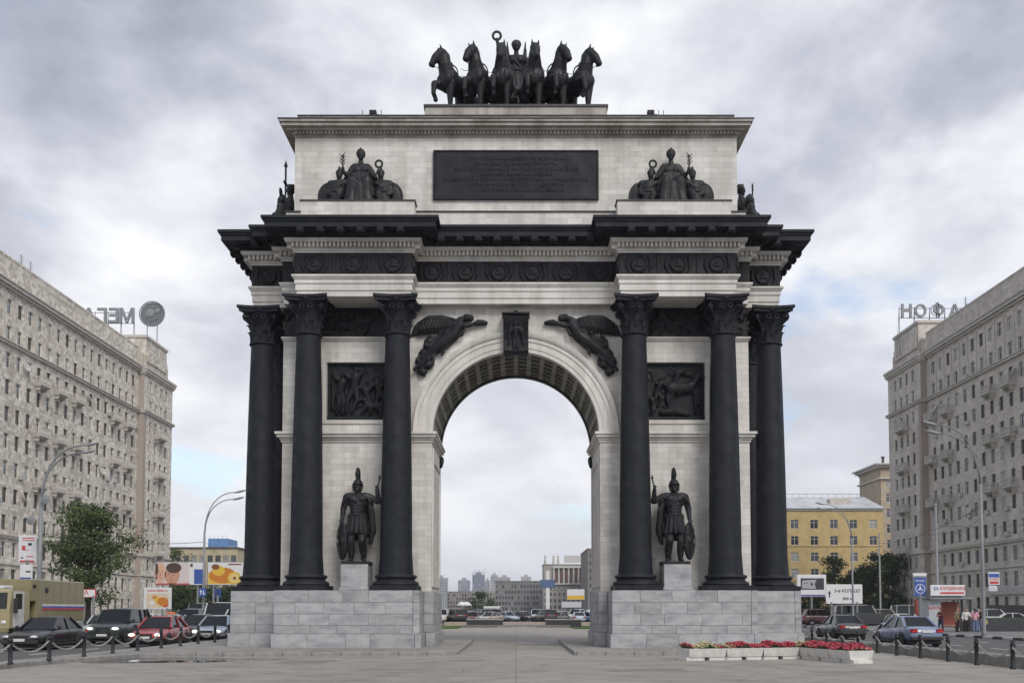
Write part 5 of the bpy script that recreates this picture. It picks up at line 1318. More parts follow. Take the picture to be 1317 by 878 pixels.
def car_parts(kind):
    if kind in _car: return _car[kind]
    S = SPEC[kind]; L, W = S['L'], S['W']/2; p = {}
    b = MB(); v = []; n = 0
    for t, zs, wf, hw in S['sec']:
        y = t*L; w = W*wf; zb = .20 if abs(t) < .46 else .28
        ring_ = [(w*.86,zb),(w*.97,zb+.14),(w,zb+.30),(w*.985,zs-.14),(w*.93,zs-.03),(w*.62,zs+.012)]
        ring_ = ring_ + [(-x,z) for x, z in ring_[::-1]]; n = len(ring_)
        v += [(x,y,z) for x, z in ring_]
    f = []
    for i in range(len(S['sec'])-1):
        for k in range(n): f.append((i*n+k, i*n+(k+1)%n, (i+1)*n+(k+1)%n, (i+1)*n+k))
    f.append(tuple(range(n-1,-1,-1))); f.append(tuple((len(S['sec'])-1)*n+k for k in range(n)))
    b.add(v, f); b = rounded(b)
    a0, a1, c1, c0 = [q*L for q in S['g']]; zb, zr = [q for q in (S['sec'][4][1]-.03, S['zr'])]; w0, w1 = S['gw'][0]*W/.88, S['gw'][1]*W/.88
    # roof with pillars
    rf_ = MB()
    def slabq(z, dy, w): return [(-w, a1-dy, z), (w, a1-dy, z), (w, c1+dy, z), (-w, c1+dy, z)]
    lo, hi, top = slabq(zr-.10,.10,w1+.06), slabq(zr-.03,.08,w1+.04), slabq(zr+.02,-.02,w1-.08)
    rf_.add(lo+hi+top, [(3,2,1,0),(0,1,5,4),(1,2,6,5),(2,3,7,6),(3,0,4,7),(4,5,9,8),(5,6,10,9),(6,7,11,10),(7,4,8,11),(8,9,10,11)])
    rf_ = rounded(rf_)
    for s in (-1,1):
        for (y0, y1, r) in ((a0,a1,.05),(c0,c1,.075)): rf_.tube([(s*w0*.965,y0,zb),(s*(w1-.01),y1,zr-.06)],r,6)
        ym = (a1+c1)/2+.05; rf_.tube([(s*w0*.985,ym,zb),(s*(w1+.012),ym,zr-.06)],.04,6)
        if kind in ('suv','van','hatch'): ym = c1-.25*(c1-a1)*.6; rf_.tube([(s*w0*.985,ym,zb),(s*(w1+.012),ym,zr-.06)],.045,6)
    b.merge(rf_)
    p['body'] = b
    g = MB(); e = .012
    base = [(-w0*.94,a0+.06,zb),(w0*.94,a0+.06,zb),(w0*.94,c0-.06,zb),(-w0*.94,c0-.06,zb)]; tp = [(-w1+.02,a1+.03,zr-.05),(w1-.02,a1+.03,zr-.05),(w1-.02,c1-.03,zr-.05),(-w1+.02,c1-.03,zr-.05)]
    g.add(base+tp, [(0,1,5,4),(1,2,6,5),(2,3,7,6),(3,0,4,7),(4,5,6,7)]); p['windows'] = g
    r = S['r']; ty = MB().lathe([(r*.62,-.10),(r*.94,-.10),(r,-.06),(r,.06),(r*.94,.10),(r*.62,.10)],20,(0,0,0),False); ri = MB().lathe([(0,-.075),(r*.2,-.085),(r*.5,-.06),(r*.64,-.09),(r*.64,.05),(0,.05)],14,(0,0,0),False)
    for k in range(5): a = 2*PI*k/5; ri.box(r*.1*math.cos(a)-.03,r*.1*math.cos(a)+.03,-.02,.02,-.10,-.08)
    p['tyre'], p['rim'] = ty, ri
    arch_ = MB().lathe([(0,-.02),(r*1.16,-.02),(r*1.16,.02),(0,.02)],20,(0,0,0),False); p['arch'] = arch_
    yl = -L/2; zl = S['sec'][1][1]
    p['hl'] = MB().ell((0,0,0),(.17,.10,.07),n=10,m=6)
    p['tl'] = MB().cbox(-.17,.17,-.05,.05,-.09,.09,.03)
    p['grille'] = MB().cbox(-.34,.34,-.04,.04,-.09,.09,.02)
    p['plate'] = MB().box(-.26,.26,-.012,.012,-.056,.056)
    p['bumper'] = MB().cbox(-W*.88,W*.88,-.09,.09,-.09,.09,.04)
    p['mirror'] = MB().ell((0,0,0),(.10,.07,.075),n=8,m=6)
    p['contact_shade'] = MB().box(-W*.84,W*.84,-L*.47,L*.47,.13,.27)  # black box added under the car to darken the gap like a contact shadow
    p['sill'] = MB().cbox(-.03,.03,-L*.28,L*.28,-.06,.06,.02)
    p['seam'] = MB().box(-.004,.004,-.006,.006,0,.52)
    out = {}
    mats = dict(contact_shade='blacktrim',windows='carglass',tyre='tyre',rim='rim',arch='blacktrim',hl='headlamp',tl='taillamp',grille='blacktrim',plate='plate',bumper='blacktrim',mirror='blacktrim',sill='blacktrim',seam='blacktrim')
    for k, m in p.items():
        me = m.mesh(k, M[mats[k]] if k in mats else None, k not in ('windows','plate','seam'))
        try:
            if k in ('body','bumper','tyre','rim'): me.set_sharp_from_angle(angle=R(38))
        except Exception: pass
        out[k] = me
    out['hl_lit'] = p['hl'].mesh('headlight', M['headlamp_lit'], True)
    _car[kind] = out; return out
_body = {}
def car(kind, mat, label, X, Y, yaw=0.0, lit=False, detail=True, group=None, bumper_body=True, roof_sign=False, name='car', cat='car'):
    """front towards local -Y; origin on the road at its middle"""
    S = SPEC[kind]; L, W = S['L'], S['W']/2; m = car_parts(kind)
    t = thing(name, label, cat, (X, Y, ZR), yaw, group)
    key = (kind, mat)
    if key not in _body: b = m['body'].copy(); b.materials.clear(); b.materials.append(M[mat]); _body[key] = b
    body = link('body', _body[key], t); link('windows', m['windows'], t)
    link('contact_shade', m['contact_shade'], t)
    wy = (-L*.305, L*.30)
    for y in wy:
        for s in (-1,1):
            w = link('wheel', m['tyre'], t, (s*(W-.09), y, S['r']), (0, 0, s*PI/2)); w.rotation_euler = (PI/2*0, PI/2, 0) if False else (R(90), 0, R(90)*s)
            link('rim', m['rim'], w)
            if detail: a = link('wheel_arch', m['arch'], t, (s*(W-.022), y, S['r']+.02), (R(90), 0, R(90)*s))
    z1 = S['sec'][1][1]; zf = S['sec'][0][1]; zrr = S['sec'][-2][1]
    for s in (-1,1):
        link('headlight', m['hl_lit' if lit else 'hl'], t, (s*W*.68, -L*.487, zf-.01), (0,0,s*R(14)))
        link('taillight', m['tl'], t, (s*W*.70, L*.492, zrr-.16), (0,0,-s*R(10)))
    if detail:
        link('grille', m['grille'], t, (0, -L*.497, zf-.06)); link('number_plate', m['plate'], t, (0, -L*.512, .46)); link('number_plate', m['plate'], t, (0, L*.506, .72 if kind != 'van' else .8))
        link('bumper', m['bumper'], t, (0, -L*.49, .36)); link('bumper', m['bumper'], t, (0, L*.485, .40))
        for s in (-1,1): link('mirror', m['mirror'], t, (s*(W+.06), S['g'][0]*L+.18, S['sec'][4][1]+.06)); link('sill', m['sill'], t, (s*W*.965, 0, .27))
        for s in (-1,1):
            for u in (-.17, .06, .27):
                link('door_seam', m['seam'], t, (s*(W*.998), u*L, .36))
    if roof_sign:
        MB().cbox(-.28,.28,-.09,.09,0,.16,.03).build('taxi_sign', M['taxi'], t).location = (0, .1, S['zr'])
    return t
for n, c in dict(red=(.33,.03,.03), black=(.014,.015,.018), darkgreen=(.018,.028,.026), silver=(.48,.50,.53), white=(.62,.62,.60), blue=(.19,.235,.36), grey=(.12,.125,.13), dark=(.035,.037,.04), beige=(.40,.37,.31), maroon=(.12,.03,.03), bluesilver=(.42,.48,.57)).items(): M['p_'+n] = paint_mat('car paint '+n, c)
M['taxi'] = simple('orange taxi sign', (.75,.22,.10), .5)
# west carriageway, driving towards the camera
car('sedan','p_red','dark red sedan facing us behind the post and chain fence', -17.1, 7.4, R(2), True)
car('suv','p_darkgreen','dark green off-road car with bright headlights beside the red sedan', -20.9, 12.0, R(1), True)
car('sedan','p_black','glossy black sedan in front of the army truck', -20.9, 3.9, R(-2))
car('sedan','p_dark','dark sedan nosing into view beside the black sedan', -25.0, 1.8, 0)
car('hatch','p_dark','dark grey hatchback queuing behind the red sedan', -18.6, 17.6, R(-2))
car('sedan','p_bluesilver','silver-blue sedan showing beside the marble pedestal', -16.45, 14.4, R(1), True)
car('van','p_white','white van with a dark windscreen behind the silver-blue sedan', -20.6, 30.0, 0)
car('sedan','p_silver','silver taxi with an orange roof sign behind the red sedan', -21.6, 21.5, 0, False, True, None, True, True)
car('suv','p_grey','grey estate car queuing behind the silver taxi', -23.6, 31.5, 0)
car('sedan','p_white','white sedan beside the army truck, next to the kiosk', -25.2, 27.0, 0)
car('van','p_grey','dark grey van far back in the westbound queue', -24.5, 38.0, 0)
car('sedan','p_silver','pale sedan in the queue beneath the wide billboard', -22.2, 42.5, 0)
car('sedan','p_white','white sedan filling the gap behind the grey estate car', -21.4, 36.8, 0, True)
car('hatch','p_silver','silver hatchback between the green off-road car and the kiosk', -24.9, 19.5, 0)
car('sedan','p_beige','pale beige sedan behind the silver hatchback', -28.0, 31.0, 0)
car('suv','p_white','white off-road car behind the dark grey hatchback', -18.0, 24.5, 0, True)
rngc = random.Random(12)
CN = dict(p_silver='silver', p_white='white', p_dark='charcoal', p_grey='grey', p_beige='beige', p_maroon='maroon', p_black='black', p_blue='blue', p_bluesilver='silver-blue')
KN = dict(sedan='sedan', hatch='hatchback', suv='off-road car', van='van')
def far_car(kinds, place, X, Y, yaw, lit, group):
    kd, c = rngc.choice(kinds), rngc.choice(cols_)
    face_ = 'facing the arch' if math.cos(yaw) > .5 else 'seen from behind' if math.cos(yaw) < -.5 else 'parked sideways'
    car(kd, c, 'small distant %s %s %s, %s' % (CN[c], KN[kd], face_, place), X, Y, yaw, lit, False, group)
cols_ = ['p_silver','p_white','p_dark','p_grey','p_beige','p_maroon','p_black','p_blue','p_bluesilver','p_white','p_silver']
knd = ['sedan','sedan','hatch','suv','van','sedan']
for i in range(14):
    far_car(knd, 'queuing under the billboards', (-19.0,-22.6,-26.2,-29.8)[i % 4], 52+7.2*(i//4)+rngc.uniform(-1,1), 0, i % 3 == 0, 'distant queue under the billboards')
# traffic far beyond the plaza, seen through the arch
k = 0
for row, (Y, n_) in enumerate(((92,11),(106,12),(122,12),(142,12),(166,12))):
    for i in range(n_):
        x0 = (-.082 + .166*(i+.5)/n_)*(Y+40)
        if row == 0 and -2.5 < x0 < 2.5: continue
        far_car(('sedan','sedan','hatch','sedan','suv'), 'in the traffic through the arch', x0+rngc.uniform(-.4,.4), Y+rngc.uniform(-3,3), rngc.choice((0, PI, R(35), R(-30), PI+R(20))), rngc.random() < .25, 'distant traffic through the arch'); k += 1
# east carriageway, driving away
car('sedan','p_blue','blue sedan with red tail lights driving beyond the chain fence', 19.1, 8.2, PI+R(2))
car('sedan','p_dark','dark grey boxy sedan seen from behind, beneath the white direction sign', 19.3, 18.6, PI)
car('hatch','p_silver','silver hatchback beyond the blue sedan', 26.2, 27.5, PI)
for i, (x, y, kd, c) in enumerate(((45.8,50,'sedan','p_white'),(47.2,57,'suv','p_silver'),(46.2,62,'sedan','p_maroon'),(49,68,'sedan','p_dark'),(47.5,74,'hatch','p_black'))):
    car(kd, c, ['white sedan parked by the granite planter','silver off-road car parked beside the white sedan','maroon sedan parked by the apartment block','dark sedan parked by the shop entrance','black hatchback parked nearest the block tower'][i], x, y, R(70), False, True, 'cars parked by the east block')
for i in range(9):
    far_car(knd, 'before the yellow house', 27+3.6*i, 70+rngc.uniform(-2,3), R(80+rngc.uniform(-15,15)), False, 'cars parked before the yellow house')
# army truck
tk = thing('army_truck', 'olive khaki army truck with a white, blue and red stripe', 'truck', (-28.25, 17.3, ZR))
M['olive'] = paint_mat('olive truck paint', (.235,.205,.10), .55); M['khaki'] = paint_mat('khaki truck paint', (.36,.30,.16), .5)
bd = MB().cbox(-1.25,1.25,-1.9,4.2,1.05,3.45,.05).cbox(-1.25,1.25,-2.45,-1.9,2.2,3.45,.05).build('box_body', M['olive'], tk)
for k in range(7): MB().box(1.245,1.275,-1.7+k*.95,-1.64+k*.95,1.15,3.4).build('panel_rib', M['olive'], bd)
MB().box(1.25,1.285,-1.2,4.15,1.95,2.06).build('white_stripe', M['plate'], bd); MB().box(1.25,1.285,-1.2,4.15,1.82,1.95).build('blue_stripe', simple('blue stripe', (.09,.10,.32)), bd); MB().box(1.25,1.285,-1.2,4.15,1.72,1.82).build('red_stripe', simple('red stripe', (.45,.05,.04)), bd)
MB().cbox(1.2,1.29,-.9,-.55,2.7,3.0,.02).build('vent', M['blacktrim'], bd); MB().cbox(1.2,1.29,-2.35,-2.0,2.95,3.15,.02).build('vent', M['blacktrim'], bd)
cab = MB(); pr_ = [(-4.75,.75),(-4.75,1.75),(-4.55,2.75),(-4.40,2.85),(-2.6,2.85),(-2.6,.75)]
xprism(cab, pr_, -1.22, 1.22); cab = cab.build('cab', M['khaki'], tk)
ws = MB().add([(-1.05,-4.775,1.80),(1.05,-4.775,1.80),(1.0,-4.60,2.66),(-1.0,-4.60,2.66),(-1.05,-4.70,1.80),(1.05,-4.70,1.80),(1.0,-4.5,2.66),(-1.0,-4.5,2.66)],[(0,1,2,3),(4,7,6,5),(0,4,5,1),(1,5,6,2),(2,6,7,3),(3,7,4,0)]).build('windscreen', M['carglass'], cab)
dr = MB().cbox(1.2,1.25,-4.35,-3.25,.8,2.72,.015).build('door', simple('pale door panel', (.52,.53,.50)), cab); MB().box(1.245,1.262,-4.2,-3.5,1.78,2.6).build('door_window', M['carglass'], dr)
MB().cbox(1.3,1.5,-4.55,-4.4,1.55,2.35,.03).build('mirror', M['blacktrim'], cab)
for s in (-1,1): MB().ell((s*.9,-4.76,1.05),(.15,.06,.12)).build('headlight', M['headlamp'], cab)
MB().cbox(-1.22,1.22,-4.95,-4.72,.50,.80,.04).build('bumper', M['olive'], tk)
MB().box(-.5,.5,-4.4,4.1,.75,1.05).build('chassis', M['blacktrim'], tk)
twm = MB().lathe([(.3,-.16),(.52,-.16),(.56,-.10),(.56,.10),(.52,.16),(.3,.16)],20,(0,0,0),False).lathe([(0,-.1),(.3,-.14),(.31,.1),(0,.1)],14,(0,0,0),False).mesh('wheel', M['tyre'])
for y in (-3.7,.9,2.3):
    for s in (-1,1): link('wheel', twm, tk, (s*1.05,y,.56),(R(90),0,R(90)*s))
MB().cbox(.9,1.22,-2.5,-.2,.6,1.0,.03).build('side_locker', M['olive'], tk); MB().cbox(-.5,.6,-4.2,-3.2,2.86,3.05,.04).build('roof_lamp', M['headlamp'], cab)

# ------------------------------------------------------------------ posts and chains
M['post'] = iron_mat('black painted post', (.018,.022,.024), .5); M['chain'] = simple('grey chain', (.34,.34,.33), .5)
post_me = MB().lathe([(0,0),(.085,0),(.085,.05),(.062,.07),(.062,.74),(.085,.76),(.085,.79),(.05,.82),(.075,.87),(.04,.92),(0,.93)],14,caps=False).mesh('fence_post', M['post'], True)
def chain_mesh(L):
    m = MB(); n = int(L/.075); pts = []
    for k in range(n+1): t = k/n; pts.append(Vector((0, L*t, .70-.36*(1-(2*t-1)**2))))
    for k in range(n):
        a, b = pts[k], pts[k+1]; d = (b-a).normalized(); mid = (a+b)/2
        sidev = Vector((1,0,0)) if k % 2 else Vector((0,-d.z,d.y)); w = sidev*.026; e = d*.05
        m.tube([mid-e+w*.5, mid-e*.5+w, mid+e*.5+w, mid+e+w*.5],.014,4); m.tube([mid-e-w*.5, mid-e*.5-w, mid+e*.5-w, mid+e-w*.5],.014,4); m.tube([mid-e+w*.5, mid-e-w*.5],.014,4); m.tube([mid+e+w*.5, mid+e-w*.5],.014,4)
    return m.mesh('chain', M['chain'])
for X, y0, step, n, z, sd in ((-14.0,-17.25,2.3,16,.13,'by the road with the army truck'),(13.75,-18.75,2.04,17,0.0,'by the road with the blue sedan')):
    cm = chain_mesh(step); cm.transform(Matrix.Scale(1,4))
    for k in range(n):
        p = thing('fence_post', 'black round-topped fence post with a hanging chain, '+sd, 'post', (X+random.uniform(-.03,.03), y0+step*k, z), 0, 'posts and chains '+sd)
        p.scale = (.92,1,.86); p.rotation_euler = (R(random.uniform(-1.2,1.2)), R(random.uniform(-1.2,1.2)), 0)
        link('post', post_me, p)
        if k < n-1: link('chain', cm, p)

# ------------------------------------------------------------------ street lamps, masts, wires
M['lamp_metal'] = simple('grey lamp post metal', (.20,.21,.22), .5); M['lamp_head'] = simple('lamp head', (.30,.31,.32), .5)
def street_lamp(label, X, Y, H, dirx, reach=3.0, diry=0.0, r=.078):
    t = thing('street_lamp', label, 'street lamp', (X, Y, ZR), 0, 'double-arm street lamps')
    MB().lathe([(0,0),(r*2.2,0),(r*2.2,.35),(r*1.4,.5),(r*1.3,H*.3),(r,H*.72),(0,H*.72)],12,caps=False).build('pole', M['lamp_metal'], t, True)
    for k, off in ((0, 0.0), (1, -.55)):
        pts = [(0,0,H*.70+off*.3)]
        for j in range(1, 9): u = j/8; pts.append((dirx*reach*(u**1.8)*(1-.06*k), diry*reach*(u**1.8), H*.70 + (H*.30+off)*(1-(1-u)**2.0)))
        a = MB().tube(pts, [r*.7]*3+[r*.5]*6, 7).build('arm', M['lamp_metal'], t, True)
        e = Vector(pts[-1]); h = MB().ell((0,0,0),(.48,.16,.09)).build('lamp_head', M['lamp_head'], a, True); h.location = e + Vector((dirx*.35, diry*.3, .06)); h.rotation_euler = (0, -dirx*R(14), math.atan2(diry, abs(dirx)+1e-6)*dirx)
    return t
street_lamp('double-arm street lamp carrying a small blue road sign before the billboards', -24.3, 36.5, 10.9, 1, 2.4)
lw = street_lamp('thick double-arm street lamp with round loudspeakers beside the leafy tree', -34.2, 30.5, 13.6, 1, 3.2, 0, .125)
street_lamp('double-arm street lamp at the painted kerb near the bus stop', 28.75, 20.5, 13.2, -1, 2.7)
street_lamp('double-arm street lamp in front of the white direction sign', 34.6, 61, 12.6, -1, 2.9)
for z, dx in ((9.6,.45),(8.1,-.5)): MB().lathe([(0,0),(.30,.01),(.32,.05),(.1,.10),(0,.10)],16,(0,0,0),False).build('loudspeaker', M['lamp_metal'], lw).location = (dx,-.3,z)
for o in [c for c in lw.children if c.name.startswith('loudspeaker')]: o.rotation_euler = (R(90),0,0)
def mast(name, label, X, Y, H, r=.06):
    return tag(MB().lathe([(0,0),(r*1.6,0),(r*1.5,.3),(r,.4),(r*.7,H),(0,H)],10,(X,Y,ZR),False).build(name, M['lamp_metal'], None, True), label, 'pole')
mast('utility_pole', 'thin tall utility pole in front of the east block facade', 38.6, 50, 11.5, .14)
mast('utility_pole', 'slim grey pole rising through the trees by the block tower', 41.5, 72, 10.5, .12)
M['wire'] = plain('overhead wire', (.05,.05,.055), .6)
def wire(label, a, b, sag, r=.02):
    a, b = Vector(a), Vector(b); pts = [a.lerp(b, k/16) - Vector((0,0,sag*(1-(2*k/16-1)**2))) for k in range(17)]
    tag(MB().tube([tuple(q) for q in pts], r, 4).build('overhead_wire', M['wire']), label, 'wire', 'overhead wires')
wire('thin overhead wire from the bus stop lamp to the slim pole in the trees', (28.75,20.5,8.0), (41.5,72,9.2), .6)
wire('thin overhead wire from the bus stop lamp to the utility pole', (28.75,20.5,7.3), (38.6,50,8.6), .4)
wire('thin overhead wire from the utility pole to the east block facade', (38.6,50,9.4), (60,66,11.5), .5)
wire('thin overhead wire from the thick lamp to the west block past the tree', (-34.2,30.5,7.6), (-58,78,9.0), .5)
wire('thin overhead wire between the thick lamp and the lamp with blue sign', (-34.2,30.5,7.0), (-24.3,36.5,6.9), .35)
wire('thin overhead wire above the billboards from the lamp with blue sign', (-24.3,36.5,7.0), (-40,100,8.6), .5)

# ------------------------------------------------------------------ signs and billboards
def prnt(parent, name, me_or_mb, mat, y):  # flat print laid just in front of the board
    o = me_or_mb.build(name, mat, parent) if isinstance(me_or_mb, MB) else link(name, me_or_mb, parent)
    o.location.y = y; return o
def disc(cx, cz, rx, rz, n=24, y=0.0): 
    return MB().add([(cx+rx*math.cos(2*PI*k/n), y, cz+rz*math.sin(2*PI*k/n)) for k in range(n)], [tuple(range(n))])
def rect(x0, x1, z0, z1): return MB().add([(x0,0,z0),(x1,0,z0),(x1,0,z1),(x0,0,z1)], [(0,1,2,3)])
def txt(parent, body, size, mat, x, z, y, align='CENTER'):
    me = text_mesh('lettering', body, size, mat, .003, align, bold=size*.025); return link('lettering', me, parent, (x, y, z), (PI/2, 0, 0))
col = lambda n, c, r=.55: simple('print '+n, c, r, 0, .06, 4)
WHT, BLU, RED, SKN, SK2, HAI, ORG, YEL, BLK, DRK = col('white',(.66,.66,.67)), col('blue',(.035,.09,.33)), col('red',(.5,.05,.06)), col('skin',(.50,.27,.18)), col('pale skin',(.60,.38,.27)), col('hair',(.07,.04,.03)), col('orange',(.52,.18,.02)), col('yellow',(.66,.42,.05)), col('black',(.02,.02,.02)), col('brown',(.20,.07,.02))
def board(name, label, cat, px, d, thick=.25, frame=M['lamp_metal'], face=None, legs=1, legmat=M['lamp_metal'], group=None, foot=None):
    """board filling the photo rectangle px=(x0,y0,x1,y1) at distance d, on posts to the ground"""
    Y = d-40; a, b = P(px[0],px[1],Y), P(px[2],px[3],Y); cx = (a.x+b.x)/2; w = b.x-a.x; z1, z0 = a.z-ZR, b.z-ZR
    t = thing(name, label, cat, (cx, Y, ZR), 0, group)
    MB().cbox(-w/2,w/2,0,thick,z0,z1,.03).build('panel', frame, t)
    f_ = rect(-w/2+.07,w/2-.07,z0+.07,z1-.07).build('face', face or WHT, t); f_.location.y = -.004
    zb = (foot if foot is not None else 0)
    for k in range(legs):
        x = 0 if legs == 1 else -w*.35+w*.7*k/(legs-1)
        MB().lathe([(.0,zb),(.14,zb),(.12,z0+.2),(0,z0+.2)],10,(x,thick*.5+.0,0),False).build('support_post', legmat, t)
    return t, w, z0, z1
t, w, z0, z1 = board('billboard', 'wide billboard with two smiling faces and a blue panel', 'billboard', (200,722,263.5,752), 122, legs=2); h = z1-z0
prnt(t,'print',rect(-w/2+.07,w*.18,z0+.1,z1-.1),col('blush',(.60,.52,.52)),-.008)
for nm, q, mt_ in (('face_print',disc(-w*.40,z0+h*.52,w*.115,h*.44),SK2),('hair_print',disc(-w*.47,z0+h*.6,w*.03,h*.36),HAI),('face_print',disc(-w*.16,z0+h*.42,w*.15,h*.40),SKN),('hair_print',disc(-w*.13,z0+h*.74,w*.155,h*.22),HAI)):
    prnt(t,nm,q,mt_,-.012 if 'face' in nm else -.016)
for x, z in ((-.42,.60),(-.36,.58),(-.23,.48),(-.13,.44)): prnt(t,'eye_print',disc(w*x,z0+h*z,w*.014,h*.02,12),HAI,-.020)
for x, z in ((-.38,.30),(-.19,.20)): prnt(t,'mouth_print',disc(w*x,z0+h*z,w*.03,h*.022,12),col('lips',(.40,.15,.12)),-.020)
for x, z in ((-.39,.45),(-.18,.34)): prnt(t,'nose_print',disc(w*x,z0+h*z,w*.016,h*.075,12),col('shaded skin',(.42,.21,.14)),-.019)
for x, z in ((-.44,.40),(-.25,.30),(-.08,.30)): prnt(t,'cheek_print',disc(w*x,z0+h*z,w*.035,h*.09,14),col('cheek',(.55,.27,.20)),-.018)
prnt(t,'print',rect(w*.28,w/2-.1,z0+.15,z0+h*.68),BLU,-.008); prnt(t,'print',rect(w*.20,w*.25,z0+h*.78,z0+h*.92),HAI,-.008); prnt(t,'print',rect(-w/2+.08,w*.2,z0+.08,z0+h*.08),RED,-.012)
t, w, z0, z1 = board('billboard', 'billboard with a giant amber drink and orange slice, beside the blue panel', 'billboard', (267,722,318,752), 122, legs=2); h = z1-z0
prnt(t,'print',rect(-w/2+.1,w*.28,z0+.15,z0+h*.55),YEL,-.008); prnt(t,'drink_print',disc(-w*.12,z0+h*.42,w*.34,h*.34),ORG,-.012); prnt(t,'drink_print',disc(-w*.22,z0+h*.62,w*.16,h*.22),YEL,-.016); prnt(t,'drink_print',disc(-w*.30,z0+h*.78,w*.10,h*.12),DRK,-.018)
prnt(t,'slice_print',disc(w*.18,z0+h*.30,w*.17,h*.27),YEL,-.018); prnt(t,'slice_print',disc(w*.18,z0+h*.30,w*.13,h*.20),col('pale orange',(.66,.5,.2)),-.021); prnt(t,'slice_print',disc(w*.18,z0+h*.30,w*.04,h*.07),DRK,-.024); prnt(t,'print',rect(w*.02,w*.35,z0+h*.86,z0+h*.92),DRK,-.008)
t, w, z0, z1 = board('advertising_board', 'small framed advertising board with a food picture and red web address', 'sign', (185,755,220,783), 108, .2, M['winframe'], WHT, 2); h = z1-z0
txt(t,'www.mitla.ru',h*.17,RED,0,z1-h*.14,-.008); prnt(t,'print',rect(-w*.40,w*.42,z0+h*.07,z1-h*.27),col('cream',(.6,.5,.36)),-.008)
for x, z, r_, mt_ in ((.2,.35,.2,ORG),(.05,.42,.16,YEL),(.28,.22,.12,RED),(-.2,.3,.1,WHT),(-.1,.55,.08,ORG)): prnt(t,'food_print',disc(w*x,z0+h*z,w*r_,h*r_),mt_,-.012-r_*.02)
# blue square sign on the lamp, and dark sign behind
t, w, z0, z1 = board('road_sign', 'small blue square road sign with white arrows on the lamp post', 'sign', (255.5,756,265,766.5), 75.9, .05, BLU, BLU, 0); 
prnt(t,'arrow',MB().add([(-.16,0,z0+.15),(-.08,0,z0+.15),(-.08,0,z0+.38),(-.02,0,z0+.38),(-.12,0,z0+.52),(-.22,0,z0+.38),(-.16,0,z0+.38)],[tuple(range(7))]),WHT,-.008); prnt(t,'arrow',rect(.05,.2,z0+.15,z0+.25),WHT,-.008); prnt(t,'arrow',rect(.05,.12,z0+.25,z0+.48),WHT,-.008)
board('road_sign', 'dark blue road sign on a thin post behind the lamp with blue sign', 'sign', (276,757,284,768), 96, .06, BLU, col('navy',(.02,.04,.14)), 1)
# poster pillars by the army truck
t, w, z0, z1 = board('poster_sign', 'tall white poster with red sketches on the block side of the thick lamp', 'sign', (24,688,46,723), 72, .12, WHT, WHT, 1); h = z1-z0
for x0, x1, a0, a1, mt_ in ((-.3,.4,.88,.92,RED),(-.3,.4,.80,.83,RED),(-.3,-.1,.45,.62,RED),(.05,.25,.62,.72,BLK),(-.4,.42,.02,.08,RED),(-.35,-.2,.15,.2,BLK),(-.05,.35,.2,.24,RED),(-.1,.15,.45,.47,RED)): prnt(t,'print',rect(w*x0,w*x1,z0+h*a0,z0+h*a1),mt_,-.008)
t, w, z0, z1 = board('poster_sign', 'small white sign with a blue base stripe below the red-sketch poster', 'sign', (25.5,726,41,746), 71.6, .12, WHT, WHT, 0); h = z1-z0
prnt(t,'print',rect(-w*.44,w*.44,z0+.08,z0+h*.2),BLU,-.008); prnt(t,'print',rect(0,w*.38,z0+h*.52,z0+h*.62),BLK,-.008)
# red kiosk signs at the foot of the west block
t, w, z0, z1 = board('kiosk_sign', 'red and white kiosk sign beyond the army truck', 'sign', (104,757,123,768), 88, .15, RED, WHT, 2)
txt(t,'РА',.55,RED,-.35,(z0+z1)/2+.05,-.008)
# right side: white direction sign
t, w, z0, z1 = board('direction_sign', 'white direction sign with black arrow and lettering', 'sign', (1062,751,1109.5,776), 106, .1, WHT, WHT, 2, M['lamp_metal']); h = z1-z0
txt(t,'3-е КОЛЬЦО',h*.225,BLK,w*.09,z0+h*.66,-.008); txt(t,'800 м',h*.21,BLK,w*.10,z0+h*.26,-.008)
prnt(t,'arrow',MB().add([(-w*.42,0,z0+h*.33),(-w*.385,0,z0+h*.33),(-w*.385,0,z0+h*.52),(-w*.355,0,z0+h*.52),(-w*.4025,0,z0+h*.68),(-w*.45,0,z0+h*.52),(-w*.42,0,z0+h*.52)],[tuple(range(7))]),BLK,-.008)
t, w, z0, z1 = board('billboard', 'white billboard with a dark picture of a banknote behind the arch pedestal', 'billboard', (1025,738.5,1063,767), 112, .3, WHT, WHT, 1); h = z1-z0
prnt(t,'print',rect(-w*.38,w*.42,z0+h*.32,z0+h*.84),col('charcoal',(.035,.035,.04)),-.008); prnt(t,'note_print',MB().add([(-w*.34,0,z0+h*.38),(w*.15,0,z0+h*.36),(w*.10,0,z0+h*.58),(w*.17,0,z0+h*.78),(-w*.32,0,z0+h*.74)],[(0,1,2,3,4)]),col('grey note',(.36,.34,.36)),-.012)
txt(t,'w.bc',h*.1,BLK,-w*.2,z0+h*.62,-.016); prnt(t,'note_print',disc(w*.0,z0+h*.57,w*.04,h*.06),BLK,-.016); prnt(t,'print',rect(-w*.45,w*.45,z0+.06,z0+h*.1),col('violet',(.12,.10,.28)),-.008)
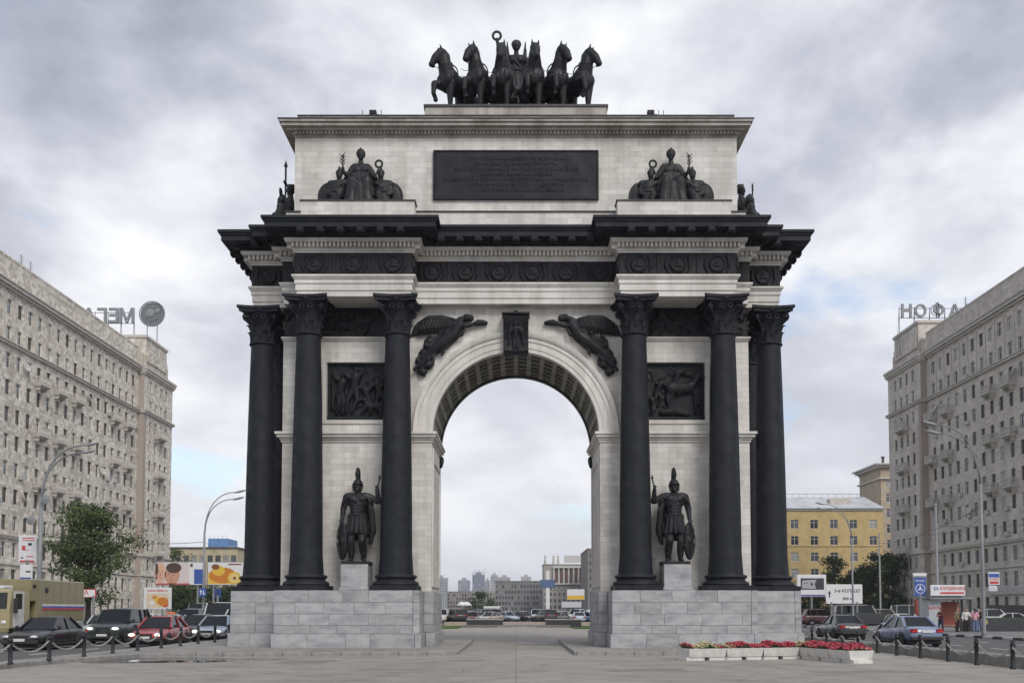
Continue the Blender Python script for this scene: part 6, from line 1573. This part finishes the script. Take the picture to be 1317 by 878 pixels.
# blue star sign by the bus stop
t, w, z0, z1 = board('advertising_sign', 'blue advertising sign with a white three-pointed star in a ring', 'sign', (1174.5,741,1192.5,767), 73, .2, M['lamp_metal'], BLU, 1); h = z1-z0
rg = MB(); n = 28
for k in range(n):
    a0, a1 = 2*PI*k/n, 2*PI*(k+1)/n; cz = z0+h*.40
    rg.add([(.36*math.cos(a0),0,cz+.36*math.sin(a0)),(.36*math.cos(a1),0,cz+.36*math.sin(a1)),(.31*math.cos(a1),0,cz+.31*math.sin(a1)),(.31*math.cos(a0),0,cz+.31*math.sin(a0))],[(0,3,2,1)])
prnt(t,'ring_print',rg,WHT,-.008)
sr = MB(); cz = z0+h*.40
for k in range(3):
    a = PI/2+k*2*PI/3; sr.add([(.31*math.cos(a),0,cz+.31*math.sin(a)),(.07*math.cos(a+PI/3),0,cz+.07*math.sin(a+PI/3)),(0,0,cz),(.07*math.cos(a-PI/3),0,cz+.07*math.sin(a-PI/3))],[(0,1,2,3)])
prnt(t,'star_print',sr,WHT,-.008); txt(t,'Mercedes',h*.11,WHT,0,z0+h*.80,-.008)
MB().cbox(-w/2,w/2,0,.2,z1+.02,z1+.26,.02).build('top_panel', WHT, t)
# poster on the bus stop lamp
t, w, z0, z1 = board('poster_sign', 'small poster in blue, white and red on the kerbside lamp by the bus stop', 'sign', (1271,735.5,1286,752), 62, .08, WHT, WHT, 0); h = z1-z0
prnt(t,'print',rect(-w*.45,w*.45,z0+h*.6,z1-.08),BLU,-.008); prnt(t,'print',rect(-w*.4,w*.4,z0+h*.1,z0+h*.3),RED,-.008); txt(t,'СКОРО',h*.2,RED,0,z0+h*.45,-.012)
board('poster_sign', 'small white plate under the blue, white and red poster', 'sign', (1271.5,753,1283,760), 62, .06, WHT, col('pale lilac',(.5,.5,.6)), 0)
# signs far away through the arch
t, w, z0, z1 = board('billboard', 'blue panel on a tall white mast seen through the arch', 'billboard', (695,745,714,755), 250, .5, col('navy rim',(.05,.07,.14)), col('steel blue',(.08,.13,.25)), 1, WHT)
MB().cbox(-.5,.5,.1,.4,0,P(702,733,210).z,.05).build('mast', WHT, t)
t, w, z0, z1 = board('billboard', 'white and yellow billboard before the colonnade block', 'billboard', (729,757,752,771), 230, .4, M['lamp_metal'], WHT, 1); h = z1-z0
prnt(t,'print',rect(-w*.48,w*.48,z0+.1,z0+h*.4),YEL,-.01)
board('billboard', 'pale shop board with dark patches under the white and yellow billboard', 'billboard', (722,773,748,781), 228, .4, M['lamp_metal'], col('pale',(.5,.52,.55)), 2)
board('billboard', 'white truck-like box board beside the arch pier', 'billboard', (755,783,768,792), 130, .4, M['lamp_metal'], WHT, 2)
board('shop_canopy', 'white kiosk canopy seen through the arch before the dark row', 'canopy', (622,779,643,782), 220, 3.0, WHT, WHT, 2)
for x in (594, 600): 
    q = thing('parasol', 'white parasol seen through the arch, ' + ('nearest the arch pier' if x == 594 else 'nearest the white kiosk canopy'), 'parasol', (X_at(x,190), 190, ZR), 0, 'white parasols'); MB().lathe([(0,3.6),(.6,3.4),(1.3,2.7),(1.25,2.65),(.5,3.3),(0,3.5)],14,(0,0,0),False).build('canopy', WHT, q, True); MB().tube([(0,0,0),(0,0,3.5)],.04,6).build('pole', M['lamp_metal'], q)

# ------------------------------------------------------------------ bus stop
bs = thing('bus_stop_kiosk', 'bus stop kiosk with a white sign in red letters', 'kiosk', (31.9, 33.0, ZR+.13))
bw = 2.35
MB().cbox(-bw/2-.1,-.35,0,1.6,0,2.3,.04).build('kiosk_box', simple('pale kiosk panel', (.50,.52,.53)), bs)
MB().box(-bw/2+.02,-.42,-.012,.0,.25,2.05).build('kiosk_window', col('poster grey',(.42,.44,.46)), bs); txt(bs,'КАССЫ',.26,RED,-.78,1.72,-.02)
for x in (.9,bw/2+.45): MB().tube([(x,.1,0),(x,.1,2.4)],.05,8).build('post', M['lamp_metal'], bs)
MB().cbox(-bw/2-.2,bw/2+.6,-.5,1.7,2.35,2.5,.03).build('roof', M['lamp_metal'], bs)
sgn_ = MB().cbox(-bw/2-.15,bw/2+.05,-.52,-.40,2.62,3.42,.02).build('sign_board', WHT, bs)
MB().box(-bw/2+.0,bw/2-.1,-.3,-.2,2.48,2.64).build('sign_support', M['lamp_metal'], bs)
txt(sgn_,'АЛЛДЕКАРД',.30,RED,.28,3.16,-.527); prnt(sgn_,'print',rect(-.6,bw/2-.05,2.76,2.90),RED,-.524); prnt(sgn_,'emblem_print',disc(-.93,3.15,.16,.13),BLU,-.524); prnt(sgn_,'emblem_print',disc(-.93,3.15,.05,.12),WHT,-.528)
MB().box(-.30,1.55,1.2,1.26,.3,2.2).build('back_panel', simple('red back panel', (.33,.09,.06), .5), bs)
MB().cbox(-.1,1.3,.7,1.05,.40,.46,.01).box(0,.08,.75,1.0,0,.40).box(1.1,1.18,.75,1.0,0,.40).build('bench', M['brick_dark'], bs)
tag(MB().cbox(31.2-.25,31.2+.25,36.0,36.5,ZR+.13,ZR+2.5,.03).build('red_cabinet', simple('red street cabinet', (.36,.09,.06))), 'red street cabinet beside the bus stop kiosk', 'cabinet')
for (x, y, w_, lab) in ((35.8,34,4.2,'long black granite planter behind the waiting people'),(22.0,26.4,.1,'')):
    if not lab: continue
    g = thing('granite_planter', lab, 'planter', (x, y, ZR+.13)); MB().cbox(-w_/2,w_/2,-.8,.8,0,.95,.03).build('body', M['granite'], g); MB().cbox(-w_/2+.1,w_/2-.1,-.7,.7,.95,1.0,.02).build('soil', M['grass'], g)
g = thing('granite_planter', 'black granite planter standing in front of the dark trees', 'planter', (37.5, 66, ZR+.17)); MB().cbox(-2.0,2.0,-.8,.8,0,1.15,.03).build('body', M['granite'], g); MB().cbox(-1.9,1.9,-.7,.7,1.15,1.2,.02).build('soil', M['grass'], g)
# people: body in one piece, clothing over it
skin = simple('skin', (.42,.26,.19), .6); 
def person(label, X, Y, z, rz, top, bottom, hair, pose):
    t = thing('person', label, 'person', (X, Y, z), rz, 'people waiting at the bus stop')
    P_ = pose; sit = P_.get('sit', False); st_ = P_.get('stride', .0); zo = -.42 if sit else 0
    b = MB(); hd = P_.get('head', 0.0)
    b.ell((0,-.02+hd,1.60+zo),(.075,.095,.115)); b.ell((0,-.115+hd,1.59+zo),(.014,.02,.025),n=6,m=4); b.ell((.075,-.01+hd,1.60+zo),(.012,.025,.035),n=6,m=4); b.ell((-.075,-.01+hd,1.60+zo),(.012,.025,.035),n=6,m=4)
    b.cap((0,0+hd*.7,1.5+zo),.05,(0,0,1.40+zo),.06); b.cap((-.12,0,1.36+zo),.08,(.12,0,1.36+zo),.08); b.ell((0,0,1.22+zo),(.165,.11,.19)); b.cap((0,0,1.1+zo),.12,(0,0,.93+zo),.14)
    if sit: legs = [[(s*.09,0,.50),(s*.11,-.42,.50),(s*.11,-.44,.08)] for s in (-1,1)]
    else: legs = [[(s*.09,0,.90),(s*.10,-.03+s*st_*.5,.50),(s*.10,s*st_+.02,.08)] for s in (-1,1)]
    for l in legs: b.chain(l,[.095,.065,.045]); b.cap(tuple(Vector(l[-1])+Vector((0,.02,-.03))),.042,tuple(Vector(l[-1])+Vector((0,-.16,-.045))),.035)
    arms = P_['arms']
    for s, (e, h_) in zip((-1,1), arms):
        e = Vector(e)+Vector((0,0,zo)); h_ = Vector(h_)+Vector((0,0,zo))
        b.chain([(s*.18,0,1.36+zo),e,h_],[.055,.043,.03]); dv = (h_-e).normalized(); b.ell(h_+dv*.05,(.035,.03,.045))
        for k in range(4): b.cap(h_+dv*.07+Vector((-.03+.02*k,0,0)),.011,h_+dv*.15+Vector((-.03+.02*k,-.02,-.01)),.009,5)
        b.cap(h_+dv*.03+Vector((-s*.03,-.02,0)),.011,h_+dv*.08+Vector((-s*.05,-.04,0)),.009,5)
    body = link('body', sculpt('body', b, skin, .018, 1), t)
    c = MB(); c.cap((-.13,0,1.355+zo),.095,(.13,0,1.355+zo),.095); c.ell((0,0,1.22+zo),(.185,.13,.21)); c.cap((0,0,1.12+zo),.145,(0,0,.93+zo),.165)
    for s, (e, h_) in zip((-1,1), arms):
        e = Vector(e)+Vector((0,0,zo)); h_ = Vector(h_)+Vector((0,0,zo)); c.chain([(s*.18,0,1.36+zo),e]+([e.lerp(h_,.75)] if P_.get('long',True) else []),[.072,.06,.05])
    link('top', sculpt('top', c, top, .022, 1), t)
    d = MB(); d.cap((0,0,.98+zo),.155,(0,0,.92+zo),.16)
    for l in legs: q = [Vector(v) for v in l]; d.chain(q,[.115,.085,.07])
    link('trousers', sculpt('trousers', d, bottom, .022, 1), t)
    s_ = MB()
    for l in legs: s_.cap(tuple(Vector(l[-1])+Vector((0,.03,-.035))),.048,tuple(Vector(l[-1])+Vector((0,-.17,-.045))),.04)
    link('shoes', sculpt('shoes', s_, M['blacktrim'], .02, 1), t)
    hh = MB(); hh.ell((0,.01+hd,1.645+zo),(.088,.105,.09)); hh.ell((0,.055+hd,1.58+zo),(.08,.06,.10))
    if P_.get('longhair'): hh.cap((0,.07+hd,1.6+zo),.075,(0,.08,1.38+zo),.06)
    link('hair', sculpt('hair', hh, hair, .018, 1), t)
    return t
cl = lambda n, c: simple('cloth '+n, c, .9, 0, .15, 8)
HB, HD = cl('brown hair',(.08,.05,.03)), cl('dark hair',(.02,.016,.014))
read = [((-.24,-.06,1.14),(-.10,-.28,1.18)),((.24,-.06,1.14),(.10,-.28,1.18))]; down = [((-.24,.02,1.10),(-.25,-.06,.86)),((.24,.02,1.10),(.25,-.06,.86))]; one = [((-.24,.02,1.10),(-.22,-.12,.90)),((.26,-.04,1.14),(.14,-.26,1.22))]
ZF = ZR+.13
person('person in a dark red top and dark trousers, reading before the kiosk', 30.9, 31.6, ZF, R(-60), cl('dark red',(.10,.022,.03)), cl('navy',(.025,.03,.05)), HD, dict(arms=read, head=-.05, stride=.08))
person('person in an olive top and black trousers, waiting under the shelter roof', 31.95, 31.3, ZF, R(30), cl('olive',(.16,.14,.08)), cl('black',(.015,.015,.017)), HB, dict(arms=down, stride=.05))
person('person in a white top and black trousers, leaning beside the shelter', 32.45, 31.0, ZF, R(-20), cl('white',(.6,.6,.58)), cl('black two',(.018,.016,.018)), HD, dict(arms=one, head=-.04, stride=.07, longhair=True))
person('person in a pink top and blue jeans, standing at the kerb', 33.0, 30.8, ZF, R(160), cl('pink',(.58,.30,.36)), cl('blue jeans',(.13,.17,.28)), HB, dict(arms=down, stride=.04, longhair=True, long=False))
person('person in a dark brown top and pale blue jeans, carrying a bag', 33.55, 31.1, ZF, R(-70), cl('dark brown',(.06,.035,.025)), cl('pale jeans',(.20,.25,.36)), HD, dict(arms=one, stride=.10))
tag(MB().cbox(33.72,33.98,30.88,31.02,ZF+.55,ZF+.85,.03).tube([(33.75,30.95,ZF+.85),(33.85,30.95,ZF+1.0),(33.95,30.95,ZF+.85)],.012,5).build('shoulder_bag', cl('bag yellow',(.35,.30,.10))), 'small yellowish bag held by the person in brown', 'bag')
person('person in a grey jacket, walking on the footway beyond the army truck', -44.5, 41.5, ZF, R(80), cl('grey jacket',(.05,.05,.055)), cl('dark trousers',(.03,.03,.035)), HD, dict(arms=down, stride=.12))
# ------------------------------------------------------------------ plants
def leaf_mat(name, lo, hi):
    m = MT(name, .7, 0, .25); n = m.noise(1.3, 4, .6)
    m.color(m.ramp(n, [(.3, lo), (.7, hi)])); m.b.inputs['Subsurface Weight'].default_value = 0.0; return m.m
M['leaf'] = leaf_mat('green leaves', (.035,.06,.02), (.09,.125,.04)); M['leaf_d'] = leaf_mat('dark green leaves', (.022,.04,.017), (.06,.09,.035)); M['leaf_y'] = leaf_mat('yellowing leaves', (.08,.085,.025), (.15,.14,.05))
M['bark'] = simple('bark', (.07,.055,.045), .95, 0, .3, 6)
def tree_meshes(H, W, seed, mat, trunk_h=.28, n_leaf=5200, ls=.24, lean=0.0):
    rng = random.Random(seed); tr = MB(); r0 = H*.026
    top = Vector((lean*H*.3, 0, H*.8)); base = [Vector((0,0,0)), Vector((.05*H*lean,0,H*trunk_h)), Vector((.14*H*lean, .02*H, H*.55)), top]
    tr.tube(base, [r0, r0*.75, r0*.45, r0*.12], 9)
    clumps = []
    for k in range(38):
        z = H*rng.uniform(trunk_h*.95, .9); t = (z/H - trunk_h)/(1-trunk_h); a = rng.uniform(0, 2*PI)
        rad = W/2*(math.sin(PI*min(1, max(.05, (.16+.84*t))))**.7)*rng.uniform(.30,1.0)
        p0 = base[1].lerp(base[3], max(0, min(1, (z/H-trunk_h)/(.8-trunk_h)-.18))); tip = Vector((lean*H*.15+rad*math.cos(a), rad*math.sin(a), z))
        mid = p0.lerp(tip, .5) + Vector((0,0,-H*.02)); tr.tube([p0, mid, tip], [r0*.3, r0*.18, r0*.05], 5)
        clumps.append((tip, W*rng.uniform(.10,.19)))
        if rng.random() < .6: clumps.append((mid, W*rng.uniform(.09,.14)))
    for k in range(5): clumps.append((top + Vector((rng.uniform(-.12,.12)*W, rng.uniform(-.12,.12)*W, rng.uniform(-.02,.12)*H)), W*rng.uniform(.09,.14)))
    lf = MB(); vs_ = []; fs_ = []
    per = n_leaf//len(clumps)
    for c, r in clumps:
        for _ in range(per):
            d = Vector((rng.gauss(0,1), rng.gauss(0,1), rng.gauss(0,1))); d.normalize(); q = c + Vector((d.x, d.y, d.z*.75))*(r*rng.random()**.45*1.15)
            nrm = (d*.7 + Vector((rng.uniform(-1,1), rng.uniform(-1,1), rng.uniform(-.2,1.2)))).normalized(); u = nrm.orthogonal().normalized(); u.rotate(Matrix.Rotation(rng.uniform(0, 2*PI), 3, nrm)); v = nrm.cross(u); s = ls*rng.uniform(.6,1.25)
            n = len(vs_); vs_ += [q-u*s*.5, q+v*s*.28-nrm*s*.05, q+u*s*.55, q-v*s*.28-nrm*s*.05]; fs_.append((n,n+1,n+2,n+3))
    lf.add(vs_, fs_)
    return tr.mesh('trunk', M['bark'], True), lf.mesh('crown', M[mat], False)
def tree(label, X, Y, H, W, seed, mat='leaf', group=None, name='tree', **kw):
    a, b = tree_meshes(H, W, seed, mat, **kw); t = thing(name, label, 'tree', (X, Y, ZR), random.Random(seed).uniform(0, 6), group)
    link('trunk', a, t); link('crown', b, t); return t
tree('big leafy tree in front of the speckled beige block, beside the thick lamp', X_at(114,52), 52, 12.6, 8.4, 23, 'leaf', None, 'tree', n_leaf=13000, ls=.30, trunk_h=.24)
for i, (x, d, H, W, mt_) in enumerate(((1030,165,6.0,5.5,'leaf_d'),(1050,172,6.6,6,'leaf'),(1073,168,11.5,6.5,'leaf_d'),(1094,160,8.5,6.5,'leaf_d'),(1112,158,9.5,7,'leaf_d'),(1130,155,11.8,7.5,'leaf_d'),(1147,150,11,6,'leaf_d'))):
    lab = ['dark round tree behind the banknote billboard','mid green tree between the billboard and the direction sign','tall slender dark tree before the yellow house windows','low dark tree right behind the direction sign','dark bushy tree beside the lamp at the direction sign','tallest dark tree beside the block tower','dark tree touching the corner of the block tower'][i]
    tree(lab, X_at(x, d-40), d-40, H, W, 40+i, mt_, 'trees in front of the yellow house', n_leaf=4200, ls=.36, trunk_h=.18)
for i, (x, d, H, W, mt_) in enumerate(((228,190,14.5,7,'leaf'),(238,182,11.5,6,'leaf_y'),(232,150,5.5,7,'leaf_d'),(252,152,5.6,7,'leaf_d'),(272,150,5.4,7,'leaf_d'),(292,152,5.6,7,'leaf_d'))):
    lab = ['tall green tree beside the west block above the billboards','yellowing tree beside the long ochre house','dark bush-like tree under the faces billboard','dark tree under the blue panel billboard','dark tree under the amber drink billboard','dark tree nearest the marble pedestal under the drink billboard'][i]
    tree(lab, X_at(x, d-40), d-40, H, W, 60+i, mt_, 'trees around the billboards', n_leaf=3000, ls=.38, trunk_h=.15)
for i, (x, d, H, W) in enumerate(((616,330,8,9),(630,340,5.5,6))):
    tree(['round dark tree seen through the arch before the low beige row','small dark tree seen through the arch beside the white kiosk canopy'][i], X_at(x, d-40), d-40, H, W, 80+i, 'leaf_d', 'trees seen through the arch', n_leaf=1500, ls=.7, trunk_h=.12)
# flower boxes on the plaza
M['boxwhite'] = simple('white painted planter', (.60,.59,.56), .7, 0, .15, 5); M['soil'] = simple('soil', (.05,.04,.03), .95)
def petal(n, c): return simple('petals '+n, c, .7, 0, .25, 25)
M['fl_red'] = petal('red', (.38,.04,.065)); M['fl_pink'] = petal('pink', (.44,.08,.11)); M['fl_pale'] = petal('pale', (.50,.44,.27)); M['stalk'] = simple('flower leaves', (.05,.09,.03), .8, 0, .3, 20)
def flower_box(label, a, b, seed, cols):
    a, b = Vector(a), Vector(b); L = (b-a).length; ang = math.atan2(b.y-a.y, b.x-a.x); rng = random.Random(seed)
    t = thing('flower_box', label, 'flower box', ((a.x+b.x)/2, (a.y+b.y)/2, 0), ang, 'white flower boxes on the plaza')
    bx_ = MB(); w0, w1, h0, h1 = .36, .44, .11, .39
    v = [(-L/2+.04,-w0,h0),(L/2-.04,-w0,h0),(L/2-.04,w0,h0),(-L/2+.04,w0,h0),(-L/2,-w1,h1),(L/2,-w1,h1),(L/2,w1,h1),(-L/2,w1,h1),(-L/2+.06,-w1+.06,h1),(L/2-.06,-w1+.06,h1),(L/2-.06,w1-.06,h1),(-L/2+.06,w1-.06,h1),(-L/2+.06,-w1+.06,h1-.1),(L/2-.06,-w1+.06,h1-.1),(L/2-.06,w1-.06,h1-.1),(-L/2+.06,w1-.06,h1-.1)]
    bx_.add(v, [(3,2,1,0),(0,1,5,4),(1,2,6,5),(2,3,7,6),(3,0,4,7),(4,5,9,8),(5,6,10,9),(6,7,11,10),(7,4,8,11),(8,9,13,12),(9,10,14,13),(10,11,15,14),(11,8,12,15)]); bx_.build('trough', M['boxwhite'], t)
    MB().box(-L/2+.05,L/2-.05,-w1+.05,w1-.05,h1-.12,h1-.05).build('soil', M['soil'], t)
    for s in (-1,1): MB().prism([(s*L*.30-.32,-.33),(s*L*.30+.32,-.33),(s*L*.30+.32,.33),(s*L*.30-.32,.33)],.0,.11).build('foot', M['boxwhite'], t)
    for kind, frac in (('stalk',1.0),)+tuple(cols):
        m = MB(); vs_ = []; fs_ = []
        n = int(L*(900 if kind == 'stalk' else 950*frac))
        for _ in range(n):
            x = rng.uniform(-L/2+.05, L/2-.05); y = rng.uniform(-w1+.02, w1-.02); hump = .05 + .07*math.cos(y/w1*1.4) + .05*math.sin(x*7+seed) + .03*math.sin(x*17)
            z = h1 + hump*(rng.uniform(.1,.9) if kind == 'stalk' else rng.uniform(.75,1.25)); s = rng.uniform(.018,.036)
            if kind != 'stalk':
                lo_, hi_ = dict(fl_red=(-.5,.5), fl_pink=(-.5,.5), fl_pale=(-.5,.5))[kind]
                zone = math.sin(x*2.1+seed*1.7)
                if kind == 'fl_pale' and zone < .45: continue
                if kind != 'fl_pale' and zone > .6: continue
            nr = Vector((rng.uniform(-.8,.8), rng.uniform(-1,.5), rng.uniform(.2,1))).normalized(); u = nr.orthogonal().normalized(); u.rotate(Matrix.Rotation(rng.uniform(0,6.28),3,nr)); w = nr.cross(u); q = Vector((x,y,z)); k = len(vs_)
            if kind == 'stalk': vs_ += [q-u*s*1.3,q+w*s*.5,q+u*s*1.3,q-w*s*.5]; fs_.append((k,k+1,k+2,k+3))
            else: vs_ += [q+u*s,q+(u*.5+w*.87)*s,q+(-u*.5+w*.87)*s,q-u*s,q-(u*.5+w*.87)*s,q+(u*.5-w*.87)*s]; fs_.append(tuple(range(k,k+6)))
        m.add(vs_, fs_); stuff(m.build('leaves' if kind == 'stalk' else 'blossoms', M[kind], t))
c1 = (('fl_red',.8),('fl_pink',.4),('fl_pale',.7)); c2 = (('fl_pink',.8),('fl_red',.5),('fl_pale',.9))
A_ = [(5.45,-7.9),(6.75,-7.5),(8.05,-7.1),(9.35,-6.7)]
for i in range(3): flower_box(['end white flower box nearest the arch opening, full of red blossom','middle white flower box of the row along the pedestal','white flower box where the two rows meet'][i], A_[i], A_[i+1], i+1, c1)
B_ = [(9.65,-6.2),(10.0,-7.4),(10.3,-8.6),(10.6,-9.75)]
for i in range(3): flower_box(['white flower box starting the row that runs out from the pedestal','middle white flower box of the row running out from the pedestal','end white flower box of the row running out, with pink blossom'][i], B_[i], B_[i+1], i+5, c2)
# weeds on the arch ledges, litter on the plaza
M['weed'] = M['leaf']
tag(MB().add([(-12.35,-8.6,.006),(-12.05,-8.65,.012),(-11.98,-8.45,.05),(-12.3,-8.42,.03)],[(0,1,2,3)]).build('litter', WHT), 'scrap of white paper lying on the paving by the puddle', 'litter')
for i in range(9):
    x, y = random.Random(90+i).uniform(-9,9), random.Random(190+i).uniform(-16,-9)
    tag(MB().ell((x,y,.01),(.05,.04,.02),n=7,m=4).build('pebble', M['kerb']), 'small dark pebble lying on the open paving', 'pebble', 'pebbles on the paving')
# ------------------------------------------------------------------ haze
hm = bpy.data.materials.new('pale haze'); hm.use_nodes = True; hn = hm.node_tree; hn.nodes.clear()
ho = hn.nodes.new('ShaderNodeOutputMaterial'); hv = hn.nodes.new('ShaderNodeVolumePrincipled')
hv.inputs['Density'].default_value = 0.00022; hv.inputs['Color'].default_value = (.86,.90,.96,1); hv.inputs['Anisotropy'].default_value = 0.2
hn.links.new(hv.outputs[0], ho.inputs['Volume'])
stuff(MB().box(-3050,3050,-450,5050,ZR-1.6,95).build('haze', hm))
